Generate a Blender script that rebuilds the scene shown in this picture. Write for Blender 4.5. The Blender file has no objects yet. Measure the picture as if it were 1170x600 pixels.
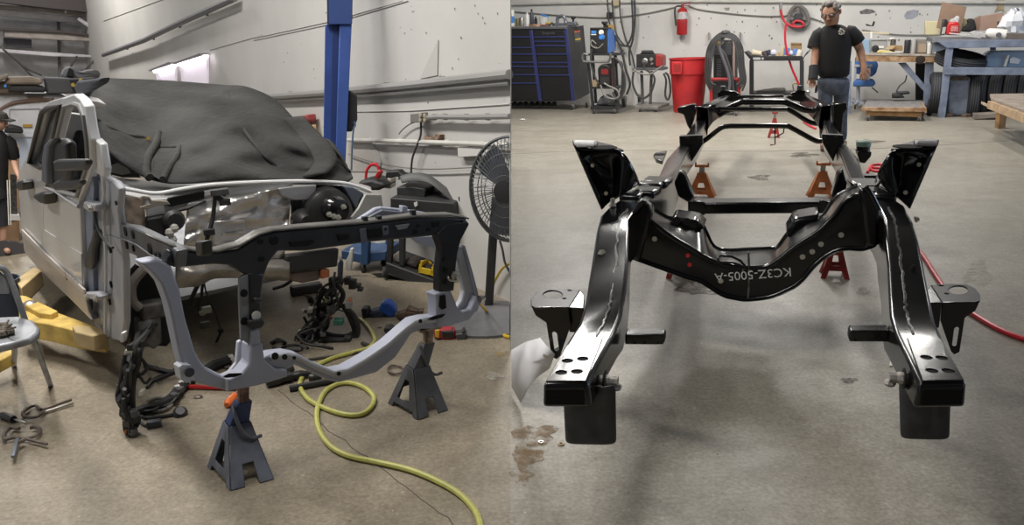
import bpy, bmesh, math, random
from mathutils import Vector, Matrix
random.seed(4)
V = Vector
scene = bpy.context.scene
COL = scene.collection
# ------------------------------------------------------------------ camera
FPX, PPX, PPY, CAMH = 950.0, 585.0, 300.0, 1.6
_h = (690.0, 26.0, 877.0)
_vy = 300 + (FPX*FPX + (_h[2]-PPX)*(_h[0]-PPX))/(PPY-_h[1])
_down = V((_h[0]-PPX, _vy-PPY, FPX)).normalized()
_up = -_down
_cx = V((1, 0, 0)); _cx = (_cx - _cx.dot(_up)*_up).normalized()
_cy = _up.cross(_cx)
CR = Matrix((_cx, _cy, _up))          # image axes (right, down, forward) -> world
CAM = V((0, 0, CAMH))
cam_data = bpy.data.cameras.new('camera')
cam_data.sensor_fit = 'HORIZONTAL'; cam_data.sensor_width = 36.0
cam_data.lens = 36.0*FPX/1170.0
cam_data.clip_start = 0.05; cam_data.clip_end = 200
cam = bpy.data.objects.new('camera', cam_data); COL.objects.link(cam)
_m = CR @ Matrix(((1, 0, 0), (0, -1, 0), (0, 0, -1)))
cam.matrix_world = Matrix.Translation(CAM) @ _m.to_4x4()
scene.camera = cam
# ------------------------------------------------------------------ world and lights
world = bpy.data.worlds.new('world'); scene.world = world; world.use_nodes = True
_bg = world.node_tree.nodes['Background']
_bg.inputs['Color'].default_value = (0.80, 0.88, 1.0, 1); _bg.inputs['Strength'].default_value = 0.45
def area(name, loc, rot, sx, sy, power, color=(1, 1, 1)):
    l = bpy.data.lights.new(name, 'AREA'); l.shape = 'RECTANGLE'; l.size = sx; l.size_y = sy
    l.energy = power; l.color = color
    o = bpy.data.objects.new(name, l); o.location = loc; o.rotation_euler = rot; COL.objects.link(o)
    return o
LAMPS = [(-1.5, 3.1, 140), (-3.6, 5.4, 180), (-4.8, 2.6, 90), (-7.0, 12.6, 230), (1.0, 10.4, 150), (3.3, 10.0, 90), (4.0, 12.9, 150), (6.2, 12.6, 120), (6.0, 6.4, 30), (0.9, 14.0, 190)]  # ceiling tubes, with some added to brighten the cab side and back floor
for _i, (_x, _y, _e) in enumerate(LAMPS):
    area('ceiling_tube_and_fill_light', (_x, _y, 4.32), (0, 0, math.radians(-16 if _x > 0 else 38)), 0.35, 2.4, _e, (1.0, 0.965, 0.92))
area('side_door_daylight', (12.0, 7.0, 2.0), (math.radians(82), 0, math.radians(78)), 5, 3.2, 170, (0.62, 0.78, 1.0))
scene.view_settings.view_transform = 'Standard'; scene.view_settings.look = 'None'
scene.view_settings.gamma = 1.0; scene.view_settings.use_curve_mapping = False
scene.view_settings.exposure = 0.03
# ------------------------------------------------------------------ positions
def ray(px, py): return CR @ V(((px-PPX)/FPX, (py-PPY)/FPX, 1.0))
def F(px, py, z=0.0):
    d = ray(px, py); return CAM + d*((z-CAMH)/d.z)
def PL(px, py, p, n):
    d = ray(px, py); n = V((n[0], n[1], n[2] if len(n) > 2 else 0)); return CAM + d*((V(p)-CAM).dot(n)/d.dot(n))
def Y(px, py, y): return PL(px, py, (0, y, 0), (0, 1, 0))
UD = V((0.96, -0.28, 0)); VD = V((0.28, 0.96, 0))        # across / along the bare frame
def D(px, py, v): return PL(px, py, VD*v, VD)
def vd(p): return p.dot(VD)
# ------------------------------------------------------------------ materials
MATS = {}
def mat(name, col, rough=0.6, metal=0.0, var=0.0, vscale=6.0, bump=0.0, bscale=30.0, coat=0.0, alpha=1.0, emit=None, col2=None, spec=0.5, trans=0.0, patchy=0.0):
    if name in MATS: return MATS[name]
    m = bpy.data.materials.new(name); m.use_nodes = True; nt = m.node_tree; b = nt.nodes['Principled BSDF']
    b.inputs['Base Color'].default_value = (*col, 1); b.inputs['Roughness'].default_value = rough
    b.inputs['Metallic'].default_value = metal; b.inputs['Coat Weight'].default_value = coat; b.inputs['Coat Roughness'].default_value = 0.08
    b.inputs['Specular IOR Level'].default_value = spec
    if trans: b.inputs['Transmission Weight'].default_value = trans
    if alpha < 1: b.inputs['Alpha'].default_value = alpha
    if emit: b.inputs['Emission Color'].default_value = (*emit[0], 1); b.inputs['Emission Strength'].default_value = emit[1]
    tc = nt.nodes.new('ShaderNodeTexCoord')
    if var or col2:
        n = nt.nodes.new('ShaderNodeTexNoise'); n.inputs['Scale'].default_value = vscale; n.inputs['Detail'].default_value = 5
        r = nt.nodes.new('ShaderNodeValToRGB'); c2 = col2 if col2 else tuple(max(0, c*(1-var)) for c in col)
        c1 = col if col2 else tuple(min(1, c*(1+var)) for c in col)
        r.color_ramp.elements[0].position = 0.35; r.color_ramp.elements[1].position = 0.65
        r.color_ramp.elements[0].color = (*c2, 1); r.color_ramp.elements[1].color = (*c1, 1)
        nt.links.new(tc.outputs['Object'], n.inputs['Vector']); nt.links.new(n.outputs['Fac'], r.inputs['Fac'])
        nt.links.new(r.outputs['Color'], b.inputs['Base Color'])
    if bump:
        n = nt.nodes.new('ShaderNodeTexNoise'); n.inputs['Scale'].default_value = bscale; n.inputs['Detail'].default_value = 4
        bp = nt.nodes.new('ShaderNodeBump'); bp.inputs['Strength'].default_value = bump; bp.inputs['Distance'].default_value = 0.02
        nt.links.new(tc.outputs['Object'], n.inputs['Vector']); nt.links.new(n.outputs['Fac'], bp.inputs['Height'])
        nt.links.new(bp.outputs['Normal'], b.inputs['Normal'])
    if patchy:      # worn, see-through patches
        n = nt.nodes.new('ShaderNodeTexNoise'); n.inputs['Scale'].default_value = 13; n.inputs['Detail'].default_value = 7; n.inputs['Roughness'].default_value = .7
        r = nt.nodes.new('ShaderNodeValToRGB'); r.color_ramp.elements[0].position = .40; r.color_ramp.elements[1].position = .68
        r.color_ramp.elements[0].color = (0, 0, 0, 1); r.color_ramp.elements[1].color = (patchy, patchy, patchy, 1)
        nt.links.new(tc.outputs['Object'], n.inputs['Vector']); nt.links.new(n.outputs['Fac'], r.inputs['Fac']); nt.links.new(r.outputs['Color'], b.inputs['Alpha'])
    MATS[name] = m; return m
# ------------------------------------------------------------------ mesh building
class MB:
    def __init__(s): s.v = []; s.f = []
    def add(s, vs, fs):
        o = len(s.v); s.v += [V(p) for p in vs]; s.f += [tuple(i+o for i in f) for f in fs]; return s
    def hexa(s, p):      # 8 points: bottom loop of four, top loop of four
        return s.add(p, [(3, 2, 1, 0), (4, 5, 6, 7), (0, 1, 5, 4), (1, 2, 6, 5), (2, 3, 7, 6), (3, 0, 4, 7)])
    def box(s, c, size, rz=0.0, R=None):
        hx, hy, hz = size[0]/2, size[1]/2, size[2]/2
        M = R if R is not None else Matrix.Rotation(rz, 3, 'Z')
        return s.hexa([V(c)+M@V(q) for q in ((-hx, -hy, -hz), (hx, -hy, -hz), (hx, hy, -hz), (-hx, hy, -hz), (-hx, -hy, hz), (hx, -hy, hz), (hx, hy, hz), (-hx, hy, hz))])
    def bar(s, a, b, w, h, up=(0, 0, 1)):
        a, b = V(a), V(b); t = (b-a).normalized(); u = V(up); sd = t.cross(u)
        if sd.length < 1e-4: sd = t.cross(V((1, 0, 0)))
        sd.normalize(); u = sd.cross(t)
        q = [(-w/2, -h/2), (w/2, -h/2), (w/2, h/2), (-w/2, h/2)]
        return s.hexa([a+sd*x+u*y for x, y in q]+[b+sd*x+u*y for x, y in q])
    def loft(s, secs, close=True, caps=True):
        n = len(secs[0]); vs = [p for c in secs for p in c]; fs = []
        for i in range(len(secs)-1):
            for j in range(n if close else n-1):
                k = (j+1) % n
                fs.append((i*n+j, i*n+k, (i+1)*n+k, (i+1)*n+j))
        if caps and close: fs.append(tuple(range(n-1, -1, -1))); fs.append(tuple((len(secs)-1)*n+j for j in range(n)))
        return s.add(vs, fs)
    def prism(s, poly, ext):
        e = V(ext); return s.loft([[V(p) for p in poly], [V(p)+e for p in poly]])
    def tube(s, pts, r, n=8, closed=False, caps=True):
        pts = [V(p) for p in pts]; N = len(pts); secs = []; prev = None
        for i, p in enumerate(pts):
            if closed: t = pts[(i+1) % N]-pts[i-1]
            else: t = pts[min(i+1, N-1)]-pts[max(i-1, 0)]
            t.normalize() if t.length > 1e-9 else None
            if prev is None:
                a = t.cross(V((0, 0, 1)));  a = a if a.length > 1e-3 else t.cross(V((1, 0, 0)))
            else:
                a = prev - t*prev.dot(t); a = a if a.length > 1e-4 else t.cross(V((0, .3, 1)))
            a.normalize(); b = t.cross(a); prev = a
            rr = r[i] if isinstance(r, (list, tuple)) else r
            secs.append([p+a*rr*math.cos(2*math.pi*k/n)+b*rr*math.sin(2*math.pi*k/n) for k in range(n)])
        if closed: secs.append(secs[0]); return s.loft(secs, True, False)
        return s.loft(secs, True, caps)
    def cyl(s, a, b, r, n=14): return s.tube([a, b], r, n)
    def lathe(s, prof, c, ax=(0, 0, 1), n=20):
        ax = V(ax).normalized(); a = ax.cross(V((0, 0, 1))); a = a if a.length > 1e-3 else V((1, 0, 0)); a.normalize(); b = ax.cross(a); c = V(c)
        secs = [[c+ax*z+(a*math.cos(2*math.pi*k/n)+b*math.sin(2*math.pi*k/n))*r for k in range(n)] for r, z in prof]
        return s.loft(secs, True, True)
    def ball(s, c, r, n=10, sc=(1, 1, 1)):
        prof = []; c = V(c); m = max(4, n//2); secs = []
        for i in range(m+1):
            t = math.pi*i/m; rr = max(1e-3, math.sin(t))
            secs.append([c+V((r*rr*math.cos(2*math.pi*k/n)*sc[0], r*rr*math.sin(2*math.pi*k/n)*sc[1], -r*math.cos(t)*sc[2])) for k in range(n)])
        return s.loft(secs, True, True)
    def plate(s, outer, holes, ext):    # flat sheet with real holes
        e = V(ext); bm = bmesh.new(); loops = [[V(p) for p in outer]]+[[V(p) for p in h] for h in holes]; es = []; bl = []
        for lp in loops:
            vs = [bm.verts.new(p) for p in lp]; bl.append(vs)
            for i in range(len(vs)): es.append(bm.edges.new((vs[i], vs[(i+1) % len(vs)])))
        bmesh.ops.triangle_fill(bm, use_beauty=True, use_dissolve=False, edges=es)
        bm.verts.index_update(); tri = [tuple(v.index for v in f.verts) for f in bm.faces]; vs = [v.co.copy() for v in bm.verts]; n = len(vs)
        fs = tri+[tuple(i+n for i in reversed(t)) for t in tri]
        for lp in bl:
            k = len(lp)
            for i in range(k): a, b = lp[i].index, lp[(i+1) % k].index; fs.append((a, b, b+n, a+n))
        bm.free(); return s.add(vs+[p+e for p in vs], fs)
    def grid(s, rows):
        return s.loft(rows, False, False)
    def build(s, name, m, parent=None, bevel=0.0, smooth=35, solid=0.0, subd=0, seg=2):
        me = bpy.data.meshes.new(name); off = V(parent['_o']) if parent is not None and '_o' in parent else V((0, 0, 0))
        me.from_pydata([tuple(p-off) for p in s.v], [], s.f)
        bm = bmesh.new(); bm.from_mesh(me); bmesh.ops.remove_doubles(bm, verts=bm.verts, dist=1e-5); bmesh.ops.recalc_face_normals(bm, faces=bm.faces)
        if smooth:
            for f in bm.faces: f.smooth = True
            for e in bm.edges:
                if len(e.link_faces) == 2 and e.calc_face_angle(0) > math.radians(smooth): e.smooth = False
        bm.to_mesh(me); bm.free(); me.materials.append(m)
        o = bpy.data.objects.new(name, me); COL.objects.link(o)
        if parent is not None: o.parent = parent; o['_o'] = tuple(off)
        if solid: md = o.modifiers.new('solid', 'SOLIDIFY'); md.thickness = solid; md.offset = 0
        if subd: md = o.modifiers.new('subd', 'SUBSURF'); md.levels = subd; md.render_levels = subd
        if bevel:
            md = o.modifiers.new('bevel', 'BEVEL'); md.width = bevel; md.segments = seg; md.limit_method = 'ANGLE'; md.angle_limit = math.radians(32); md.harden_normals = False
        return o
def tag(o, label=None, cat=None, group=None, kind=None):
    if label: o['label'] = label
    if cat: o['category'] = cat
    if group: o['group'] = group
    if kind: o['kind'] = kind
    return o
def thing(name, label, cat, loc, group=None):
    o = bpy.data.objects.new(name, None); o.empty_display_size = 0.1; COL.objects.link(o); o.location = V(loc); o['_o'] = tuple(V(loc))
    return tag(o, label, cat, group)
def kids(o): return [c for c in bpy.data.objects if c.parent == o]
def dup(o, loc=None, rz=None, label=None, parent=None, name=None):
    c = o.copy(); COL.objects.link(c)
    if parent is not None: c.parent = parent
    if loc is not None: c.location = V(loc)
    if rz is not None: c.rotation_euler.z = rz
    if label: c['label'] = label
    for ch in kids(o): dup(ch, parent=c)
    return c
def spline(pts, n=6, closed=False):
    pts = [V(p) for p in pts]; out = []; N = len(pts); R = range(N if closed else N-1)
    for i in R:
        g = (lambda k: pts[k % N]) if closed else (lambda k: pts[max(0, min(N-1, k))])
        a, b, c, d = g(i-1), g(i), g(i+1), g(i+2)
        for k in range(n):
            t = k/n; out.append(0.5*((2*b)+(c-a)*t+(2*a-5*b+4*c-d)*t*t+(3*b-a-3*c+d)*t**3))
    if not closed: out.append(pts[-1])
    return out
def circ(c, r, a, b, n=14): return [V(c)+(V(a)*math.cos(2*math.pi*k/n)+V(b)*math.sin(2*math.pi*k/n))*r for k in range(n)]
def txt(name, body, m, parent, loc, R, size, ext=0.0004):
    cu = bpy.data.curves.new(name, 'FONT'); cu.body = body; cu.size = size; cu.extrude = ext; cu.align_x = 'CENTER'; cu.align_y = 'CENTER'; cu.resolution_u = 3
    tmp = bpy.data.objects.new('tmp_text', cu); me = bpy.data.meshes.new_from_object(tmp); bpy.data.objects.remove(tmp); bpy.data.curves.remove(cu)
    me.transform(Matrix.Translation(V(loc)) @ R.to_4x4()); off = V(parent['_o']) if parent is not None and '_o' in parent else V((0, 0, 0)); me.transform(Matrix.Translation(-off))
    me.materials.clear(); me.materials.append(m); me.name = name
    o = bpy.data.objects.new(name, me); COL.objects.link(o); o.parent = parent; o['_o'] = tuple(off)
    return o
def axes(right, up):      # rotation whose local x is right and local y is up (text and decals)
    r = V(right).normalized(); n = r.cross(V(up)).normalized(); u = n.cross(r); return Matrix((r, u, n)).transposed()
def knob_bolt(mb, c, ax, r=0.012, h=0.012):
    mb.lathe([(r*1.5, 0), (r*1.5, h*.25), (r, h*.25), (r, h), (r*.3, h*1.1)], c, ax, 6); return mb
# shared materials
BLACK = mat('gloss_black_paint', (0.004, 0.004, 0.0045), 0.20, 0.0, bump=0.035, bscale=11, coat=0.2)
SATIN = mat('satin_black_paint', (0.012, 0.012, 0.013), 0.42, 0.0, bump=0.05, bscale=20)
RUBBER = mat('black_rubber', (0.018, 0.018, 0.019), 0.7, var=0.3)
STEEL = mat('bare_steel', (0.42, 0.41, 0.39), 0.38, 0.9, var=0.2)
BOLT = mat('zinc_bolt', (0.62, 0.60, 0.55), 0.35, 0.85)
PLASTIC = mat('black_plastic', (0.02, 0.02, 0.021), 0.5)
WHITE = mat('white_plastic', (0.75, 0.74, 0.70), 0.5)
RED = mat('red_paint', (0.42, 0.02, 0.02), 0.4, var=0.15)
# ------------------------------------------------------------------ the workshop shell
def concrete(name, base, dark):
    m = bpy.data.materials.new(name); m.use_nodes = True; nt = m.node_tree; b = nt.nodes['Principled BSDF']; L = nt.links.new
    tc = nt.nodes.new('ShaderNodeTexCoord')
    def noise(sc, det=6, rg=0.6):
        n = nt.nodes.new('ShaderNodeTexNoise'); n.inputs['Scale'].default_value = sc; n.inputs['Detail'].default_value = det; n.inputs['Roughness'].default_value = rg
        L(tc.outputs['Object'], n.inputs['Vector']); return n.outputs['Fac']
    def ramp(f, p0, p1, c0, c1):
        r = nt.nodes.new('ShaderNodeValToRGB'); r.color_ramp.elements[0].position = p0; r.color_ramp.elements[1].position = p1
        r.color_ramp.elements[0].color = (*c0, 1); r.color_ramp.elements[1].color = (*c1, 1); L(f, r.inputs['Fac']); return r.outputs['Color']
    def mix(a, bb, f, mode='MIX'):
        x = nt.nodes.new('ShaderNodeMix'); x.data_type = 'RGBA'; x.blend_type = mode
        L(a, x.inputs[6]); L(bb, x.inputs[7])
        if isinstance(f, float): x.inputs[0].default_value = f
        else: L(f, x.inputs[0])
        return x.outputs[2]
    c = ramp(noise(0.9, 7, 0.65), 0.3, 0.7, dark, base)
    c = mix(c, ramp(noise(7, 6, 0.7), 0.3, 0.72, (0.72, 0.70, 0.67), (1.12, 1.12, 1.12)), 0.75, 'MULTIPLY')
    c = mix(c, ramp(noise(60, 3), 0.35, 0.7, (0.70, 0.70, 0.70), (1.2, 1.2, 1.2)), 0.8, 'MULTIPLY')
    vo = nt.nodes.new('ShaderNodeTexVoronoi'); vo.inputs['Scale'].default_value = 16; L(tc.outputs['Object'], vo.inputs['Vector'])
    sp = ramp(vo.outputs['Distance'], 0.05, 0.085, (1, 1, 1), (0, 0, 0))
    gate = ramp(noise(3.1, 2), 0.52, 0.6, (0, 0, 0), (0.6, 0.6, 0.6))
    sg = mix(sp, gate, 1.0, 'MULTIPLY')
    lt = nt.nodes.new('ShaderNodeRGB'); lt.outputs[0].default_value = (0.62, 0.60, 0.56, 1)
    c = mix(c, lt.outputs[0], sg)
    c = mix(c, ramp(noise(22, 8, .8), 0.32, 0.70, (0.74, 0.73, 0.71), (1.20, 1.20, 1.19)), 0.8, 'MULTIPLY')
    vd_ = nt.nodes.new('ShaderNodeTexVoronoi'); vd_.inputs['Scale'].default_value = 9; L(tc.outputs['Object'], vd_.inputs['Vector'])
    c = mix(c, ramp(vd_.outputs['Distance'], 0.035, 0.06, (0.45, 0.42, 0.38), (1, 1, 1)), 0.9, 'MULTIPLY')
    L(c, b.inputs['Base Color'])
    rr = ramp(noise(1.7, 4), 0.3, 0.7, (0.34, 0.34, 0.34), (0.55, 0.55, 0.55)); L(rr, b.inputs['Roughness'])
    bp = nt.nodes.new('ShaderNodeBump'); bp.inputs['Strength'].default_value = 0.12; bp.inputs['Distance'].default_value = 0.01
    L(noise(35, 5), bp.inputs['Height']); L(bp.outputs['Normal'], b.inputs['Normal'])
    return m
CONC_L = concrete('brown_concrete', (0.315, 0.272, 0.205), (0.235, 0.202, 0.15))
CONC_R = concrete('grey_concrete', (0.355, 0.333, 0.283), (0.265, 0.243, 0.2))
PW = mat('white_painted_block', (0.53, 0.52, 0.495), 0.75, var=0.05, vscale=1.3, bump=0.12, bscale=9)
PWR = mat('cream_painted_block', (0.64, 0.63, 0.60), 0.75, var=0.09, vscale=1.1, bump=0.12, bscale=9)
W0 = F(583, 345); WN = Y(120, 200, 16.8); WN.z = 0
WDIR = (WN-W0).normalized(); WNRM = V((-WDIR.y, WDIR.x, 0)); WNRM = WNRM if WNRM.dot(V((-1, -1, 0))) > 0 else -WNRM
def W(px, py, off=0.0): return PL(px, py, W0+WNRM*off, WNRM)
B0 = F(583, 119.5); B1 = F(1170, 121.5); BDIR = (B1-B0).normalized(); BNRM = V((BDIR.y, -BDIR.x, 0))
def B(px, py, off=0.0): return PL(px, py, B0+BNRM*off, BNRM)
def struct(o): o['kind'] = 'structure'; return o
seam = V((W0.x, W0.y, 0)); t = (seam-F(583, 600)).normalized(); near = seam-t*9
# two floor slabs meeting in a joint under the bay divider
g = MB(); g.prism([near, seam, WN+WDIR*3, WN+WDIR*3+V((-9, -6, 0)), V((-14, 4, 0)), V((-9, -4, 0))], (0, 0, -0.12)); struct(g.build('floor', CONC_L))
Bl = B0-BDIR*1.2; Br = B1+BDIR*4
g = MB(); g.prism([near, V((9, -4, 0)), V((Br.x, Br.y, 0)), V((Bl.x, Bl.y, 0)), WN, seam], (0, 0, -0.12)); struct(g.build('floor', CONC_R))
lean = W(583, -330)-W0; lean = lean*(4.5/lean.z)
g = MB(); g.hexa([W0, WN+WDIR*.2, WN+WDIR*.2-WNRM*.2, W0+t*.2]+[W0+lean, WN+WDIR*.2+V((0, 0, 4.5)), WN+WDIR*.2-WNRM*.2+V((0, 0, 4.5)), W0+t*.2+lean]); struct(g.build('wall_right', PW))
g = MB(); g.prism([Bl, Br, Br-BNRM*.2, Bl-BNRM*.2], (0, 0, 4.5)); struct(g.build('wall_back', PWR))
g = MB(); g.prism([(-11, -5, 0), (10, -5, 0), (10, -5.2, 0), (-11, -5.2, 0)], (0, 0, 4.5)); struct(g.build('wall_front', mat('dim_reflection_block', (0.10, 0.10, 0.10), 0.8, var=.1)))  # unseen wall, added and kept dark to dim reflections in the frame
EN = WN-WNRM*.1; EDIR = WNRM
g = MB(); g.prism([EN, EN+EDIR*9, EN+EDIR*9+WDIR*.2, EN+WDIR*.2], (0, 0, 4.5)); struct(g.build('wall_end', mat('white_sheet_wall', (0.50, 0.50, 0.52), 0.7, var=.1)))
g = MB(); g.prism([(-15, -4, 4.45), (14, -4, 4.45), (14, 20, 4.45), (-15, 20, 4.45)], (0, 0, .15)); struct(g.build('ceiling', mat('ceiling_insulation', (0.13, 0.125, 0.12), 0.9, var=.1)))
# the thin end panel that closes the left bay beside the fan
s0 = F(583, 402); l0 = PL(583, -300, s0, t); l0 = (l0-s0)*(4.3/(l0-s0).z); sd = V((t.y, -t.x, 0))
g = MB(); g.hexa([s0, s0+sd*.003, seam+sd*.006, seam, s0+l0, s0+l0+sd*.003, seam+lean*.956+sd*.006, seam+lean*.956]); struct(g.build('trim_1', PW))
for (_x, _y, _e) in LAMPS:   # housings above the lamps, added lamps included
    rz = math.radians(-16 if _x > 0 else 38); k = MB(); k.box((_x, _y, 4.40), (0.42, 2.5, 0.08), rz)
    struct(k.build('trim_%d' % (40+LAMPS.index((_x, _y, _e))), WHITE))
# floor marks
def blotch(name, px, py, rx, ry, m, seed, lab, n=22, z=0.0015, hgt=0.001):
    r = random.Random(seed); c = F(px, py, 0); a = F(px+rx, py, 0)-c; b = F(px, py-ry, 0)-c; ph = [r.uniform(0, 6.28) for _ in range(4)]
    pts = []
    for k in range(n):
        th = 2*math.pi*k/n; q = 1+.22*math.sin(3*th+ph[0])+.14*math.sin(5*th+ph[1])+.1*math.sin(8*th+ph[2])
        pts.append(c+a*math.cos(th)*q+b*math.sin(th)*q+V((0, 0, z)))
    k = MB(); k.prism(pts, (0, 0, hgt)); o = k.build(name, m); struct(o); return o
OIL = mat('damp_stain', (0.10, 0.082, 0.06), 0.3, var=.25, vscale=9, patchy=.85)
RUST = mat('rust_stain', (0.24, 0.15, 0.07), 0.7, var=.25, vscale=20, patchy=.65)
# ------------------------------------------------------------------ the bare black frame on stands
fr = thing('truck_frame', 'gloss black bare truck frame resting on orange and red stands', 'vehicle frame', F(870, 300))
# rail stations: outer top px, inner top px, top z, height
LR = [((620.5, 438), (672, 438), .52, .085), ((645.5, 394), (702, 380), .525, .115), ((660, 372), (710, 360), .53, .15), ((669, 345), (714, 338), .565, .17),
      ((677, 294), (717.5, 305), .625, .19), ((681.5, 264), (718, 270), .69, .21), ((686, 246), (719, 251), .72, .22), ((697, 235), (727, 240), .733, .23), ((744, 204), (757, 213), .735, .24), ((752.5, 201), (769, 208), .675, .22),
      ((762, 181), (777, 190), .625, .21), ((775.5, 166), (786, 171), .60, .21), ((784, 153), (797, 157), .60, .21), ((794, 139), (805, 142), .615, .21),
      ((796, 131), (808.5, 135), .64, .21), ((796, 122), (809, 123), .765, .23), ((803, 119), (814, 119), .79, .2), ((820, 111.5), (829, 112), .76, .18), ((829, 107.5), (836, 108), .75, .16)]
RR = [((1105, 437), (1051, 438), .52, .085), ((1077, 386), (1024, 381), .525, .115), ((1068.5, 366), (1017.5, 360), .53, .15), ((1064, 345), (1016, 338), .565, .17),
      ((1056, 305), (1014.5, 302), .625, .19), ((1050, 275), (1011, 272), .69, .21), ((1043, 252), (1009, 250), .72, .22), ((1033, 234), (1003, 237), .733, .23), ((992, 208), (983, 214), .735, .24), ((986, 197), (971, 206), .675, .22),
      ((981, 181), (965, 190), .625, .21), ((965, 162), (957, 168), .60, .21), ((957, 148), (945, 152), .60, .21), ((951, 138), (941.5, 141), .615, .21),
      ((950.5, 130), (940, 133), .64, .21), ((950, 120.5), (938.5, 121), .765, .23), ((944, 117), (934, 117), .79, .2), ((931, 111), (924, 112), .76, .18), ((924, 107.5), (917, 108), .75, .16)]
def rail(st, sgn):
    secs = []; tops = []
    for (o, i, z, h) in st:
        a, b = F(*o, z), F(*i, z)
        m = (b-a); w = m.length; m.normalize()
        secs.append([a, b, b-V((0, 0, h))+m*.012, a-V((0, 0, h))-m*.004]); tops.append((a, b))
    g = MB(); g.loft(secs); r = g.build('frame_rail', BLACK, fr, bevel=.014, smooth=50, seg=3)
    return r, tops
rl, TL_ = rail(LR, 1); rr_, TR_ = rail(RR, -1)
UPZ = V((0, 0, 1))
def weld(name, rail_, tops, a, b, f0, f1):
    pts = []; r = random.Random(a*7+3)
    for i in range(a, b):
        for k in range(8):
            t_ = k/8; p = tops[i][0].lerp(tops[i+1][0], t_); q = tops[i][1].lerp(tops[i+1][1], t_)
            fcc = f0+(f1-f0)*((i-a)+t_)/(b-a)+r.uniform(-.03, .03); pts.append(p.lerp(q, fcc)+V((0, 0, .001)))
    g = MB(); g.tube(pts, [.0035+.0025*abs(math.sin(i*1.9)) for i in range(len(pts))], 6); g.build(name, mat('weld_bead', (.12, .115, .11), .35, .6, var=.5, vscale=60), rail_)
weld('weld_bead', rl, TL_, 1, 7, .62, .70); weld('weld_bead', rr_, TR_, 1, 7, .62, .62)
def on_rail(tops, i, t_, f): return tops[i][0].lerp(tops[i+1][0], t_).lerp(tops[i][1].lerp(tops[i+1][1], t_), f)
DARK = mat('hole_dark', (0.002, 0.002, 0.002), 0.9)  # near-black slabs and discs paint the shade inside holes and openings
for rail_, tops in ((rl, TL_), (rr_, TR_)):
    c00, c10, c01, c11 = on_rail(tops, 0, .02, .06), on_rail(tops, 0, .02, .93), on_rail(tops, 0, .92, .07), on_rail(tops, 0, .92, .80)
    mid = on_rail(tops, 0, .97, .55); holes = []
    for fu in (.27, .68):
        for fv in (.2, .5):
            p = c00.lerp(c10, fu).lerp(c01.lerp(c11, fu), fv); holes.append(circ(p, .019, (1, 0, 0), (0, 1, 0), 12))
    g = MB(); g.plate([c00, c10, c10.lerp(c11, .85), c11, mid, c01], [list(reversed(h)) for h in holes], (0, 0, .006)); g.build('doubler_plate', BLACK, rail_, bevel=.001)
    for h in holes:
        c = sum(h, V((0, 0, 0)))/len(h); k = MB(); k.lathe([(.0185, 0), (.0185, .0015)], c+V((0, 0, -.0005)), (0, 0, 1), 12); k.build('hole', DARK, rail_)
    # open front end of the rail: a dark slab paints the shade between the two flanges
    a, b = tops[0]; dn = V((0, 0, 1)); fwd = (tops[0][0]-tops[1][0]).normalized(); g = MB()
    p, q = a.lerp(b, .06), a.lerp(b, .92)
    g.hexa([p-dn*.072+fwd*.004, q-dn*.072+fwd*.004, q-dn*.072-fwd*.02, p-dn*.072-fwd*.02, p-dn*.02+fwd*.004, q-dn*.02+fwd*.004, q-dn*.02-fwd*.02, p-dn*.02-fwd*.02])
    g.build('rail_end_shade', DARK, rail_)
    sl = MB(); p, q = a.lerp(b, .38), a.lerp(b, .95); sl.bar(p-dn*.058-fwd*.03, q-dn*.058-fwd*.03, .05, .05); sl.build('inner_sleeve', BLACK, rail_, bevel=.005)
# hardware on the rails
def bolt_at(px, py, z, par, r=.011, ax=(0, 0, 1), m=BOLT, h=.014):
    g = MB(); knob_bolt(g, F(px, py, z), ax, r, h); return g.build('bolt', m, par)
bolt_at(688, 290, .635, rl, .014, (.1, -.8, .5)); bolt_at(700, 236, .735, rl, .012, (0, 0, 1), BOLT, .04)
bolt_at(1046, 251, .72, rr_, .010, (1, 0, .2)); bolt_at(1043, 306, .625, rr_, .007, (0, -.5, .8), DARK)
# horn stubs (cross tubes)
def horntube(x0, x1, yt, ym, yb, v, nm='tow_tube'):
    a, b, c = D(x0, ym, v), D(x1, ym, v), D(x1, yb, v); h = (a-D(x0, yb, v)).length*1.0
    g = MB(); dep = VD*.07
    t0, t1 = a, b
    g.hexa([t0-UPZ*h, t1-UPZ*h, t1-UPZ*h+dep, t0-UPZ*h+dep, t0, t1, t1+dep, t0+dep])
    o = g.build(nm, BLACK, fr, bevel=.006, seg=3)
    k = MB(); s_ = 1 if x1 > x0 else -1
    e = (t1-t0).normalized()
    k.hexa([t1-UPZ*(h-.008)+dep*.1, t1-UPZ*(h-.008)+dep*.9, t1-UPZ*(h-.008)+dep*.9+e*.002, t1-UPZ*(h-.008)+dep*.1+e*.002, t1-UPZ*.008+dep*.1, t1-UPZ*.008+dep*.9, t1-UPZ*.008+dep*.9+e*.002, t1-UPZ*.008+dep*.1+e*.002]); k.build('tube_end_shade', DARK, o)
    for q in (.25, .5, .85): 
        k = MB(); c_ = t0.lerp(t1, q)-UPZ*h*.8; k.lathe([(.006, 0), (.006, .002)], c_-VD*.001, -VD, 8); k.build('hole', DARK, o)
    return o
vt = vd(F(735, 382, .47))
horntube(714, 758.5, 367, 382, 394, vt); horntube(1016, 971.5, 367, 378, 391, vd(F(1000, 380, .47)))
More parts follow.
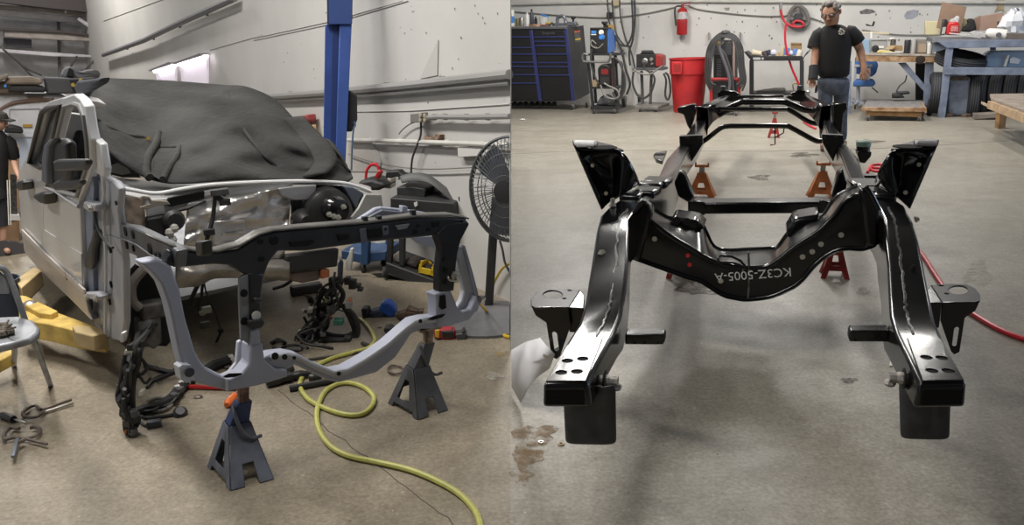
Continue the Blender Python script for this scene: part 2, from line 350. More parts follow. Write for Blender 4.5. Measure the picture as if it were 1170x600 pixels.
# drop brackets with slotted leg outside each horn
def body_bracket(mx, z=.50):
    fx = lambda x: x if not mx else 1726.5-x
    yo = 0 if not mx else -5.5
    P = lambda x, y: F(fx(x), y+yo, z)
    out = [P(663, 331), P(640, 329.5), P(622, 330), P(612, 335), P(606.5, 342), P(606.5, 349), P(612, 351.5), P(650, 351.5)]
    c = P(631.5, 336.5); hole = [c+(P(642, 336.5)-c)*(1.05*math.cos(a))+(P(631.5, 331.5)-c)*(1.0*math.sin(a)) for a in [2*math.pi*k/16 for k in range(16)]]
    h2 = circ(P(651, 331.8), .009, (1, 0, 0), (0, 1, 0), 8); h3 = circ(P(645, 341), .009, (1, 0, 0), (0, 1, 0), 8)
    g = MB(); g.plate(out, [hole, h2, h3], (0, 0, -.008)); o = g.build('mount_bracket', SATIN, fr, bevel=.003)
    # front skirt with a slotted leg, bent down from the plate
    v = vd(P(630, 352)); Q = lambda x, y: D(fx(x), y+yo, v)
    sk = [Q(606.5, 349), Q(612, 351), Q(650, 351), Q(652, 372), Q(640, 407), Q(636, 411), Q(630, 408), Q(624, 369), Q(612, 361)]
    slot = [Q(630.5, 381), Q(633, 379), Q(636, 381), Q(638.5, 400), Q(636, 402), Q(633.5, 401)]
    g = MB(); g.plate(sk, [slot], VD*.008); g.build('bracket_leg', BLACK, o, bevel=.003)
    g = MB(); g.prism([P(650, 351), P(663, 331), P(668, 338), P(667, 352)], (0, 0, -.11)); g.build('bracket_arm', BLACK, o, bevel=.004)
    if not mx:
        g = MB(); p = Q(628, 404); knob_bolt(g, p, (-.7, -.6, -.1), .010, .03); g.cyl(p, p+V((.05, .05, .01)), .008); g.build('bolt', BOLT, o)
    return o
body_bracket(False); body_bracket(True)
# hanging deflector plates under the horn tips
def deflector(pts, zt):
    v = vd(F(pts[0][0], pts[0][1], zt)); q = [D(x, y, v) for x, y in pts]; n = len(q)
    rows = []
    tl, tr, br, bl = q
    for i in range(9):
        f = i/8; row = []
        for j in range(9):
            u = j/8; a = tl.lerp(bl, f).lerp(tr.lerp(br, f), u)
            bend = .012*math.exp(-((u-.62)/.06)**2)*(1 if f < .8 else 0)+.012*(abs(u-.5)*2)**6
            row.append(a+VD*(bend*1.0)-VD*.0)
        rows.append(row)
    g = MB(); g.grid(rows); return g.build('deflector_plate', mat('deflector_black', (.038, .039, .043), .45, var=.35, vscale=14), fr, solid=.006, subd=1)
deflector([(642, 447), (703, 440), (704, 509), (645, 508)], .44); deflector([(1027, 434), (1088, 440), (1086, 503), (1029, 502)], .44)
for (px, py) in ((694, 435), (1029, 432)):
    c = F(px, py, .47); g = MB(); k = 1 if px < 800 else -1
    g.ball(c, .022, 8); g.cyl(c-UD*.03*k, c+UD*.035*k, .018, 8); g.ball(c+UD*.03*k-UPZ*.02, .02, 8, (1, 1, .7)); g.build('anchor_bolt', mat('grey_sealant', (.35, .33, .31), .6, .3, var=.4, vscale=40), rl if px < 800 else rr_)
    g = MB(); g.lathe([(.035, 0), (.035, .004)], c-UD*.012*k, UD*k, 14); g.build('hole', DARK, rl if px < 800 else rr_)
# front axle crossmember with the stencilled number
CM = [ # front ridge, front bottom, back top
    ((727, 236), (720, 293), (735, 228)), ((738, 248), (728, 296), (745, 238)), ((763, 268), (761, 308), (764, 249)), ((789, 284), (783, 316), (780, 249)), ((803, 293), (802, 322), (800, 254)), ((818, 300), (824, 336), (814, 280)), ((838, 305), (840, 340.5), (829, 286)),
    ((856, 306), (855, 342), (858, 285)), ((876, 305), (880, 339), (880, 284)), ((892, 295), (897, 332.5), (889, 282)), ((907, 283), (913, 323), (904, 262)), ((921, 274), (932, 302), (920, 250)), ((936, 264), (948, 290), (940, 246)),
    ((953, 247), (966, 283.5), (953, 228)), ((967, 229), (986, 284), (966, 219)), ((984, 224), (1000, 279), (980, 214)), ((1003, 232), (1012, 268), (990, 212))]
vF = vd(F(739, 250, .68)); vB = vF+.42
secs = []
for r_, b_, k_ in CM:
    a, b, c = D(*r_, vF), D(*b_, vF), D(*k_, vB)
    lip = D(b_[0], b_[1], vF-.035)
    secs.append([a, a.lerp(b, .5)-VD*.008, b, lip-UPZ*.012, b-UPZ*.02+VD*.02, V((c.x, c.y, min(c.z-.02, (b.z+c.z)/2-.08))), c, a.lerp(c, .5)+UPZ*.006])
ns = []
for i in range(len(secs[0])):
    ns.append(spline([s_[i] for s_ in secs], 4))
secs2 = [[ns[i][k] for i in range(len(ns))] for k in range(len(ns[0]))]
g = MB(); g.loft(secs2); cm = g.build('axle_crossmember', BLACK, fr, bevel=.008, smooth=48, seg=3)
for pi, rr_e, nm_ in ((0, .013, 'highlight_edge'), (2, .012, 'highlight_lip'), (6, .012, 'highlight_edge')):
    g = MB(); g.tube([q[pi] for q in secs2[4:-4]], rr_e, 8); g.build(nm_, BLACK, cm, smooth=80)  # tubes added along the edges to catch highlight lines
STEN = mat('stencil_paint', (.62, .62, .60), .7, var=.2, vscale=80)
pa, pb = D(828, 314.5, vF-.012), D(893, 309.5, vF-.012)
txt('stencil_number', 'KC3Z-5005-A', STEN, cm, D(860, 313.5, vF-.0125), axes(pa-pb, -(D(860, 305, vF)-D(860, 320, vF))), .062)
for (x, y) in ((748, 273), (823.5, 321), (917, 293.5), (928, 287.5), (938, 279), (961, 268.5)):
    g = MB(); g.lathe([(.013, 0), (.013, .003)], D(x, y, vF-.009), -VD, 10); g.build('hole_plug', BOLT, cm)
for (x, y) in ((786, 292), (788, 302.5)):
    g = MB(); g.lathe([(.011, 0), (.011, .003)], D(x, y, vF-.009), -VD, 10); g.build('paint_mark', RED, cm)
for (x, y, z_) in ((771, 254, .62), (784, 256, .615), (790, 260, .61), (953, 231, .68), (960, 229, .7)):
    pass
# engine mount pads on the crossmember shoulders
for pts in (((768, 248), (797, 252), (806, 262), (781, 268), (765, 255)), ((908, 250), (938, 245), (930, 262), (905, 276), (897, 268))):
    p = [D(x, y, vB-.12) for x, y in pts]; zt = max(q.z for q in p)
    g = MB(); g.prism([q+UPZ*.0 for q in p], VD*.22); g.build('mount_pad', BLACK, cm, bevel=.02, seg=3)
for (x, y) in ((773, 252), (785, 253.5), (791, 260)):
    g = MB(); g.lathe([(.022, 0), (.022, .003)], D(x, y, vB-.125), -VD, 10); g.build('hole', DARK, cm)
g = MB(); a, b = D(820, 301, vF-.004), D(852, 309, vF-.004); g.tube([D(x, y, vF-.006) for x, y in ((822, 300), (820, 295), (824, 292), (836, 293), (846, 298), (853, 306), (848, 309), (846, 303), (836, 300), (822, 300))], .007, 6); g.build('pressed_rib', BLACK, cm)
g = MB(); g.tube([D(x, y, vF-.006) for x, y in ((855, 288), (855.5, 300), (856, 312), (856, 326), (855, 341))], .006, 6); g.build('seam', mat('weld_bead', (.1, .1, .1)), cm)
# end plates tying the crossmember into the rails
for pts in (((719, 250), (735, 232), (745, 240), (741, 262), (730, 300), (721, 296)), ((1006, 236), (992, 215), (981, 216), (985, 240), (990, 283), (1004, 282))):
    p = [D(x, y, vF-.05) for x, y in pts]; g = MB(); g.prism(p, VD*.12); g.build('end_plate', BLACK, cm, bevel=.018, seg=3)
for pts in (((719, 250), (734, 232), (741, 238)), ((1004, 240), (995, 222), (988, 213))):
    g = MB(); g.tube(spline([D(x, y, vF-.06) for x, y in pts], 6), .012, 8); g.build('formed_edge', BLACK, cm)
# spring towers: folded sheet shells standing outside the rails
def tower(mx):
    def A(x, y): return (x, y) if not mx else (1730-x-(x < 700)*3, y-1)
    zt, zb = 1.0, .74
    vT = vd(F(*A(700, 226), .735)); P = lambda x, y, dv=0: D(*A(x, y), vT+dv)
    top = [(658.5, 170, -.0), (672, 172, .03), (700, 172, .06), (712, 175, .05), (720, 185, .05), (727, 200, .10), (730, 208, .22)]
    bot = [(688, 238, -.02), (691, 236, .03), (699, 229, .08), (704, 227, .05), (710, 223, .03), (719, 217, .08), (729, 212, .2)]
    T = [P(*q) for q in top]; Bt = [P(*q) for q in bot]; rows = []
    for i in range(7):
        f = i/6; row = []
        for j, (a, b) in enumerate(zip(T, Bt)):
            dish = .05*math.sin(math.pi*f)*(1 if j in (1, 2) else 0)
            row.append(a.lerp(b, f)+VD*dish)
        rows.append(spline(row, 4))
    g = MB(); g.grid(rows); o = g.build('spring_tower', BLACK, fr, solid=.008, smooth=60)
    # top plate with its hole, and the flange outside
    tp = [P(657, 171), P(654, 163, .1), P(680, 163.5, .3), P(700, 168, .25), P(713, 174, .1), P(701, 172.5, .04), P(672, 172.5, .01)]
    zz = sum(p.z for p in tp)/len(tp)
    g = MB(); g.prism(tp, (0, 0, .012)); g.build('tower_top', BLACK, o, bevel=.005)
    g = MB(); g.prism([P(653.5, 161.5, .05), P(680.5, 162.5, .05), P(681, 168, .0), P(660, 169.5, -.01), P(655, 167, 0)], VD*.08); g.build('upper_flange', SATIN, o, bevel=.008)
    c = P(690, 169.2, .02); g = MB(); g.lathe([(.07, 0), (.07, .004)], V((c.x, c.y, zz+.014)), (0, 0, 1), 16); g.build('hole', DARK, o)
    g = MB(); g.prism([P(653.5, 163), P(660, 169.5), P(691, 237), P(687, 240.5)], VD*.03); g.build('side_flange', BLACK, o, bevel=.006)
    for (x, y) in ((692.5, 221), (677, 189)):
        k = MB(); k.lathe([(.011, 0), (.011, .004)], P(x, y, .03), -VD, 8); k.build('hole_plug', BOLT, o)
    return o
tower(False); tower(True)
for sg, tops, par in ((0, TL_, rl), (1, TR_, rr_)):   # weldment lumps where the tower foot and crossmember meet the rail
    for (i, t_, f_, s_) in ((7, .35, .3, .05), (7, .6, .6, .06), (7, .85, .45, .06), (8, .0, .5, .07)):
        p = on_rail(tops, i, t_, f_); g = MB(); g.box(p+V((0, 0, .0)), (s_*2.2, s_*2.6, .045), -.28+random.uniform(-.2, .2)); g.build('welded_gusset', BLACK, par, bevel=.016, seg=3)
# straight second crossmember
v2 = vd(F(870, 232, .56)); a, b, c, d = D(790, 232, v2), D(950, 231, v2), D(950, 244, v2), D(790, 245, v2)
g = MB(); e = VD*.16+UPZ*.0
g.hexa([d, c, c+e, d+e, a, b, b+e, a+e]); g.build('centre_crossmember', BLACK, fr, bevel=.012, seg=3)
for (x0, x1, yy) in ((786, 806, 228), (936, 952, 228)):
    a = D(x0, yy, v2-.02); b = D(x1, yy+8, v2-.02); g = MB(); g.hexa([D(x0, yy+18, v2-.02), D(x1, yy+18, v2-.02), D(x1, yy+18, v2+.2), D(x0, yy+18, v2+.2), D(x0, yy, v2-.02), D(x1, yy+3, v2-.02), D(x1, yy+3, v2+.2), D(x0, yy, v2+.2)]); g.build('crossmember_end', BLACK, fr, bevel=.01)
# bent round cross tubes
def ctube(pts, z, r, nm='cross_tube'):
    v = vd(F(pts[len(pts)//2][0], pts[len(pts)//2][1], z)); q = [D(x, y, v) for x, y in pts]
    g = MB(); g.tube(spline(q, 5), r, 12); return g.build(nm, BLACK, fr)
t1 = ctube([(799, 163.5), (806, 160), (822, 147.5), (830, 144.5), (845, 144), (895, 144), (904, 146), (930, 160), (938, 161), (944, 160)], .62, .025)
ctube([(800, 142), (808, 139.5), (829, 128), (836, 125.5), (845, 125), (893, 125), (902, 126), (922, 138), (931, 141), (942, 141)], .68, .026)
ctube([(808, 131), (820, 128), (846, 117), (852, 116.5), (866, 116.5), (894, 116.5), (901, 118), (918, 125), (928, 126), (940, 125.5)], .76, .034)
ctube([(807, 123.5), (835, 124.5), (860, 124.5), (900, 124.5)], .69, .022)
v1 = vd(F(890, 144, .6)); g = MB(); g.tube([D(x, y, v1) for x, y in ((885.5, 146), (885.5, 165), (880, 166))], .007, 6); g.tube([D(x, y, v1) for x, y in ((896, 146), (895, 152), (886, 157))], .007, 6); g.build('hanger_hook', BLACK, fr)
# gusset plates the first tube is bolted to
for mx, pts in ((0, ((776, 155.5), (802.5, 154.5), (803, 165), (789.5, 186), (786, 180), (776.5, 170))), (1, ((939, 153.5), (964, 154.5), (965, 163), (957, 171), (952, 185), (940, 164)))):
    vg = vd(F(785, 163, .6))-.15; p = [D(x, y, vg) for x, y in pts]; g = MB(); g.prism(p, VD*.08); o = g.build('gusset_plate', SATIN, fr, bevel=.008)
    for (x, y) in (((785.5, 158.5), (799, 158.5)) if not mx else ((943, 158), (956, 157))):
        k = MB(); k.lathe([(.014, 0), (.014, .012)], D(x, y, vg-.01), -VD, 8); k.build('bolt', PLASTIC, o)
# rear rail hangers, spring brackets and the hitch end
vr = vd(F(797, 122, .78))
for pts, nm in ((((773.5, 124), (776, 122.5), (794, 119), (795, 124), (793.5, 132), (789, 150), (785, 143), (781, 131), (774.5, 129)), 'spring_hanger'),
                (((951, 119), (967, 117.5), (969, 124), (964, 130), (962, 152), (956, 153), (952, 140)), 'spring_hanger')):
    p = [D(x, y, vr-.1) for x, y in pts]; g = MB(); g.prism(p, VD*.18); g.build(nm, BLACK, fr, bevel=.012)
vh = vd(F(870, 108, .75))
for pts, nm in ((((812, 118), (822, 111), (846, 109), (850, 113), (838, 116), (815, 121)), 'hitch_plate'), (((897, 111), (903, 109), (926, 110), (938, 116), (934, 120), (905, 115)), 'hitch_plate'),
                (((842, 109), (895, 108.5), (896, 111.5), (841, 112.5)), 'hitch_bar'), (((819, 107), (824, 103), (839, 104), (846, 108), (842, 111), (820, 112)), 'hitch_corner'), (((903, 107), (912, 102.5), (921, 104), (925, 108), (922, 112), (905, 111)), 'hitch_corner')):
    p = [D(x, y, vh) for x, y in pts]; g = MB(); g.prism(p, VD*.1); g.build(nm, BLACK, fr, bevel=.01)
for (x, y) in ((826, 101.5), (914, 101), (923, 107)):
    g = MB(); p = D(x, y, vh); g.lathe([(.035, 0), (.035, .05), (.02, .06)], p-UPZ*.02, (0, 0, 1), 10); g.build('hitch_knob', PLASTIC if x < 920 else BOLT, fr)
# side ledges: body mounts on the middle of the rails
g = MB(); p = [F(x, y, .60) for x, y in ((762, 172), (749, 174), (746.5, 177), (750, 182), (757, 184))]; c = F(753.5, 176.3, .6)
g.prism(p, (0, 0, -.03)); o = g.build('mount_ledge', BLACK, fr, bevel=.006)
g = MB(); g.lathe([(.045, 0), (.045, .003)], c+UPZ*.001, (0, 0, 1), 12); g.build('hole', DARK, o)
g = MB(); pp = F(986.5, 167, .66); g.lathe([(.055, 0), (.055, .035), (.04, .045)], pp, (0, 0, 1), 16); o = g.build('mount_bushing', mat('pale_green_rubber', (.25, .36, .30), .6), fr)
g = MB(); g.lathe([(.05, -.05), (.05, .0)], pp, (0, 0, 1), 14); g.build('bushing_sleeve', BLACK, o)
g = MB(); q = [D(x, y, vd(pp)) for x, y in ((978, 172), (994.5, 172), (994, 177), (987, 185), (981, 184))]; g.prism([k+VD*.08 for k in q], -VD*.16); g.build('bushing_bracket', BLACK, o, bevel=.006)
g = MB(); g.bar(F(985, 201.5, .66), F(1001, 201.5, .66), .06, .02); g.build('mount_ledge', SATIN, fr)
# inner side webs / small brackets next to the towers on the descending rails
for pts in (((770, 209), (776, 195), (782, 200), (793, 225), (787, 232), (775, 225)), ((968, 209), (963, 193), (957, 199), (950, 225), (955, 229), (966, 222))):
    p = [D(x, y, v2-.35) for x, y in pts]; g = MB(); g.prism(p, VD*.1); g.build('rail_web', BLACK, fr, bevel=.01)
# ------------------------------------------------------------------ stands under the frame
def astand(name, label, pxc, py, wpx, topy, m, group=None, ratchet=True):
    c = F(pxc, py); s_ = wpx*(F(pxc+1, py)-c).length; topz = PL(pxc, topy, c, (c.x, c.y, 0)).z
    t_ = thing(name, label, 'jack stand', c, group); hb = topz*.72; rz = -.28
    R = Matrix.Rotation(rz, 3, 'Z'); w = s_/2; tw = w*.30
    q = lambda x, y, z: c+R@V((x, y, z))
    for sy in (-1, 1):       # front and rear plates: an A shape with a window
        out = [q(-w, sy*w*.9, 0), q(-w*.62, sy*w*.9, 0), q(-w*.44, sy*w*.74, hb*.22), q(w*.44, sy*w*.74, hb*.22), q(w*.62, sy*w*.9, 0), q(w, sy*w*.9, 0), q(tw, sy*tw, hb), q(-tw, sy*tw, hb)]
        hole = [q(-w*.30, sy*w*.62, hb*.36), q(w*.30, sy*w*.62, hb*.36), q(tw*.6, sy*w*.42, hb*.66), q(-tw*.6, sy*w*.42, hb*.66)]
        g = MB(); g.plate(out, [hole], R@V((0, -sy*.008, 0))); g.build('leg_plate', m, t_)
    for sx in (-1, 1):
        out = [q(sx*w, -w*.9, 0), q(sx*w*.9, -w*.55, 0), q(sx*w*.75, -w*.4, hb*.25), q(sx*w*.75, w*.4, hb*.25), q(sx*w*.9, w*.55, 0), q(sx*w, w*.9, 0), q(sx*tw, tw, hb), q(sx*tw, -tw, hb)]
        g = MB(); g.prism(out, R@V((-sx*.008, 0, 0))); g.build('leg_plate', m, t_)
    g = MB(); g.box(q(0, 0, hb*1.0), (tw*2, tw*2, hb*.12), rz); g.build('collar', m, t_, bevel=.004)
    g = MB(); g.box(q(0, 0, hb*.75+topz*.25-.01), (tw*1.1, tw*1.1, topz*.5), rz)
    for k in range(7): g.box(q(tw*.6, 0, hb*.6+k*topz*.055), (tw*.2, tw*.9, topz*.025), rz)
    o = g.build('ratchet_bar', STEEL if ratchet else m, t_)
    g = MB(); g.box(q(0, 0, topz-.012), (tw*3, tw*1.6, .02), rz); g.box(q(-tw*1.4, 0, topz), (tw*.3, tw*1.6, .04), rz); g.box(q(tw*1.4, 0, topz), (tw*.3, tw*1.6, .04), rz); g.build('saddle', m, o)
    return t_
ORANGE = mat('orange_stand_paint', (.55, .17, .05), .5, var=.25, vscale=12)
DRED = mat('worn_red_paint', (.36, .035, .03), .5, var=.3, vscale=14)
astand('jack_stand', 'orange jack stand under the left rail of the black frame', 801, 226, 34, 188, ORANGE, None)
astand('jack_stand', 'orange jack stand under the right rail of the black frame', 938, 226, 34, 186, ORANGE, None)
astand('jack_stand', 'red jack stand seen low behind the right end of the front crossmember', 953, 315, 32, 262, DRED)
astand('jack_stand', 'red jack stand mostly hidden under the left end of the front crossmember', 779, 315, 34, 250, DRED)
# small red stand at the rear, below the tubes
astand('jack_stand', 'small red stand standing far back between the frame rails', 884, 157, 14, 128, DRED)
# ------------------------------------------------------------------ along the back wall of the frame's bay
def KP(px, pf, z=0.0):
    p0 = F(px, pf, z)
    return lambda x, y, d=0.0: PL(x, y, p0-BNRM*d, BNRM)
IN = -BNRM                                             # into the wall
def ex(name, q, pts, d0, dep, m, par=None, bevel=0.0, **k):
    g = MB(); g.prism([q(x, y, d0) for x, y in pts], IN*dep); return g.build(name, m, par, bevel=bevel, **k)
def rect(x0, y0, x1, y1): return ((x0, y1), (x1, y1), (x1, y0), (x0, y0))
def base(q, x, y, d=0): return q(x, y, d)
def tubeq(name, q, pts, r, m, par=None, n=6, sp=5, d=0):
    g = MB(); g.tube(spline([q(*p) if len(p) > 2 else q(p[0], p[1], d) for p in pts], sp), r, n); return g.build(name, m, par)
def bottle(name, label, cat, q, x, y0, y1, w, m, d=.2, cap=None, label_m=None, group=None, sh=.72):
    b = q(x, y1, d); h = q(x, y0, d).z-b.z; r = (q(x+w/2, y1, d)-b).length
    t_ = thing(name, label, cat, b, group)
    g = MB(); g.lathe([(r*.92, 0), (r, h*.04), (r, h*sh), (r*.45, h*(sh+.14)), (r*.4, h*.9)] if cap else [(r*.95, 0), (r, h*.05), (r, h*.95), (r*.9, h)], b, (0, 0, 1), 14); g.build('body', m, t_)
    if cap: g = MB(); g.lathe([(r*.48, h*.86), (r*.48, h), (r*.3, h*1.01)], b, (0, 0, 1), 12); g.build('cap', cap, t_)
    if label_m: g = MB(); g.lathe([(r*1.015, h*.2), (r*1.015, h*.62)], b, (0, 0, 1), 14); g.build('label_band', label_m, t_)
    return t_
def caster(q, x, y, r, par, d=0.0, nm='caster'):
    c = q(x, y, d); g = MB(); g.lathe([(r*.5, -r*.3), (r, -r*.25), (r, r*.25), (r*.5, r*.3)], c, BDIR, 14); o = g.build(nm, RUBBER, par)
    g = MB(); g.lathe([(r*.45, -r*.34), (r*.45, r*.34)], c, BDIR, 10); g.build('hub', STEEL, o)
    g = MB(); g.box(c+V((0, 0, r*.75)), (r*.9, r*1.2, r*.9), -.34); g.build('fork', STEEL, o); return o
NAVY = mat('navy_trim', (.032, .040, .15), .35); CHEST = mat('chest_black', (.012, .012, .014), .35, bump=.03)
CHESTS = mat('chest_side_grey', (.05, .05, .052), .4, var=.2, vscale=3)
# --- conduits and cables on the wall
def wallpipe(name, label, pts, r, m, cat='conduit', Wf=None, off=.05, n=8):
    Wf = Wf or B; g = MB(); q = [Wf(x, y, off) for x, y in pts]; g.tube(q, r, n); o = tag(g.build(name, m), label, cat)
    for k in range(1, len(q)+1):
        f = k/(len(q)+1)*(len(q)-1); i = min(int(f), len(q)-2); p = q[i].lerp(q[i+1], f-i)
        h = MB(); nn = BNRM if Wf is B else WNRM; h.box(p-nn*r*.55, (r*2.3, .012, r*2.5), math.atan2(BDIR.y, BDIR.x) if Wf is B else math.atan2(WDIR.y, WDIR.x)); h.build('clip', m, o)
    return o
PIPE = mat('painted_conduit', (.55, .54, .50), .5, var=.1)
wallpipe('wall_conduit', 'cream painted conduit running high along the back wall', ((583, 5), (690, 2.5), (790, 1.5), (880, 2), (1000, 2.5), (1170, 3)), .025, PIPE)
CABLE = mat('dark_cable', (.05, .05, .05), .6)
def wcable(name, label, pts, r=.008, m=None, Wf=None, off=.03, cat='cable'):
    Wf = Wf or B; g = MB(); g.tube(spline([Wf(x, y, off) for x, y in pts], 6), r, 6); return tag(g.build(name, m or CABLE), label, cat)
GC = mat('grey_cable', (.22, .21, .19), .6)
wcable('wall_cable', 'thin grey cable sagging along the wall above the tool chest', ((583, 13), (620, 16), (660, 19), (700, 20), (740, 15), (772, 8)), .012, GC)
wcable('wall_cable', 'thin grey cable sagging from the extinguisher past the steering wheel', ((786, 6), (800, 11), (840, 16), (875, 18.5), (905, 18), (925, 20), (942, 26)), .012, GC)
wcable('wall_cable', 'thin dark cable stapled above the wooden workbench', ((985, 34), (1020, 39), (1050, 40), (1075, 39)), .010, GC)
# wall scars
for pts, m_, nm, lab in ((((1033, 18), (1036, 13), (1044, 11), (1050, 12), (1049, 18), (1042, 22), (1035, 22)), mat('grey_filler', (.36, .37, .42), .8, var=.15), 'wall_patch', 'grey oval paint patch on the wall right of the man'),
                         (((982, 13), (990, 10), (997, 11), (1001, 14), (993, 16), (983, 16)), mat('scar_dark', (.16, .15, .15), .9, var=.4, vscale=30), 'wall_patch', 'smudged scar high on the wall by the man'),
                         (((989, 27), (996, 29), (998, 24), (1000, 25), (998, 30), (990, 29.5)), mat('scar_black', (.03, .03, .03), .9), 'wall_patch', 'black hook shaped gouge in the wall beside the man'),
                         (((827, 9), (834, 8.5), (833, 12), (829, 12)), mat('scar_grey', (.3, .27, .23), .9), 'wall_patch', 'small chipped spot high on the wall beside the extinguisher')):
    g = MB(); g.prism([B(x, y, .004) for x, y in pts], -BNRM*.003); tag(g.build(nm, m_), lab, 'wall patch')
rr0 = random.Random(8); g = MB()
for k in range(70):
    x, y = rr0.uniform(700, 1060), rr0.uniform(5, 60); c = B(x, y, .003); s_ = rr0.uniform(.006, .018)
    g.prism([c+BDIR*s_*math.cos(a)+V((0, 0, s_*1.4*math.sin(a))) for a in (0, 1.3, 2.6, 3.9, 5.2)], -BNRM*.002)
o = g.build('wall_specks', mat('speck', (.22, .2, .17), .9)); o['kind'] = 'stuff'; tag(o, 'scattered nail holes and chips in the back wall paint', 'wall specks')
g = MB(); g.prism([B(x, y, .02) for x, y in ((1138, 0), (1148, 0), (1146, 8), (1148, 14), (1143, 11), (1136, 14), (1140, 7))], -BNRM*.012); tag(g.build('wall_plaque', mat('tan_board', (.42, .33, .2), .7, var=.2)), 'tan scrap of board hung under the conduit at far right', 'board')
# --- tool chest
q = KP(652, 125.5); tc = thing('tool_chest', 'tall black rolling tool chest with navy trim against the wall', 'tool chest', F(640, 124))
xl = 556
bodyp = ((xl, 115), (656, 115), (647, 31.5), (xl, 31.5)); ex('body', q, bodyp, 0, .62, CHEST, tc, bevel=.01)
g = MB(); a, b, c, d = q(656.3, 115, -.002), q(647.3, 31.5, -.002), q(666, 29, .55), q(673, 107, .55)
g.prism([a, b, c, d], BDIR*.012); sidep = g.build('side_panel', CHESTS, tc)
ex('worktop', q, ((xl, 33), (648, 33), (647.5, 30.5), (xl, 30.5)), -.02, .64, mat('worktop_grey', (.12, .12, .13), .4), tc, bevel=.006)
for pts in (((604.5, 34), (608, 34), (619, 115), (615, 115.5)), ((644.5, 33), (648, 33), (657, 115), (653, 115.5))): ex('trim_post', q, pts, -.025, .03, NAVY, tc, bevel=.004)
L1 = [42.3, 54.6, 62, 71.5, 76.2, 85.5, 95.2]; R1 = [42.4, 47.5, 52.4, 62, 71.8, 76.5, 86]
for ys, xa, xb in ((L1, xl+1, 604.5), (R1, 609, 644)):
    prev = 34.5
    for y in ys+[114]:
        o_ = (y-34)*.135; x0 = xa+(o_ if xa > 600 else 0); x1 = xb+o_*(1 if xb < 610 else .93)
        dr = ex('drawer', q, ((x0, y+.2), (x1, y+.2), (x1-.6, prev+.9), (x0, prev+.9)), -.018, .02, CHEST, tc, bevel=.003)
        if y < 100: ex('drawer_pull', q, ((x0, y+.6), (x1, y+.6), (x1, y-.9), (x0, y-.9)), -.035, .02, NAVY, dr, bevel=.003)
        prev = y
pm = q(626.5, 37.6, -.02); txt('badge', 'Snap-on', mat('badge_grey', (.10, .10, .11), .4), tc, pm, axes(BDIR, UPZ), .085)
g = MB(); lp = lambda u, v: a.lerp(d, u).lerp(b.lerp(c, u), v)+BDIR*.015
g.prism([lp(.38, .78), lp(.74, .78), lp(.74, .94), lp(.38, .94)], BDIR*.003); st = g.build('warning_sticker', mat('sticker_grey', (.10, .10, .10), .5), sidep)
for v0, v1, m_ in ((.915, .94, mat('sticker_orange', (.6, .16, .08), .5)), (.81, .83, mat('sticker_yellow', (.65, .45, .08), .5))):
    g = MB(); g.prism([lp(.39, v0)+BDIR*.004, lp(.73, v0)+BDIR*.004, lp(.73, v1)+BDIR*.004, lp(.39, v1)+BDIR*.004], BDIR*.002); g.build('sticker_band', m_, st)
c1 = caster(q, 654, 124.5, .085, tc, .05); caster(q, 671, 121, .085, tc, .5); caster(q, 566, 124.5, .085, tc, .05)
ex('caster_arm', q, ((640, 119.5), (653, 120), (655, 124), (641, 121.8)), -.02, .06, PLASTIC, tc, bevel=.006)
rr1 = random.Random(5)
for k in range(8):
    x = 586+k*6.5; g = MB(); g.box(q(x, 119.5, .25), (.12, .1, .05), rr1.uniform(0, 3)); g.ball(q(x+2, 118.5, .3), .05, 8)
    tag(g.build('parts_lump', RUBBER), ['dark rag heap under the tool chest near the divider', 'dark lump under the chest, second from divider', 'dark lump under the chest, third from divider', 'dark lump under the chest, fourth from divider', 'dark lump under the navy centre post', 'dark lump under the chest just right of centre post', 'dark lump under the right drawers', 'dark lump beside the chest caster'][k], 'rag', 'rags under the chest')
# things on the chest
SKY = mat('label_blue', (.05, .22, .6), .4)
bottle('spray_can', 'white spray can with blue label at the left end of chest', 'spray can', q, 585.5, 11.5, 30, 4.6, WHITE, .25, None, SKY)
bottle('spray_bottle', 'white bottle standing on the tool chest', 'bottle', q, 602.5, 13, 30, 4.4, WHITE, .25, mat('cap_grey', (.5, .5, .5), .5))
bottle('squeeze_bottle', 'dark grey bottle with pointed cap on the tool chest', 'bottle', q, 607.8, 10.5, 29, 4.4, mat('slate', (.05, .055, .07), .4), .3, PLASTIC)
bottle('small_bottle', 'short black bottle right of the pointed bottle on chest', 'bottle', q, 612.3, 19, 29, 3.6, mat('slate2', (.03, .03, .045), .4), .3, PLASTIC)
cupm = mat('olive_cup', (.16, .13, .05), .5)
bottle('tool_cup', 'olive cup of bits beside the white spray can', 'cup', q, 591.5, 21, 30, 5, cupm, .25)
bottle('tool_cup', 'steel cup of bits on the chest left of the white bottle', 'cup', q, 596.2, 20, 30, 5, STEEL, .25)
ex('sanding_block', q, rect(604, 28.2, 610, 30.2), .1, .15, mat('brown_wood', (.3, .15, .06), .6), bevel=.004); tag(bpy.data.objects['sanding_block'], 'brown block lying on the tool chest edge', 'block')
ex('sanding_sheet', q, rect(609, 27.6, 617, 29.4), .12, .16, mat('peach', (.6, .36, .2), .7)); tag(bpy.data.objects['sanding_sheet'], 'peach abrasive pad lying on the tool chest', 'pad')
ex('shop_rag', q, ((616, 30.2), (625, 30.2), (624, 28.6), (619, 28)), .1, .2, mat('maroon', (.22, .07, .06), .9), bevel=.01); tag(bpy.data.objects['shop_rag'], 'maroon shop rag on the tool chest', 'rag')
ex('tape_roll', q, rect(623.5, 25.2, 629, 27.6), .2, .1, mat('yellow_tape', (.6, .42, .05), .6), bevel=.01); tag(bpy.data.objects['tape_roll'], 'yellow tape roll on the tool chest', 'tape')
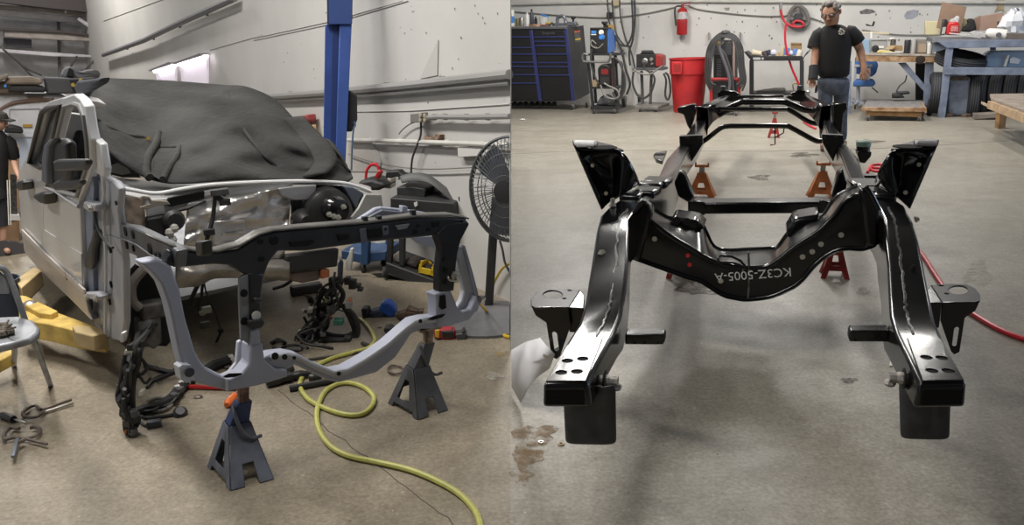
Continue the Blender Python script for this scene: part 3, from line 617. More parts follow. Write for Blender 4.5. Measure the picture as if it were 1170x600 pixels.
g = MB(); g.cyl(q(618.5, 16.6, .3), q(626.5, 19.6, .3), .02, 8); o = tag(g.build('marker_pen', SKY), 'blue pen propped in a clear tub on the tool chest', 'pen')
g = MB(); b_ = q(621.5, 30, .3); hh = q(621.5, 19.5, .3).z-b_.z; g.lathe([(.08, 0), (.10, hh), (.098, hh), (.078, .01)], b_, (0, 0, 1), 14); tag(g.build('plastic_tub', mat('clear_tub', (.75, .76, .75), .3, alpha=.45)), 'clear tub holding a blue pen on the chest', 'tub')
gy = mat('clamp_grey', (.16, .17, .2), .4, .5)
t_ = thing('c_clamp', 'grey ring shaped clamp standing on the chest right end', 'clamp', q(641, 29.5, .25))
tubeq('jaw', q, ((637, 28), (637, 21), (641, 18.5), (645, 20), (646.5, 25), (650, 28)), .035, gy, t_, 8, 5, .25); g = MB(); g.box(q(643, 28, .25), (.3, .14, .06), -.34); g.build('base', gy, t_)
t_ = thing('air_sander', 'small grey air tool with black knob on the chest corner', 'air tool', q(654, 29.5, .25))
g = MB(); g.box(q(653.5, 27.5, .25), (.2, .14, .09), -.34); g.build('body', gy, t_, bevel=.02); bb = q(655, 24, .25); g = MB(); g.lathe([(.02, -.03), (.02, .03), (.05, .05), (.05, .08)], bb, (0, 0, 1), 10); g.build('knob', PLASTIC, t_)
for k, (x, y) in enumerate(((627, 28.5), (631, 27.5), (635, 28.6), (648, 28.4), (659, 28.5))):
    g = MB(); cc = q(x, y, .2); g.lathe([(.045, -.012), (.05, 0), (.045, .012), (.03, .012), (.03, -.012)], cc, (.5, -.6, .6), 12); tag(g.build('metal_ring', STEEL), ['bright metal ring left among small parts on chest', 'bright metal ring beside the yellow tape', 'bright metal ring just left of the clamp', 'bright metal ring between clamp and air tool', 'bright metal ring at the right edge of the chest'][k], 'ring', 'loose rings on the chest')
# --- welding cart with two machines
q = KP(690, 130); wc = thing('welder_cart', 'black welder cart with tube handle beside the tool chest', 'cart', F(690, 128))
BK = mat('cart_black', (.025, .025, .027), .45)
for (x0, y0, x1, y1, d) in ((672, 70, 678, 126, 0), (700, 66, 705, 126, 0), (677, 62, 681, 118, .5), (703, 60, 706, 118, .5)):
    g = MB(); g.bar(q(x0, y0, d), q(x1, y1, d), .05, .05); g.build('upright', BK, wc)
for y0, y1, nm in ((99.5, 101.5, 'shelf'), (121.5, 125.5, 'bottom_tray'), (61, 63.5, 'top_shelf')):
    ex(nm, q, rect(674.5 if y0 > 90 else 672, y0, 706, y1), 0, .55, BK, wc, bevel=.004)
tubeq('handle', q, ((672, 63), (667, 61.5), (665.5, 64), (666, 68.5), (669, 70.5), (692, 70.8), (696, 69), (697.5, 64), (697, 60.5)), .022, mat('handle_grey', (.2, .2, .2), .35, .6), wc, 8, 5, -.1)
caster(q, 679, 128.3, .05, wc, .02); caster(q, 702.5, 128.3, .05, wc, .02); caster(q, 713, 117, .1, wc, .5, 'rear_wheel')
wd = thing('blue_welder', 'blue and black welding machine on top of the cart', 'welder', q(688, 61.5, .2))
WBL = mat('welder_blue', (.03, .15, .48), .35, var=.1)
ex('case', q, rect(674, 32, 694, 61), .05, .5, PLASTIC, wd, bevel=.01)
g = MB(); g.prism([q(694.3, 60.5, .06), q(694.3, 33, .06), q(700, 33.5, .5), q(702.5, 45, .5), q(702.5, 58, .5)], BDIR*.02); g.build('side_panel', WBL, wd)
ex('top_cover', q, ((674, 33.5), (694.5, 33.5), (694.5, 31.5), (674, 31.5)), .03, .52, PLASTIC, wd, bevel=.006)
for (x, y, r) in ((687, 37, .035), (687.5, 42.5, .042)):
    g = MB(); g.lathe([(r*1.4, 0), (r*1.4, .01), (r, .012), (r*.9, .04)], q(x, y, .05), BNRM, 14); g.build('dial', WHITE if y < 40 else SKY, wd)
ex('badge', q, rect(675.5, 35, 681, 38.5), .04, .01, SKY, wd); ex('badge', q, rect(675.5, 39, 681, 40), .04, .01, WHITE, wd)
for k in range(4): g = MB(); g.lathe([(.014, 0), (.012, .02)], q(676.5+k*1.6, 52+.6*k, .05), BNRM, 8); g.build('socket', STEEL, wd)
tubeq('lead', q, ((681, 50), (676, 46), (675.5, 52), (683, 55), (689, 50)), .012, GC, wd, 6, 5, -.03)
g = MB(); b_ = q(691, 32, .3); g.lathe([(.03, 0), (.03, .06), (.06, .08), (.06, .12)], b_, (0, 0, 1), 10); g.build('lifting_knob', PLASTIC, wd)
g = MB(); g.box(q(697, 31, .35), (.12, .12, .09), .3); tag(g.build('brass_regulator', mat('brass', (.35, .22, .07), .4, .6)), 'brass regulator block on top of the blue welder', 'regulator')
w2 = thing('inverter_welder', 'small black inverter with red panel on the cart shelf', 'welder', q(691, 99, .2))
ex('case', q, ((684, 98.5), (699, 98), (698, 77), (693, 73), (687, 73.5), (682.5, 78)), .06, .4, PLASTIC, w2, bevel=.03); ex('panel', q, rect(687, 79, 695, 85), .05, .012, mat('dull_red', (.3, .03, .03), .4), w2); ex('front_vent', q, rect(686, 88, 696, 96), .05, .012, mat('vent', (.04, .04, .042), .5), w2)
g = MB(); g.prism([q(699.2, 97.5, .07), q(698.3, 78, .07), q(699.5, 79, .4), q(700.3, 96, .4)], BDIR*.01); g.build('side_panel', mat('dull_red', (.3, .03, .03)), w2)
ex('tin', q, rect(676.5, 91.5, 682, 99.5), .1, .2, mat('tan_tin', (.55, .42, .26), .6), bevel=.01); tag(bpy.data.objects['tin'], 'cream and tan carton on the cart shelf', 'carton')
tag(ex('welding_mask', q, ((680, 120.5), (700, 120.5), (698, 113.5), (692, 108.5), (686, 110)), .1, .3, mat('mask_grey', (.10, .10, .11), .5, var=.3), bevel=.04), 'grey welding helmet lying on the bottom tray', 'helmet')
tag(ex('leather_gloves', q, ((693, 121), (706, 120.5), (704, 116.5), (696, 117)), .0, .2, mat('glove_grey', (.05, .05, .05), .9), bevel=.02), 'dark gloves heaped on the cart bottom tray', 'gloves')
for k, (dx, lab) in enumerate(((0, 'outer'), (3, 'middle'), (6, 'inner'))):
    tubeq('welding_cable', q, ((703, 66+dx), (708+dx*.4, 72), (714-dx*.5, 88), (713-dx*.5, 104), (706, 114-dx), (700, 106)), .02, CABLE, None, 7, 6, -.05+k*.05); tag(bpy.data.objects['welding_cable' if k == 0 else 'welding_cable.%03d' % k], '%s loop of black welding cable hung on the cart side' % lab, 'cable', 'cable loops on the welder cart')
tag(tubeq('ground_lead', q, ((686, 97), (690, 108), (700, 113), (707, 110), (705, 103), (695, 98), (690, 95)), .018, GC, None, 7, 6, -.06), 'grey lead drooping from the small inverter', 'cable')
tag(tubeq('torch_lead', q, ((676, 56), (675, 66), (677, 80), (681, 90), (684, 96)), .018, CABLE, None, 7, 6, -.06), 'black lead down the front of the cart post', 'cable')
# cables hung from the wall conduit
for k, (pts, lab) in enumerate(((((694, 0), (696, 25), (701, 40), (706, 48), (712, 52)), 'black hose hanging left from the conduit to the blue welder'), (((699.5, 0), (700.5, 16), (704, 38), (714, 52), (722, 52)), 'black hose hanging second from left beside the blue welder'),
     (((708, 0), (709, 20), (714, 42), (722, 62), (726, 82)), 'black cable hanging straight down to the small cart'), (((722, 0), (723, 25), (722, 40), (716, 52), (708, 50), (704, 42)), 'thick black cable looping back from the conduit to the blue welder'), (((725, 0), (725.5, 22), (723, 45), (719, 60), (720, 75)), 'thick black cable hanging right of the loop'),
     (((703, 40), (711, 60), (715, 80), (720, 95), (716, 108)), 'thin black lead hanging between the two carts'))):
    wcable('hanging_cable', lab, pts, .022 if k > 2 else .016, CABLE, None, .25)
g = MB(); g.box(B(696.5, 17, .1), (.12, .06, .1), -.34); tag(g.build('cable_hanger', PLASTIC), 'black hanger holding the cable bundle on the wall', 'hanger')
g = MB(); g.box(B(704.5, 3, .06), (.14, .08, .12), -.34); tag(g.build('wall_outlet', mat('tan_box', (.5, .42, .28), .6)), 'tan outlet box under the conduit above the blue welder', 'outlet')
# --- small cart with a wire feeder
q = KP(743, 128); sc = thing('feeder_cart', 'small grey two tier cart with casters left of the red bin', 'cart', F(743, 127))
GR = mat('cart_grey', (.10, .10, .105), .45)
ex('top_tray', q, ((722, 80.5), (758, 80.5), (757, 77.5), (723, 77.5)), 0, .5, GR, sc, bevel=.006)
g = MB(); g.prism([q(725.5, 120.5, 0), q(752, 121.5, 0), q(765, 117.5, .5), q(731, 116, .5)], V((0, 0, -.05))); g.build('lower_platform', mat('platform_grey', (.24, .23, .21), .5, var=.2), sc, bevel=.006)
for (x0, x1, d) in ((733, 734.5, .25), (744.5, 743, .25)): g = MB(); g.bar(q(x0, 81, d), q(x1, 119, d), .05, .05); g.build('post', GR, sc)
caster(q, 731.5, 126.5, .055, sc, .03); caster(q, 750, 126.8, .055, sc, .03); caster(q, 731, 114, .09, sc, .55, 'rear_wheel')
t_ = thing('wire_feeder', 'black and red wire feeder box on the small grey cart', 'welder', q(742, 77.4, .2))
ex('case', q, rect(727, 62, 748.5, 77.3), .05, .4, PLASTIC, t_, bevel=.01); ex('end_panel', q, ((748.5, 77), (757, 76), (757, 64), (752, 62), (748.5, 62)), .06, .35, mat('dull_red', (.3, .03, .03)), t_, bevel=.02)
ex('top_handle', q, ((731, 62), (747, 62), (745, 57.5), (734, 57.5)), .12, .1, PLASTIC, t_, bevel=.02)
for (x, y, r) in ((737, 70, .06), (744, 68, .04), (745, 73, .03)): g = MB(); g.lathe([(r, 0), (r, .012), (r*.6, .03)], q(x, y, .05), BNRM, 12); g.build('dial', STEEL, t_)
tag(tubeq('feeder_cable', q, ((737, 71), (736, 78), (742, 82), (748, 90), (744, 105), (736, 112), (728, 108), (723, 95), (724, 82)), .022, CABLE, None, 7, 6, -.08), 'thick black cable looping below the wire feeder', 'cable')
tag(tubeq('feeder_lead', q, ((724, 79), (732, 84), (742, 85), (750, 80), (757, 75)), .018, GC, None, 7, 6, -.1), 'grey lead draped along the feeder cart tray', 'cable')
tag(tubeq('coiled_lead', q, ((758, 84), (761, 92), (760, 108), (763, 114), (766, 104), (764, 88), (760, 83)), .02, CABLE, None, 7, 6, .0), 'coiled black lead between small cart and red bin', 'cable')
# --- red bin
q = KP(786, 130); RB = mat('bin_red', (.50, .025, .03), .42, var=.12, vscale=4)
bn = thing('trash_bin', 'large red round plastic bin against the back wall', 'bin', F(786, 129))
cb = q(786, 129.5, .36); hb = (q(784, 67, 0).z); rb, rt = (q(803, 128, .1)-q(786, 128, .1)).length, (q(806, 70, .1)-q(783.3, 70, .1)).length
g = MB(); cb.z = 0; g.lathe([(rb*.96, 0), (rb, .03), (rt*.93, hb*.70), (rt*.99, hb*.71), (rt, hb*.97), (rt*1.05, hb*.98), (rt*1.05, hb*1.0), (rt*.97, hb*1.0), (rt*.95, hb*.8), (rb*.9, .05)], cb, (0, 0, 1), 32); g.build('bin_body', RB, bn)
for x0, x1 in ((768.5, 778.5),):
    o = ex('handle', q, ((768, 85), (779, 85), (779.5, 70.5), (767, 70.5)), -.06, .06, RB, bn, bevel=.012); ex('handle_shade_plate', q, rect(769.5, 73.5, 777.5, 82), -.067, .01, mat('bin_red_shade', (.30, .02, .02), .5), o)  # no hollow here: a darker red plate paints its shade
# --- plasma cutter tower on a red frame with cable hoops
q = KP(828, 132); pc = thing('plasma_cutter', 'black plasma cutter on a red frame cart with castor wheels', 'cutter', F(828, 131))
ex('case', q, rect(815, 46, 839, 92), .05, .5, PLASTIC, pc, bevel=.02); ex('lower_case', q, rect(813.5, 92, 842, 126), .05, .5, mat('case_dark', (.03, .03, .034), .5), pc, bevel=.02)
ex('front_panel', q, rect(816, 48, 836, 63), .035, .02, mat('panel_grey', (.09, .09, .10), .4), pc, bevel=.005)
for k in range(9): ex('louvre', q, rect(819, 68+k*2.5, 824, 69.2+k*2.5), .035, .02, mat('louvre', (.10, .10, .11), .4), pc)
ex('edge_strip', q, rect(837, 44, 839.5, 90), .03, .03, mat('strip_pale', (.5, .36, .34), .5), pc)
for (pts) in (((812.5, 118), (812.5, 92), (814, 90.5), (842, 90.5), (844, 92), (844.5, 120)),): tubeq('frame_tube', q, pts, .028, RED, pc, 8, 3, -.04)
caster(q, 841, 132, .06, pc, .0); caster(q, 816, 132, .06, pc, .0)
for (x) in (810, 846): g = MB(); g.bar(B(x, 37, .05), B(x, 45, .05), .03, .03); g.bar(B(x, 45, .05), B(x, 45, .15), .03, .03); tag(g.build('wall_hook', STEEL), 'steel wall hook at the %s of the hung cable hoops' % ('left' if x < 820 else 'right'), 'hook')
for k in range(4):
    o_ = k*2.3; tubeq('cutter_hose', q, ((812+o_*.8, 104-o_), (807+o_*.7, 92), (806.5+o_, 70), (810+o_*.9, 52), (820+o_*.3, 40+o_*.6), (829, 37.5+o_*.7), (840-o_*.3, 41+o_*.6), (848-o_, 54), (850-o_*.9, 75), (852-o_*.9, 92), (848-o_, 104-o_)), .017, CABLE, None, 7, 6, -.1-k*.03)
    ob = [x for x in bpy.data.objects if x.name.startswith('cutter_hose')][-1]; tag(ob, ['outermost', 'second from outside', 'second from inside', 'innermost'][k]+' black hose hoop hung around the plasma cutter', 'hose', 'hoops of hose on the plasma cutter')
tag(tubeq('torch_hose', q, ((829, 40), (822, 52), (826, 66), (831, 80), (834, 95), (832, 106)), .028, mat('hose_grey', (.10, .10, .11), .5), None, 8, 6, -.14), 'grey torch hose hanging down the middle of the plasma cutter', 'hose')
tag(tubeq('torch_hose', q, ((818, 52), (827, 60), (833, 75), (837, 92), (838, 104)), .024, CABLE, None, 8, 6, -.12), 'black torch hose crossing the plasma cutter front', 'hose')
g = MB(); g.ball(q(822, 48.5, -.1), .07, 8, (1.2, 1, .7)); tag(g.build('tan_glove', mat('tan_leather', (.4, .3, .14), .8)), 'tan glove draped on the plasma cutter', 'glove')
g = MB(); g.ball(q(829, 37.5, -.1), .06, 8, (1.5, 1, .8)); tag(g.build('hose_tie', PLASTIC), 'black tie binding the hose hoops at their top', 'tie')
# --- fire extinguisher
EX = thing('fire_extinguisher', 'red fire extinguisher with pale label hung on the wall', 'fire extinguisher', B(779, 40, .15))
b_ = B(779, 39.8, .15); h = B(779, 9, .15).z-b_.z; r = (B(785, 39, .15)-B(779, 39, .15)).length
g = MB(); g.lathe([(r*.9, 0), (r, .02), (r, h*.85), (r*.75, h*.95), (r*.35, h)], b_, (0, 0, 1), 18); g.build('cylinder', RED, EX)
g = MB(); g.lathe([(r*1.02, h*.58), (r*1.02, h*.84)], b_, (0, 0, 1), 18); g.build('label_band', mat('label_silver', (.55, .52, .52), .4, var=.25, vscale=25), EX)
g = MB(); g.lathe([(r*.3, h*.98), (r*.3, h*1.12)], b_, (0, 0, 1), 10); g.bar(b_+V((0, 0, h*1.12)), b_+V((0, 0, h*1.2))+BDIR*.16, .03, .02); g.bar(b_+V((0, 0, h*1.08)), b_+V((0, 0, h*1.06))+BDIR*.15, .03, .015); g.build('valve_handle', mat('valve_red', (.3, .04, .03), .4), EX)
g = MB(); g.tube(spline([b_+V((0, 0, h*1.06)), b_+V((0, 0, h*1.05))-BDIR*.13, b_+V((0, 0, h*.8))-BDIR*.15, b_+V((0, 0, h*.35))-BDIR*.12], 6), .018, 8); g.build('hose', CABLE, EX)
g = MB(); g.bar(b_+IN*.1+V((0, 0, h*1.1)), b_+IN*.1+V((0, 0, h*.4)), .06, .02); g.build('bracket', STEEL, EX)
# --- black bench table with small supplies
q = KP(886, 128); bt = thing('tool_table', 'black metal work table with sloped tray edges by the wall', 'table', F(886, 127))
ex('tray_front', q, rect(857, 64, 917, 69.5), 0, .03, BK, bt, bevel=.004); ex('tray_floor', q, rect(857, 67, 917, 69), 0, .55, BK, bt)
for pts in (((857, 68), (850, 59.5), (852, 58.5), (859, 64)), ((916, 68), (922, 59), (924, 60), (918, 66))): ex('tray_end', q, pts, 0, .5, BK, bt, bevel=.006)
for x in (858.5, 916): ex('leg', q, rect(x-2.3, 69, x+2.3, 128), 0, .1, BK, bt, bevel=.004); ex('leg', q, rect(x-1.8, 69, x+1.8, 126), .45, .08, BK, bt, bevel=.004)
ex('lower_shelf', q, rect(858, 106, 918, 109), 0, .55, BK, bt)
ex('badge', q, rect(860.5, 65.6, 869, 68.4), -.012, .012, mat('badge_white', (.42, .42, .42), .5), bt); g = MB(); g.lathe([(.022, 0), (.022, .012)], q(871.5, 67, 0), BNRM, 10); g.build('badge_dot', mat('badge_white', (.4, .4, .4)), bt)
CRM = mat('cream_paper', (.66, .58, .42), .7)
g = MB(); a = q(859.5, 60, .2); b = q(870, 61.5, .2); g.lathe([(.07, 0), (.06, .02), (.045, (b-a).length)], a, (b-a), 14); tag(g.build('masking_roll', CRM), 'cream cone shaped roll at the left of black table', 'roll')
bottle('tape_tube', 'tan upright tube in the middle of black table', 'tube', q, 893.8, 54, 64, 5, mat('tan_tube', (.62, .52, .32), .6), .2)
t_ = thing('cardboard_carton', 'small brown open carton at the back of black table', 'box', q(910, 56.5, .3)); ex('carton_body', q, rect(903.5, 49, 915.5, 57.5), .3, .16, mat('brown_card', (.33, .21, .10), .8), t_); ex('carton_flap', q, ((903.5, 50.5), (915.5, 50.5), (916, 49), (903, 48.6)), .28, .02, mat('brown_card', (.3, .2, .1)), t_)
for k, (x, y, s_, c, nm, cat, lab) in enumerate(((874, 61.5, .05, (.08, .06, .06), 'spool', 'spool', 'dark spool right of the cream roll'), (878, 60.5, .05, (.03, .03, .05), 'socket_cup', 'cup', 'dark cup at left centre of black table'), (884, 60.5, .07, (.6, .62, .7), 'rag_ball', 'rag', 'white rag ball on black table'), (888, 62.5, .04, (.5, .38, .2), 'tape_disc', 'tape', 'small tan tape disc on black table'),
        (899, 59, .06, (.15, .25, .5), 'blue_box', 'box', 'blue box right of the tan tube'), (904, 61, .06, (.65, .66, .7), 'paper_cup', 'cup', 'white paper cup on black table'), (908.5, 59.5, .055, (.1, .2, .45), 'blue_bottle', 'bottle', 'blue bottle in front of brown carton'), (913, 61, .06, (.66, .62, .52), 'paper_roll', 'roll', 'off white paper roll near the table right end'))):
    g = MB(); cc = q(x, y, .2); (g.ball(cc, s_, 10, (1, 1, .9)) if k % 3 == 2 else g.lathe([(s_, -s_), (s_*1.05, 0), (s_*.9, s_), (s_*.3, s_*1.1)], cc, (.1*k-.4, .1, 1), 12)); tag(g.build(nm, mat('item_%d' % k, c, .6)), lab, cat)
tag(ex('pry_tool', q, ((863, 104), (884, 101), (896, 101), (898, 105.5), (866, 106)), .1, .2, mat('dark_tool', (.05, .045, .04), .5), bevel=.02), 'dark tools lying on the lower shelf of black table', 'tool')
tag(tubeq('wire_loop', q, ((907, 104), (906, 97), (909, 95), (912, 98), (911, 104)), .012, mat('brass', (.3, .2, .1)), None, 6, 5, .1), 'brass wire loop standing on the lower shelf', 'wire')
# --- steering wheel hung on the wall with the red hose
SWM = mat('wheel_grey', (.17, .155, .145), .6, var=.1)
sw = thing('steering_wheel', 'grey stripped steering wheel hanging on the back wall', 'steering wheel', B(912, 20, .1))
S = lambda x, y: B(x, y, .10)
g = MB(); g.tube(spline([S(901.5, 28), (S(900.8, 22)), S(904, 12), S(909, 7.3), S(914, 7.3), S(920, 12), S(923.8, 22), S(922.5, 28), S(917, 30), S(906, 30)], 5, True), .036, 10, True); g.build('rim', SWM, sw)
g = MB(); g.lathe([(.09, -.02), (.10, .0), (.07, .03)], S(912, 20.5), BNRM, 14); g.build('hub', mat('hub_dark', (.05, .05, .055), .5), sw)
for (x, y) in ((911.7, 9), (902.5, 21), (922, 21)): g = MB(); g.bar(S(912, 20.5), S(x, y), .06, .03, BNRM); g.build('spoke', SWM, sw)
g = MB(); g.tube([S(905, 25), S(909, 28), S(915, 28), S(919, 25)], .02, 8); g.build('lower_spoke', SWM, sw)
RH = mat('red_hose', (.62, .02, .04), .4)
tag(tubeq('air_hose', lambda x, y, d=0: B(x, y, .16), ((892, 3), (892, 11), (894, 20), (898, 26), (905, 30), (913, 31), (918, 29), (916, 25), (909, 24), (906.5, 28), (911, 31)), .022, RH, None, 8, 6), 'red air hose looped through the steering wheel', 'hose')
hq = lambda x, y, d=0: PL(x, y, B(900, 60, 1.2), BNRM)
tag(tubeq('air_hose', hq, ((898, 28), (897, 40), (898.5, 56), (904, 76), (913, 97), (915, 101)), .020, RH, None, 8, 6), 'red air hose hanging straight from the wheel to the frame', 'hose')
g = MB(); g.cyl(B(892, 2, .16), B(892, 11, .16), .03, 8); tag(g.build('hose_fitting', STEEL), 'steel hose fitting below the conduit left of the steering wheel', 'fitting')
def fhose(name, label, pts, r, m, sp=6, cat='hose', z=None):
    z = r if z is None else z; g = MB(); g.tube(spline([F(p[0], p[1], p[2] if len(p) > 2 else z) for p in pts], sp), r, 8); return tag(g.build(name, m), label, cat)
fhose('air_hose', 'red air hose running across the floor right of the frame', ((1050, 286), (1058, 297), (1070, 316), (1090, 343), (1120, 364), (1150, 380), (1185, 392)), .014, RH)
fhose('air_hose', 'small red hose coil on the floor behind the right spring tower', ((991, 197), (996, 189), (1006, 188), (1011, 191), (1003, 192), (994, 191), (998, 195), (1008, 196)), .014, RH)
fhose('air_hose', 'bit of red hose on the floor beyond the tubes', ((918, 139), (924, 143), (932, 147)), .016, RH)
# ------------------------------------------------------------------ people
def skin_mesh(name, pts, edges, rad, m, par=None, root=0, sub=2):
    me = bpy.data.meshes.new(name); off = V(par['_o']) if par is not None else V((0, 0, 0))
    keys = list(pts); me.from_pydata([tuple(V(pts[k])-off) for k in keys], [(keys.index(a), keys.index(b)) for a, b in edges], [])
    o = bpy.data.objects.new(name, me); COL.objects.link(o)
    md = o.modifiers.new('skin', 'SKIN'); sv = me.skin_vertices[0].data
    for i, k in enumerate(keys): r = rad[k]; sv[i].radius = (r, r) if not isinstance(r, tuple) else r; sv[i].use_root = (i == root)
    md.use_smooth_shade = True; md.branch_smoothing = .6
    s_ = o.modifiers.new('subd', 'SUBSURF'); s_.levels = sub; s_.render_levels = sub
    dg = bpy.context.evaluated_depsgraph_get(); dg.update(); nm = bpy.data.meshes.new_from_object(o.evaluated_get(dg)); o.modifiers.clear(); o.data = nm; nm.name = name
    nm.materials.clear(); nm.materials.append(m)
    for f in nm.polygons: f.use_smooth = True
    if par is not None: o.parent = par; o['_o'] = tuple(off)
    return o
def ell(c, a, b, up, n=20, pw=1.0): return [V(c)+V(a)*math.cos(2*math.pi*k/n)+V(b)*math.sin(2*math.pi*k/n) for k in range(n)]
SKIN = mat('skin_tan', (.42, .22, .14), .55, var=.12, vscale=14)
HAIRG = mat('grey_hair', (.20, .18, .165), .8, var=.4, vscale=30, bump=.4, bscale=60)
TEE = mat('black_tee', (.008, .008, .009), .85, bump=.15, bscale=12); JEANS = mat('blue_jeans', (.075, .088, .12), .9, var=.3, vscale=9, bump=.2, bscale=14)
def hand(P, E, wrist, tip, side, curl, s_, pre):
    # palm plus five bent fingers rooted in it; returns joints, edges and radii
    d = (tip-wrist).normalized(); nrm = d.cross(side).normalized(); side = nrm.cross(d).normalized(); J = {}; R = {}
    J[pre+'palm'] = wrist+d*.055*s_; R[pre+'palm'] = .030*s_; E.append((pre+'wrist', pre+'palm'))
    for i, (off, ln) in enumerate(((-.032, .070), (-.011, .082), (.011, .078), (.032, .062))):
        k = pre+'f%d' % i; a = wrist+d*.09*s_+side*off*s_; b = a+(d*.9+nrm*.35*curl)*ln*.5*s_; c = b+(d*.45+nrm*.8*curl)*ln*.5*s_
        J[k+'a'], J[k+'b'], J[k+'c'] = a, b, c; R[k+'a'] = .0125*s_; R[k+'b'] = .0105*s_; R[k+'c'] = .0085*s_; E += [(pre+'palm', k+'a'), (k+'a', k+'b'), (k+'b', k+'c')]
    a = wrist+d*.035*s_-side*.036*s_; b = a-side*.022*s_+d*.03*s_+nrm*.012*s_; c = b+d*.03*s_+nrm*.015*s_
    J[pre+'ta'], J[pre+'tb'], J[pre+'tc'] = a, b, c; R[pre+'ta'] = .014*s_; R[pre+'tb'] = .0115*s_; R[pre+'tc'] = .009*s_; E += [(pre+'palm', pre+'ta'), (pre+'ta', pre+'tb'), (pre+'tb', pre+'tc')]
    P.update(J); return R
q = KP(953, 171)
m1 = (q(954, 90)-q(953, 90)).length                    # metres in one photo pixel at the man
FW = BNRM                                              # the way he faces
man = thing('person', 'grey haired man in black tee and jeans walking behind the frame', 'person', q(953, 171))
E = []; P = dict(pelvis=q(952, 88), spine=q(953, 70), chest=q(954, 48), neck=q(952, 29, -.02), headb=q(950, 22, -.09), headt=q(949, 8, -.10),
    shl=q(936, 39), ell=q(931.5, 64, -.05), lwrist=q(928.8, 86, -.18), shr=q(973, 36), elr=q(983, 57, .06), rwrist=q(987, 76, -.05),
    hipl=q(944, 94), kneel=q(943, 130, -.08), ankl=q(942, 163, .02), toel=q(940.5, 167.5, -.18), hipr=q(961, 94), kneer=q(961, 130, .02), ankr=q(962, 162, .12), toer=q(963, 167, -.06))
E += [('pelvis', 'spine'), ('spine', 'chest'), ('chest', 'neck'), ('neck', 'headb'), ('headb', 'headt'), ('chest', 'shl'), ('shl', 'ell'), ('ell', 'lwrist'), ('chest', 'shr'), ('shr', 'elr'), ('elr', 'rwrist'),
      ('pelvis', 'hipl'), ('hipl', 'kneel'), ('kneel', 'ankl'), ('ankl', 'toel'), ('pelvis', 'hipr'), ('hipr', 'kneer'), ('kneer', 'ankr'), ('ankr', 'toer')]
RD = dict(pelvis=.13, spine=.13, chest=.15, neck=.068, headb=.105, headt=.11, shl=.075, ell=.055, lwrist=.038, shr=.075, elr=.055, rwrist=.038, hipl=.095, kneel=.068, ankl=.045, toel=.04, hipr=.095, kneer=.068, ankr=.045, toer=.04)
RD.update(hand(P, E, P['lwrist'], q(928.4, 96, -.2), BDIR, .9, 1.1, 'l')); RD.update(hand(P, E, P['rwrist'], q(987, 87, -.1), -BDIR, .9, 1.15, 'r'))
body = skin_mesh('body', P, E, RD, SKIN, man)
# face
hc = q(949.2, 14, -.10); up_ = (q(949.2, 8)-q(949.8, 20)).normalized(); fw = (FW*.86-UPZ*.45-BDIR*.22).normalized(); sd_ = fw.cross(up_).normalized(); up_ = sd_.cross(fw)
def face(hc, up_, fw, sd_, r, par, hairm, glasses=True, skin=SKIN):
    k = r/.115
    g = MB(); g.ball(hc-up_*.01*k+fw*.09*k*0, .1*k, 14, (.96, 1.0, 1.12)); g.build('head', skin, par)
    g = MB(); g.tube([hc+fw*.098*k+up_*.02*k, hc+fw*.122*k-up_*.022*k, hc+fw*.1*k-up_*.032*k], [.009*k, .017*k, .012*k], 8); g.build('nose', skin, par)
    g = MB(); g.tube([hc+fw*.088*k-up_*.062*k-sd_*.03*k, hc+fw*.1*k-up_*.06*k, hc+fw*.088*k-up_*.062*k+sd_*.03*k], .007*k, 6); g.build('mouth', mat('lips', (.30, .12, .09), .5), par)
    for s_ in (-1, 1):
        g = MB(); g.ball(hc+sd_*s_*.100*k-up_*.012*k-fw*.01*k, .03*k, 8, (.5, .8, 1.1)); g.build('ear', skin, par)
        g = MB(); g.ball(hc+sd_*s_*.036*k+fw*.090*k+up_*.012*k, .013*k, 8); g.build('eye', mat('eye_white', (.6, .58, .55), .3), par)
        if glasses:
            c = hc+sd_*s_*.039*k+fw*.108*k+up_*.010*k; g = MB(); g.tube([c+sd_*.034*k*math.cos(a)+up_*.023*k*math.sin(a) for a in [2*math.pi*i/12 for i in range(12)]], .006*k, 6, True); g.bar(c+sd_*s_*.033*k, hc+sd_*s_*.1*k+up_*.01*k, .008*k, .01*k); g.build('glasses', PLASTIC, par)
    rr = random.Random(2); g = MB()
    for i in range(46):
        a = rr.uniform(0, 2*math.pi); e = rr.uniform(.05, 1.45); dv = sd_*math.cos(a)*math.cos(e)+fw*math.sin(a)*math.cos(e)+up_*math.sin(e)
        if dv.dot(fw) > .62 and e < .8: continue
        if e < .3 and dv.dot(fw) > -.1: continue
        g.ball(hc+dv*.100*k+up_*.012*k, .030*k, 6)
    g.build('hair', hairm, par, smooth=80)
face(hc, up_, fw, sd_, .125, man, HAIRG)
# tee shirt, jeans, shoes, glove cuff
def el(x, y, wpx, dep, d=0.0, tilt=0.0): c = q(x, y, d); return ell(c, BDIR*(wpx*m1)+UPZ*tilt, FW*dep, None)
secs = [el(952, 90.5, 19.5, .16), el(952.5, 80, 18.5, .165), el(953, 66, 18.8, .17), el(954, 52, 20, .175), el(954, 42, 20.5, .165), el(954, 35, 19, .14), el(953, 30.5, 13, .11), el(952.5, 27.5, 8, .095, -.02)]
g = MB(); g.loft(secs); tee = g.build('tee_shirt', TEE, man, smooth=80, subd=1)
g = MB(); g.tube([q(941, 35), q(936, 40), q(932.5, 48), q(931, 55, -.02)], [.07, .092, .096, .096], 14); g.build('sleeve', TEE, tee, smooth=80); g = MB(); g.tube([q(966, 34.5), q(971.5, 37), q(977, 42.5, .02), q(980.5, 48, .04)], [.07, .092, .092, .088], 14); g.build('sleeve', TEE, tee, smooth=80)
EMB = mat('emblem_white', (.62, .60, .54), .7, var=.35, vscale=40)
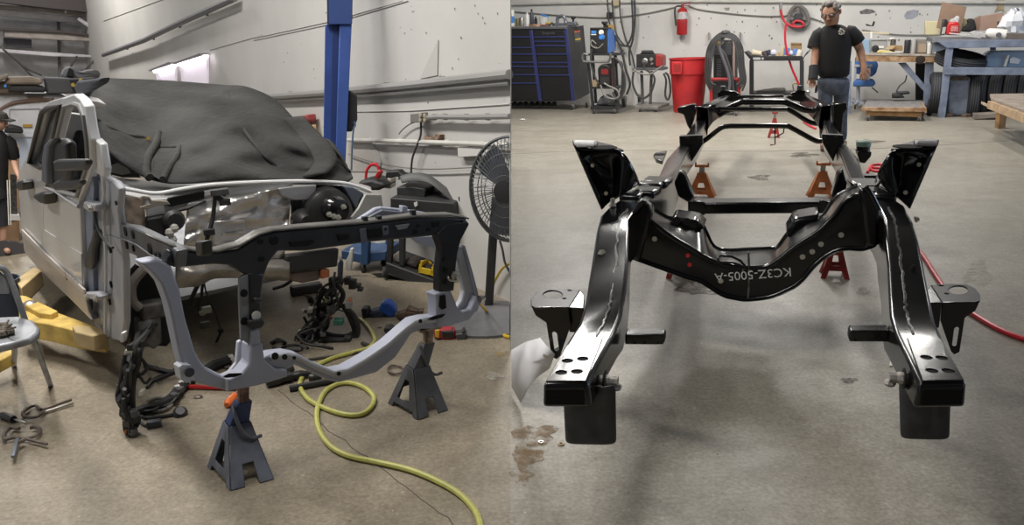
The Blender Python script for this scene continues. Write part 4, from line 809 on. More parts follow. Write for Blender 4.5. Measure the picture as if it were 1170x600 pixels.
eo = [q(961.5+dx*.95, 36+dy*.95, -.178) for dx, dy in ((-1.2, -4.6), (.8, -3.4), (2.2, -3.6), (2.4, -1.8), (4.4, -.6), (3.2, 1.4), (3.6, 3.2), (1.4, 3.0), (.2, 4.4), (-1.4, 3.6), (-3.6, 3.0), (-3.0, .8), (-4.4, -.8), (-2.4, -1.6), (-2.6, -3.4))]
g = MB(); g.prism(eo, IN*.02); em = g.build('emblem', EMB, tee)
g = MB(); g.tube([q(960, 34.5, -.18), q(962.5, 35.5, -.18), q(963.5, 37.5, -.18)], .006, 5); g.tube([q(959.5, 37, -.18), q(961, 38.5, -.18)], .006, 5); g.build('emblem_lines', TEE, em)
for L_ in (('hipl', 'kneel', 'ankl'), ('hipr', 'kneer', 'ankr')):
    pass
def leg(cx, pts):
    return [ell(q(x, y, d), BDIR*w*m1, FW*(w*m1*1.05), None, 16) for x, y, w, d in pts]
g = MB(); g.loft([el(952, 86, 19, .155), el(952, 96, 19.3, .165), el(952, 106, 19, .15), el(952, 109, 15, .10)])
g.loft(leg(0, [(943.5, 93, 9.6, 0), (943, 108, 9.3, -.03), (943, 128, 7.4, -.08), (942.5, 145, 6.8, -.04), (942, 164, 6.4, .02)])); g.loft(leg(0, [(961, 93, 9.6, 0), (961, 108, 9.3, 0), (961, 128, 7.4, .02), (961.5, 145, 6.8, .06), (962, 163, 6.4, .12)]))
g.build('jeans', JEANS, man, smooth=70, subd=1)
for x, y, d in ((942, 167, -.06), (962.5, 166.5, .03)):
    c = q(x, y, d); c.z = 0; g = MB(); g.loft([[c+BDIR*.05*math.cos(a)*w+FW*(f)+UPZ*(.0 if math.sin(a) < 0 else h)*1.0+UPZ*max(0, math.sin(a))*0 for a in [2*math.pi*k/10 for k in range(10)]] for f, w, h in ((-.1, .8, .1), (0, 1, .11), (.1, 1.05, .07), (.17, .7, .04))]); g.build('shoe', mat('brown_shoe', (.09, .05, .03), .6), man, smooth=60)
g = MB(); g.tube([q(930, 76, -.12), q(929.3, 83, -.16), q(928.8, 91, -.19)], [.06, .056, .062], 12); g.build('wrist_brace', mat('brace_black', (.02, .02, .022), .8), man)
g = MB(); g.cyl(q(933, 97, -.2), q(932, 106, -.2), .014, 8); tag(g.build('small_tool', PLASTIC), 'small dark tool held low by the man', 'tool')
# ------------------------------------------------------------------ right end of the back wall
q = KP(985, 126); BL = mat('chair_blue', (.06, .16, .42), .7, var=.15)
oc = thing('office_chair', 'blue upholstered office chair with pale grey frame behind the man', 'chair', F(985, 124))
ex('backrest', q, ((976, 84), (977, 66), (981, 63), (994, 63), (1001, 67), (1003.5, 75), (1001, 84), (996, 88)), .3, .09, BL, oc, bevel=.03, seg=3)
ex('seat', q, ((974, 99), (998, 99), (1001, 95), (998, 91.5), (976, 91.5)), -.05, .45, BL, oc, bevel=.03)
ARMG = mat('chair_grey', (.42, .44, .50), .5)
for x0, y0, x1, y1 in ((977.5, 75, 976.5, 99), (994.5, 75, 991, 98)): g = MB(); g.bar(q(x0, y0, .02), q(x1, y1, .02), .045, .04); g.build('arm_post', ARMG, oc, bevel=.008)
for x0, x1 in ((976, 983), (989, 997)): ex('arm_rest', q, rect(x0, 74.5, x1, 76.8), -.02, .3, ARMG, oc, bevel=.008)
g = MB(); g.cyl(q(980.5, 99, .15), q(980.5, 116, .15), .035, 10); g.build('gas_column', ARMG, oc)
for k, (x, y, d) in enumerate(((969, 119, .1), (977, 122, -.05), (988, 120.5, 0), (991, 117, .3), (975, 116, .4))): g = MB(); g.bar(q(980.5, 115.5, .15), q(x, y-1.5, d), .05, .04); o = g.build('base_arm', ARMG, oc); caster(q, x, y, .045, o, d)
tag(tubeq('loose_lever', q, ((996, 100), (1000, 103), (1003, 106)), .012, CABLE, None, 6, 4, .1), 'black lever wire below the blue chair seat', 'lever')
# wooden workbench
q = KP(1045, 131); WOOD = mat('bench_wood', (.46, .31, .18), .7, var=.35, vscale=9, col2=(.20, .10, .045)); WTOP = mat('bench_top', (.36, .32, .27), .7, var=.25, vscale=5); BGREY = mat('blue_grey_paint', (.17, .20, .27), .6, var=.25, vscale=6)
wb = thing('workbench', 'wooden workbench with stained front board and blue grey legs', 'workbench', F(1045, 130))
ex('front_board', q, ((978, 70), (1070.5, 71.5), (1071, 63.5), (978, 61.5)), 0, .05, WOOD, wb, bevel=.004); ex('bench_top', q, ((978, 63), (1071, 64.5), (1071, 62.3), (978, 60.6)), -.01, .8, WTOP, wb, bevel=.004)
ex('leg', q, ((1054.5, 132), (1065, 132), (1067, 71.5), (1057.5, 71)), .06, .1, BGREY, wb, bevel=.005); ex('leg', q, ((967, 131), (972, 131), (973, 70), (968, 70)), .06, .1, BGREY, wb, bevel=.005)
ex('brace', q, ((1026, 72), (1035, 71.5), (1057.5, 98), (1056, 105)), .08, .05, BGREY, wb, bevel=.004)
for (x, y, r) in ((1051.5, 68, .06),): g = MB(); g.lathe([(r*1.3, 0), (r, .006)], q(x, y, -.006), BNRM, 12); g.build('burn_mark', mat('burnt_wood', (.03, .02, .015), .9), wb)
ex('back_panel', q, rect(1046, 72, 1058, 119), .7, .03, PLASTIC, wb)
def onb(name, label, cat, pts, d, dep, m, bevel=.01, **k): return tag(ex(name, q, pts, d, dep, m, bevel=bevel, **k), label, cat)
t_ = thing('bench_radio', 'grey box with round dark dial on the wooden bench', 'radio', q(1004, 61, .35)); ex('radio_case', q, rect(995.5, 44, 1014, 60.8), .3, .25, mat('radio_grey', (.33, .33, .33), .5), t_, bevel=.01)
g = MB(); g.lathe([(.06, 0), (.06, .012), (.045, .016)], q(1000, 55.5, .3), BNRM, 14); g.build('dial', PLASTIC, t_); ex('display', q, rect(1004, 52.5, 1010, 55), .29, .01, WHITE, t_); ex('top_lip', q, rect(995, 43.5, 1015, 45.5), .28, .28, mat('radio_top', (.45, .45, .46), .5), t_)
onb('white_board', 'tall white strip standing left of the grey radio', 'board', rect(994.5, 36, 996.5, 60), .4, .1, WHITE, .003); onb('upper_ledge', 'cream ledge strip across the back of the bench', 'ledge', ((985, 38), (1016, 39.5), (1016, 37), (985, 36)), .75, .04, CRM, .003)
onb('blue_binder', 'pale blue bin half hidden behind the man on bench', 'bin', rect(984, 45, 994, 61), .35, .3, mat('pale_blue', (.25, .36, .48), .5))
t_ = bottle('steel_mug', 'dark glass jar with handle between radio and carton', 'jar', q, 1019.5, 45, 59, 6.5, mat('jar', (.12, .11, .10), .3), .45); g = MB(); g.tube([q(1015.5, 47, .4), q(1016.5, 44.5, .4), q(1021, 44.3, .4), q(1023, 46, .4)], .012, 6); g.build('wire_handle', STEEL, t_)
t_ = thing('open_carton', 'tan open cardboard carton in the middle of wooden bench', 'box', q(1024, 58.5, .2)); ex('carton_body', q, ((1016, 57.5), (1031.5, 58), (1031.5, 52.5), (1022, 52)), .2, .22, mat('brown_card', (.33, .21, .10), .8), t_); ex('carton_flap', q, ((1011.5, 56.3), (1020, 56), (1023, 51.8), (1014, 52.3)), .1, .06, mat('light_card', (.48, .36, .22), .8), t_)
onb('yellow_pad', 'yellow and white pad lying on the bench below radio', 'pad', ((1002, 60.5), (1022, 60.6), (1019, 58.8), (1008, 57), (1003, 58)), .02, .15, mat('yellow_pad', (.6, .5, .18), .6)); onb('white_tray', 'white plate lying on the bench front edge', 'plate', rect(1008, 59.5, 1031, 61), -.0, .14, mat('plate', (.5, .5, .42), .5))
bottle('thermos', 'black tall thermos standing on the wooden bench', 'thermos', q, 1036, 45.5, 61, 7.5, mat('thermos', (.03, .03, .032), .35), .2)
bottle('grey_canister', 'pale grey canister right of the black thermos', 'canister', q, 1043, 45.5, 61, 6, mat('canister', (.40, .39, .38), .4), .2)
t_ = thing('grey_bin', 'grey cube bin between canister and white bottle', 'bin', q(1052, 61, .2)); ex('bin_body', q, rect(1046.5, 45, 1059, 61), .22, .3, mat('bin_taupe', (.22, .20, .18), .6), t_, bevel=.01); ex('bin_label', q, rect(1049, 50, 1058, 60), .21, .01, mat('taupe_card', (.36, .28, .20), .7), t_)
bottle('white_bottle', 'white pump bottle at the right end of wooden bench', 'bottle', q, 1062, 46.5, 61.5, 6, WHITE, .1, mat('cap_w', (.6, .6, .6), .5))
t_ = thing('bench_grinder', 'small black power tool on the floor under the bench', 'power tool', q(1030, 113, .2)); ex('tool_body', q, ((1022, 109), (1040, 107.5), (1039, 104.5), (1025, 105)), .2, .15, PLASTIC, t_, bevel=.02); ex('tool_foot', q, ((1019, 112.5), (1034, 112), (1031, 108), (1020, 107)), .2, .2, PLASTIC, t_, bevel=.02); tubeq('power_cord', q, ((1024, 105), (1028, 98), (1034, 93), (1036, 86)), .012, CABLE, t_, 6, 5, .25)
# rolling dolly
p0 = F(1020, 140); q = KP(1020, 138.5)
t_ = thing('wooden_dolly', 'low wooden dolly with grey carpeted top on casters', 'dolly', F(1020, 137))
g = MB(); pts = [q(984.5, 123.5, 0), q(1056, 124, 0), F(1057, 114.5, q(1056, 124).z), F(991.5, 113, q(984.5, 123.5).z)]; g.prism(pts, (0, 0, -.03)); g.build('carpet_top', mat('carpet_grey', (.20, .19, .185), .95, var=.3, vscale=14), t_)
ex('front_board', q, ((984, 127), (1056.5, 128), (1056.5, 123), (984, 122.6)), -.01, .04, WOOD, t_, bevel=.004); ex('lower_board', q, ((989, 132), (1053, 134), (1054, 127), (990, 126.5)), .03, .04, mat('dark_wood', (.24, .13, .05), .7, var=.3), t_, bevel=.004); g = MB(); a = q(1056.5, 129, -.01); b_ = F(1058, 118, a.z); g.prism([a, q(1056.5, 123.5, -.01), q(1056.5, 123.5, -.01)+IN*1.0, a+IN*1.0], BDIR*.03); g.build('side_board', WOOD, t_)
caster(q, 991.5, 136.2, .055, t_, .05); caster(q, 1050, 138, .055, t_, .05); caster(q, 1052, 131, .05, t_, .9); caster(q, 999, 129.5, .05, t_, .9)
# blue grey rack with tyres
q = KP(1080, 134.5)
rk = thing('storage_rack', 'heavy blue grey timber rack with tyres stored beneath', 'rack', F(1085, 133))
ex('front_leg', q, ((1071.5, 134.5), (1080, 135), (1089.5, 54), (1081.5, 54)), 0, .13, BGREY, rk, bevel=.006)
ex('top_beam', q, ((1082, 55), (1200, 53.5), (1200, 45), (1070, 47)), -.02, .1, BGREY, rk, bevel=.006); ex('mid_rail', q, ((1079, 85.5), (1200, 86), (1200, 78), (1079.5, 77)), -.03, .1, BGREY, rk, bevel=.006)
g = MB(); a, b_ = q(1066, 44, 0), q(1200, 44.5, 0); g.prism([a, b_, b_+IN*1.3, a+IN*1.3], (0, 0, -.06)); g.build('deck', mat('deck_grey', (.20, .20, .22), .7, var=.2), rk)
ex('rear_leg', q, rect(1089, 50, 1096, 118), 1.1, .12, BGREY, rk, bevel=.006); ex('rear_leg', q, rect(1132, 53, 1138, 80), 1.1, .12, BGREY, rk, bevel=.006); ex('end_plate', q, ((1066, 60), (1081, 56), (1081, 46), (1066, 44)), .1, .04, BGREY, rk)
TYRE = mat('tyre_black', (.022, .023, .026), .75, bump=.1, bscale=30)
def tyre(label, c, ax, R, w, group=None, rim=None):
    t_ = thing('tire', label, 'tire', c-UPZ*R if abs(V(ax).z) < .5 else c-UPZ*w/2, group)
    prof = [(R*.62, -w*.36), (R*.72, -w*.48), (R*.9, -w*.5), (R*.985, -w*.38), (R, -w*.2), (R, w*.2), (R*.985, w*.38), (R*.9, w*.5), (R*.72, w*.48), (R*.62, w*.36), (R*.6, 0)]
    g = MB(); ax = V(ax).normalized(); a = ax.cross(UPZ); a = a if a.length > .05 else V((1, 0, 0)); a.normalize(); b = ax.cross(a)
    secs = [[c+ax*z+(a*math.cos(2*math.pi*k/28)+b*math.sin(2*math.pi*k/28))*r for k in range(28)] for r, z in prof]; secs.append(secs[0]); g.loft(secs, True, False); o = g.build('tread_body', TYRE, t_)
    g = MB()
    for zz in (-.26, -.08, .1, .28): g.tube([c+ax*w*zz+(a*math.cos(2*math.pi*k/28)+b*math.sin(2*math.pi*k/28))*R*1.002 for k in range(28)], .008, 4, True)
    g.build('tread_rib', mat('tread_grey', (.06, .062, .07), .7), o); return t_
tyre('tyre lying flat on the rack shelf behind the leg', q(1098, 68.5, .45), (.1, -.25, 1), .40, .20)
axt = (BDIR*.93+BNRM*.38)
tyre('tyre standing left of the rack leg under the wooden bench', q(1069, 106, .35), BDIR, .34, .2)
for k, (x, y, R) in enumerate(((1113, 105, .38), (1126, 103, .42), (1143, 101, .42), (1160, 101, .42), (1176, 101, .42))):
    tyre(['smaller tyre nearest the steel drum under the rack', 'tyre second right of the steel drum under rack', 'large tyre third right of the steel drum', 'large tyre fourth right of the steel drum', 'tyre at the far right edge under the rack'][k], q(x, y, .55), axt, R, .2, 'tires under the rack')
t_ = thing('steel_drum', 'dented blue grey steel drum on its side under the rack', 'drum', F(1094, 133.5))
ex('drum_wall', q, ((1081, 132), (1108, 134), (1110, 88), (1082, 86)), .18, .55, mat('drum_steel', (.20, .23, .30), .45, .3, var=.35, vscale=5), t_, bevel=.05, seg=3); ex('rust_band', q, ((1083, 92), (1107, 92), (1106, 87.5), (1084, 88)), .165, .02, mat('rusty', (.10, .07, .05), .8, var=.5, vscale=20), t_, bevel=.005)
tyre('tyre right behind the steel drum', q(1110, 110, .5), BDIR, .44, .18)
for x in (1084, 1104): g = MB(); g.box(q(x, 132.5, .14), (.14, .1, .08), .3); g.build('foot', mat('rusty', (.1, .07, .05)), t_, bevel=.02)
t_ = thing('storage_tote', 'translucent blue tote on the rack shelf at far right', 'tote', q(1150, 78, .3))
TOTE = mat('tote_blue', (.28, .40, .58), .25, alpha=.8); ex('tote_wall', q, ((1123, 78), (1200, 78), (1200, 58), (1134, 58.5), (1128, 62)), .3, .5, TOTE, t_, bevel=.03); ex('tote_label', q, ((1154, 72), (1164, 73), (1166, 68), (1158, 65), (1154, 67)), .28, .012, mat('label_frost', (.6, .64, .72), .6), t_); g = MB(); g.cyl(q(1148, 76, .27), q(1152, 63, .27), .02, 8); g.build('tote_rib', WHITE, t_)
tag(ex('folded_sheet', q, ((1106, 77.5), (1124, 77.5), (1122, 62), (1113, 63)), .6, .05, mat('sheet_grey', (.20, .24, .33), .5)), 'grey panel standing between the flat tyre and the tote', 'panel')
tag(ex('timber_block', KP(1128, 137), ((1113, 136.5), (1147, 134.5), (1145, 129), (1113.5, 130.5)), 0, .25, mat('grey_timber', (.20, .17, .14), .8, var=.25), bevel=.01), 'short grey timber block on the floor below the tyres', 'block')
# clutter on the rack deck
def onr(name, label, cat, pts, d, dep, m, bevel=.01, **k): return tag(ex(name, q, pts, d, dep, m, bevel=bevel, **k), label, cat)
CARD = mat('card_brown', (.28, .185, .13), .8, var=.08)
onr('cardboard_sheet', 'brown cardboard sheet leaning upright on the rack', 'cardboard', ((1070, 32), (1097, 39), (1104.5, 8), (1076.5, 2)), .7, .02, CARD, .003)
onr('cream_foam', 'cream foam block behind the red jug', 'foam', rect(1057, 24, 1077, 40), .95, .15, mat('cream_foam', (.62, .57, .36), .8)); onr('cream_foam', 'cream foam block right of the red jug', 'foam', rect(1097, 21, 1110, 36), .9, .15, mat('cream_foam', (.6, .55, .3)))
t_ = thing('red_jug', 'red plastic jug of fluid with a label on rack', 'jug', q(1088, 40, .3)); ex('jug_body', q, ((1081, 40), (1095.5, 40.5), (1096.5, 27), (1093, 24.5), (1085, 25), (1082.5, 28)), .3, .2, mat('jug_red', (.55, .03, .03), .35), t_, bevel=.03); ex('jug_label', q, ((1086, 36), (1094.5, 36), (1095, 29.5), (1087, 29.5)), .285, .012, mat('jug_label', (.55, .22, .2), .5, var=.5, vscale=30), t_)
onr('clear_wrap', 'clear plastic wrap bunched on top of the red jug', 'wrap', ((1085, 26), (1095, 26.5), (1097, 20), (1094, 17.5), (1090, 21), (1086, 22)), .32, .12, mat('clear_wrap', (.62, .6, .6), .25, alpha=.75, var=.2, vscale=20), .02)
t_ = thing('black_canister', 'black canister with pale label left of the red jug', 'canister', q(1078, 40, .35)); ex('canister_body', q, ((1074.5, 40), (1080.5, 40), (1083.5, 24), (1081, 21.5), (1077.5, 22)), .35, .2, mat('thermos', (.03, .03, .03)), t_, bevel=.02); ex('canister_label', q, ((1075.8, 39), (1079.5, 39), (1081, 31), (1077.2, 31)), .34, .01, mat('pale_label', (.42, .42, .40), .6, var=.4, vscale=40), t_)
onr('dark_fabric_heap', 'black crumpled fabric heap between jug and cardboard box', 'fabric', ((1098, 36), (1110, 37), (1116, 33), (1114, 24), (1111, 20.5), (1106, 22), (1107, 27), (1102, 32)), .4, .25, mat('fabric_black', (.02, .02, .022), .9), .03)
t_ = thing('cardboard_box', 'closed brown cardboard box on top of the rack', 'box', q(1132, 36, .4)); ex('box_front', q, ((1119.5, 35), (1148, 34), (1147, 14.5), (1121, 18.5)), .4, .4, mat('box_brown', (.34, .23, .18), .8, var=.06), t_, bevel=.005); ex('box_side', q, ((1112.5, 35), (1119.5, 35.2), (1121, 18.3), (1113.5, 22)), .45, .3, mat('box_side', (.26, .17, .13), .8), t_); ex('handle_slot', q, rect(1139.5, 24.5, 1141.5, 30.5), .39, .01, PLASTIC, t_)
t_ = thing('white_jug', 'white plastic bottle lying on its side on the rack', 'bottle', q(1139, 43, .05)); g = MB(); a, b_ = q(1128, 37.5, .1), q(1151, 40.5, .1); g.lathe([(.05, -.02), (.075, .02), (.085, .1), (.09, (b_-a).length*.9), (.06, (b_-a).length)], a, b_-a, 14); g.build('bottle_body', WHITE, t_); g = MB(); g.lathe([(.04, 0), (.04, .02)], q(1141, 40, .0), BNRM, 12); g.build('neck', mat('neck_grey', (.12, .12, .13), .4), t_)
rr = random.Random(3); c = q(1158, 27, .35); g = MB(); g.ball(c, .2, 18, (1, .75, 1.05))
for i, p in enumerate(g.v): g.v[i] = c+(p-c)*(1+rr.uniform(-.22, .3))
tag(g.build('plastic_bag', mat('bag_white', (.72, .73, .76), .45), None, smooth=20), 'crumpled white plastic bag at the right end of rack', 'bag')
for k, (pts, lab) in enumerate(((((1085, 37.5), (1112, 39.5), (1112, 41.5), (1085, 39)), 'pale flat strip lying left on the rack'), (((1096, 39), (1121, 42.5), (1121, 44), (1096, 41)), 'long pale trim strip in the middle of the rack'), (((1108, 37), (1114, 35), (1118, 38), (1124, 42), (1112, 41)), 'crumpled white paper beside the cardboard box'), (((1116, 42.5), (1127, 43), (1126, 38.5), (1119, 37)), 'grey crumpled packet left of the white bottle'))): onr('scrap_strip', lab, 'scrap', pts, .02, .1, mat('pale_scrap', (.5, .49, .48), .6), .006)
onr('timber_board', 'brown board lying at the right end of the rack', 'board', ((1150, 45), (1200, 45.5), (1200, 38.5), (1150, 38)), .0, .2, mat('board_brown', (.17, .14, .12), .7, var=.2), .005)
# low wooden platform in front at the right edge
t_ = thing('wooden_platform', 'low plywood platform on splayed boards at the right edge', 'platform', F(1165, 150))
z_ = .52; pts = [F(1131, 107.3, z_), F(1190, 106.5, z_), F(1190, 133, z_), F(1133, 113, z_)]; g = MB(); g.prism(pts, (0, 0, -.03)); g.build('plywood_top', mat('ply_grey', (.24, .20, .16), .7, var=.25, vscale=6), t_)
a, b_ = F(1133, 113, z_), F(1190, 133, z_); g = MB(); g.hexa([a-UPZ*.13, b_-UPZ*.13, b_-UPZ*.13+V((-.02, .05, 0)), a-UPZ*.13+V((-.02, .05, 0)), a-UPZ*.03, b_-UPZ*.03, b_-UPZ*.03+V((-.02, .05, 0)), a-UPZ*.03+V((-.02, .05, 0))]); g.build('edge_board', mat('ply_edge', (.40, .28, .17), .7, var=.2), t_)
a, b_ = F(1124, 117.5, .38), F(1190, 146, .38); g = MB(); g.prism([a, b_, b_+V((.1, .25, 0)), a+V((.1, .25, 0))], (0, 0, -.035)); g.build('lower_board', mat('ply_pale', (.42, .33, .23), .7, var=.2), t_)
for (x, y) in ((1145, 122), (1185, 140)): p = F(x, y, .34); g = MB(); g.box((p.x+.15, p.y+.25, .17), (.1, .1, .34)); g.build('leg', mat('dark_wood', (.24, .13, .05)), t_)
# ------------------------------------------------------------------ left bay: truck cab, cover, front end frame
TBv = ray(-167, 58); TB = V((TBv.x, TBv.y, 0)).normalized(); TA = V((TB.y, -TB.x, 0))     # rearwards / across the truck
SP0 = F(108, 368, .30)                                   # lower front corner of the door
def sd(x, y, d=0.0): return PL(x, y, SP0+TA*d, TA)        # side of the cab, d metres inwards
FW0 = F(140, 388, .30)
def fwp(x, y, d=0.0): return PL(x, y, FW0+TB*d, TB)       # fire wall, d metres rearwards
JS1, JS2 = F(276, 542), F(479, 462)
SDIR = (JS2-JS1).normalized(); SN = V((-SDIR.y, SDIR.x, 0))   # plane of the front end frame, normal pointing to the cab
def sup(x, y, d=0.0): return PL(x, y, JS1+SN*d, SN)
def poly(name, P, pts, d, ext, m, par=None, bevel=0.0, **k):
    g = MB(); g.prism([P(x, y, d) for x, y in pts], ext); return g.build(name, m, par, bevel=bevel, **k)
SIL = mat('silver_paint', (.66, .66, .66), .32, .05, var=.06, vscale=2, coat=.5); SILB = mat('silver_primer', (.42, .43, .46), .5, .1, var=.12, vscale=5)
SILD = mat('dusty_silver', (.47, .42, .37), .45, .1, var=.08, vscale=3)
GLASSD = mat('glass_reflection_grey', (.13, .14, .15), .12, coat=.6); INT = mat('dark_interior', (.012, .012, .013), .8)  # glass grey carries the reflection in the rear window
tr = thing('pickup_truck', 'stripped silver pickup truck cab raised on the lift with bare fire wall', 'truck', F(90, 385))
# rear door and front door skins with window openings
rear = [(21, 198), (30, 180), (40, 145), (47, 124), (56, 116), (71, 112), (71, 120), (60, 160), (52, 193), (49.5, 232), (49, 272), (48, 312), (29, 290), (24.5, 264)]
rwin = [(33, 186), (40, 158), (48, 128), (54, 124), (69.5, 120.5), (62, 155), (53, 190), (46, 192)]
g = MB(); g.plate([sd(*p) for p in rear], [[sd(*p) for p in reversed(rwin)]], TA*.04); d1 = g.build('rear_door', SIL, tr, bevel=.006)
front = [(49.8, 232), (52.5, 193), (60.5, 160), (71.5, 120), (71.5, 112), (84, 107.5), (91, 113), (96, 121), (100, 145), (103, 160), (104, 190), (98, 207), (90, 228), (91, 245), (92, 262), (94, 305), (96, 335), (101, 360), (104, 366), (76, 338), (48.4, 312)]
fwin = [(54, 215), (58, 190), (64, 160), (73, 122), (84, 119), (91, 121), (95, 132), (99, 160), (100.5, 186), (88, 224), (72, 220)]
g = MB(); g.plate([sd(*p) for p in front], [[sd(*p) for p in reversed(fwin)]], TA*.04); d2 = g.build('front_door', SIL, tr, bevel=.006)
poly('window_glass', sd, rwin, .025, TA*.006, GLASSD, d1)
g = MB(); g.tube([sd(x, y, -.004) for x, y in rwin], .012, 6, True); g.build('window_seal', PLASTIC, d1)
g = MB(); g.tube([sd(x, y, -.004) for x, y in fwin], .010, 6, True); g.build('window_seal', mat('seal_grey', (.2, .2, .2), .5), d2)
poly('dusty_panel', sd, ((24.5, 266), (49, 290), (95, 332), (101, 358), (104, 365), (76, 337), (48, 311), (29, 289)), -.010, TA*.012, SILD, d2, .004)
poly('body_moulding', sd, ((24.3, 262), (49, 287.5), (95.5, 331), (95.7, 337), (49, 294), (24.8, 268)), -.018, TA*.012, mat('moulding_pale', (.55, .50, .46), .45), d2, .004)
poly('door_band', sd, ((49.5, 262), (49, 288), (94, 330), (92.5, 290), (70, 276)), -.004, TA*.006, SIL, d2)  # slightly raised band in the door's own silver
g = MB(); g.tube(spline([sd(x, y, -.006) for x, y in ((53, 214), (64, 219), (74, 226), (84, 232), (90, 236))], 4), .010, 6); g.build('belt_crease', mat('silver_bright', (.62, .62, .63), .25, .3, coat=.6), d2)
for pts, par, nm in ((((17.5, 208), (24, 206), (25.5, 209), (25.5, 217), (21, 218), (18, 214)), d1, 'door_handle'), (((38, 222), (47, 219), (50.5, 222), (50.5, 234), (44, 232), (38.5, 227)), d2, 'door_handle')):
    poly(nm, sd, pts, -.06, TA*.06, PLASTIC, par, .012, seg=3)
bp = mat('badge_black', (.02, .02, .022), .4); c = sd(76.5, 315.5, -.012)
g = MB(); g.lathe([(.022, 0), (.022, .006)], c, -TA, 12); em = g.build('engine_badge', bp, d2)
c1_, c2_ = sd(79, 317, -.014), sd(89, 326, -.014)
txt('badge_text', 'POWER STROKE', bp, d2, (c1_+c2_)/2, axes(c2_-c1_, UPZ), .036, .002)
# cab interior seen through the openings, roof and rear wall
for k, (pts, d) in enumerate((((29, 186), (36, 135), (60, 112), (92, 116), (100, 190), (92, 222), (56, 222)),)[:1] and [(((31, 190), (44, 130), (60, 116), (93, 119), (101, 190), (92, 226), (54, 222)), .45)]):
    poly('cabin_shade', sd, pts, d, TA*.05, INT, tr)  # near-black sheet stands in for the shade inside the cab
SEAT = mat('seat_grey', (.035, .035, .038), .8)
poly('front_seat', sd, ((70, 222), (73, 180), (79, 145), (83, 138), (87, 142), (86, 175), (92, 210), (90, 224)), .22, TA*.15, SEAT, tr, .02)
poly('rear_seat', sd, ((58, 200), (63, 160), (70, 138), (75, 140), (71, 190)), .25, TA*.15, SEAT, tr, .02)
g = MB()
for k in range(7): g.cyl(sd(58+k*1.1, 176-k*7, .2), sd(66+k*1.1, 170-k*7, .24), .008, 5)
g.build('mesh_screen', mat('screen_grey', (.3, .3, .3), .6), tr)
w_ = 1.25
poly('roof_skin', sd, ((47, 124), (56, 115.5), (84, 106.5), (92, 113), (90, 118), (70, 119)), .02, TA*.10-UPZ*.03, SIL, tr, .01)
poly('rear_wall', sd, ((22, 198), (31, 180), (47, 124), (50, 126), (36, 190), (28, 288), (25, 264)), .05, TA*.45-UPZ*.1, SIL, tr)
poly('floor_pan', sd, ((29, 289), (104, 365), (104, 360), (30, 284)), .05, TA*w_, SILB, tr)
# door mirror
MSH = mat('mirror_shell', (.10, .125, .17), .35); mr = poly('door_mirror', sd, ((50, 212), (50, 175), (53, 164), (60, 158.5), (70, 158.5), (75, 163), (76, 185), (74, 205), (68, 213), (58, 216)), -.20, TA*.035, mat('mirror_black', (.014, .014, .015), .45), tr, .02, seg=3)
poly('mirror_shell', sd, ((47, 207), (47.5, 180), (50, 166), (55, 160), (60, 158), (54, 167), (52.5, 190), (53.5, 212)), -.22, TA*.03, MSH, mr, .02, seg=3)
for pts in (((60, 184), (64, 182.5), (97, 182), (98, 188), (94, 195), (62, 196)), ((60, 209), (64, 206.5), (91, 206), (91, 211), (84, 217), (62, 218))): poly('mirror_arm', sd, pts, -.24, TA*.02, mat('arm_black', (.028, .028, .03), .45), mr, .015)
# A pillar, hinge pillar and gap with grommets
poly('door_edge', sd, ((104, 190), (98, 207), (90.5, 228), (92, 262), (94, 305), (96, 335), (101, 360), (105, 366), (107, 350), (106, 300), (106, 250), (107, 215)), .02, TA*.03, mat('edge_bluegrey', (.20, .23, .30), .5, var=.2), tr, .004)
poly('a_pillar', sd, ((103, 158), (108, 158), (114, 164), (119, 194), (118, 203), (112, 200), (105, 193)), .02, TA*.03, SIL, tr, .008)
hp = poly('hinge_pillar', sd, ((110, 200), (119, 201), (131, 208), (136, 216), (134, 240), (136, 258), (141, 300), (142, 370), (138, 391), (119, 386), (112, 380), (113, 330), (110, 280), (113, 240)), .05, TA*.03, SILB, tr, .01)
poly('pillar_strip', sd, ((107, 206), (116, 206), (117.5, 230), (117, 260), (119, 300), (118, 380), (108, 372), (106, 330), (108, 290), (104, 250)), .04, TA*.03, mat('strip_grey', (.33, .34, .37), .5, var=.15), tr, .005)
g = MB(); g.tube(spline([sd(x, y, .03) for x, y in ((117, 200), (119, 220), (117.5, 235), (119, 260), (121, 300), (120, 385))], 5), .008, 6); g.build('pillar_seam', SIL, hp)
for (x, y, r) in ((127, 325, .016), (125.5, 345, .016), (126, 284, .022), (114, 309, .01), (133, 232, .01)): g = MB(); g.lathe([(r, 0), (r, .004)], sd(x, y, .047), -TA, 10); g.build('hole', DARK, hp)
poly('grommet_boot', sd, ((106, 262), (109, 263), (108, 275), (105.5, 285), (105, 300), (102, 308), (97, 307), (95.5, 298), (99, 286), (103, 275)), .005, TA*.03, PLASTIC, tr, .01)
for pts in (((95, 230), (108, 233), (109, 241), (101, 243), (94, 238)), ((95, 334), (109, 334), (113, 340), (109, 344), (96, 341))): poly('door_hinge', sd, pts, -.01, TA*.05, SILB, tr, .01)
for (x, y) in ((104, 237), (110, 341), (100, 339)): g = MB(); knob_bolt(g, sd(x, y, -.012), -TA, .012, .012); g.build('bolt', BOLT, tr)
g = MB(); g.tube(spline([sd(x, y, .0) for x, y in ((108, 240), (110, 255), (116, 270), (124, 279), (129, 283))], 5), .006, 6); g.build('pillar_cable', CABLE, tr)
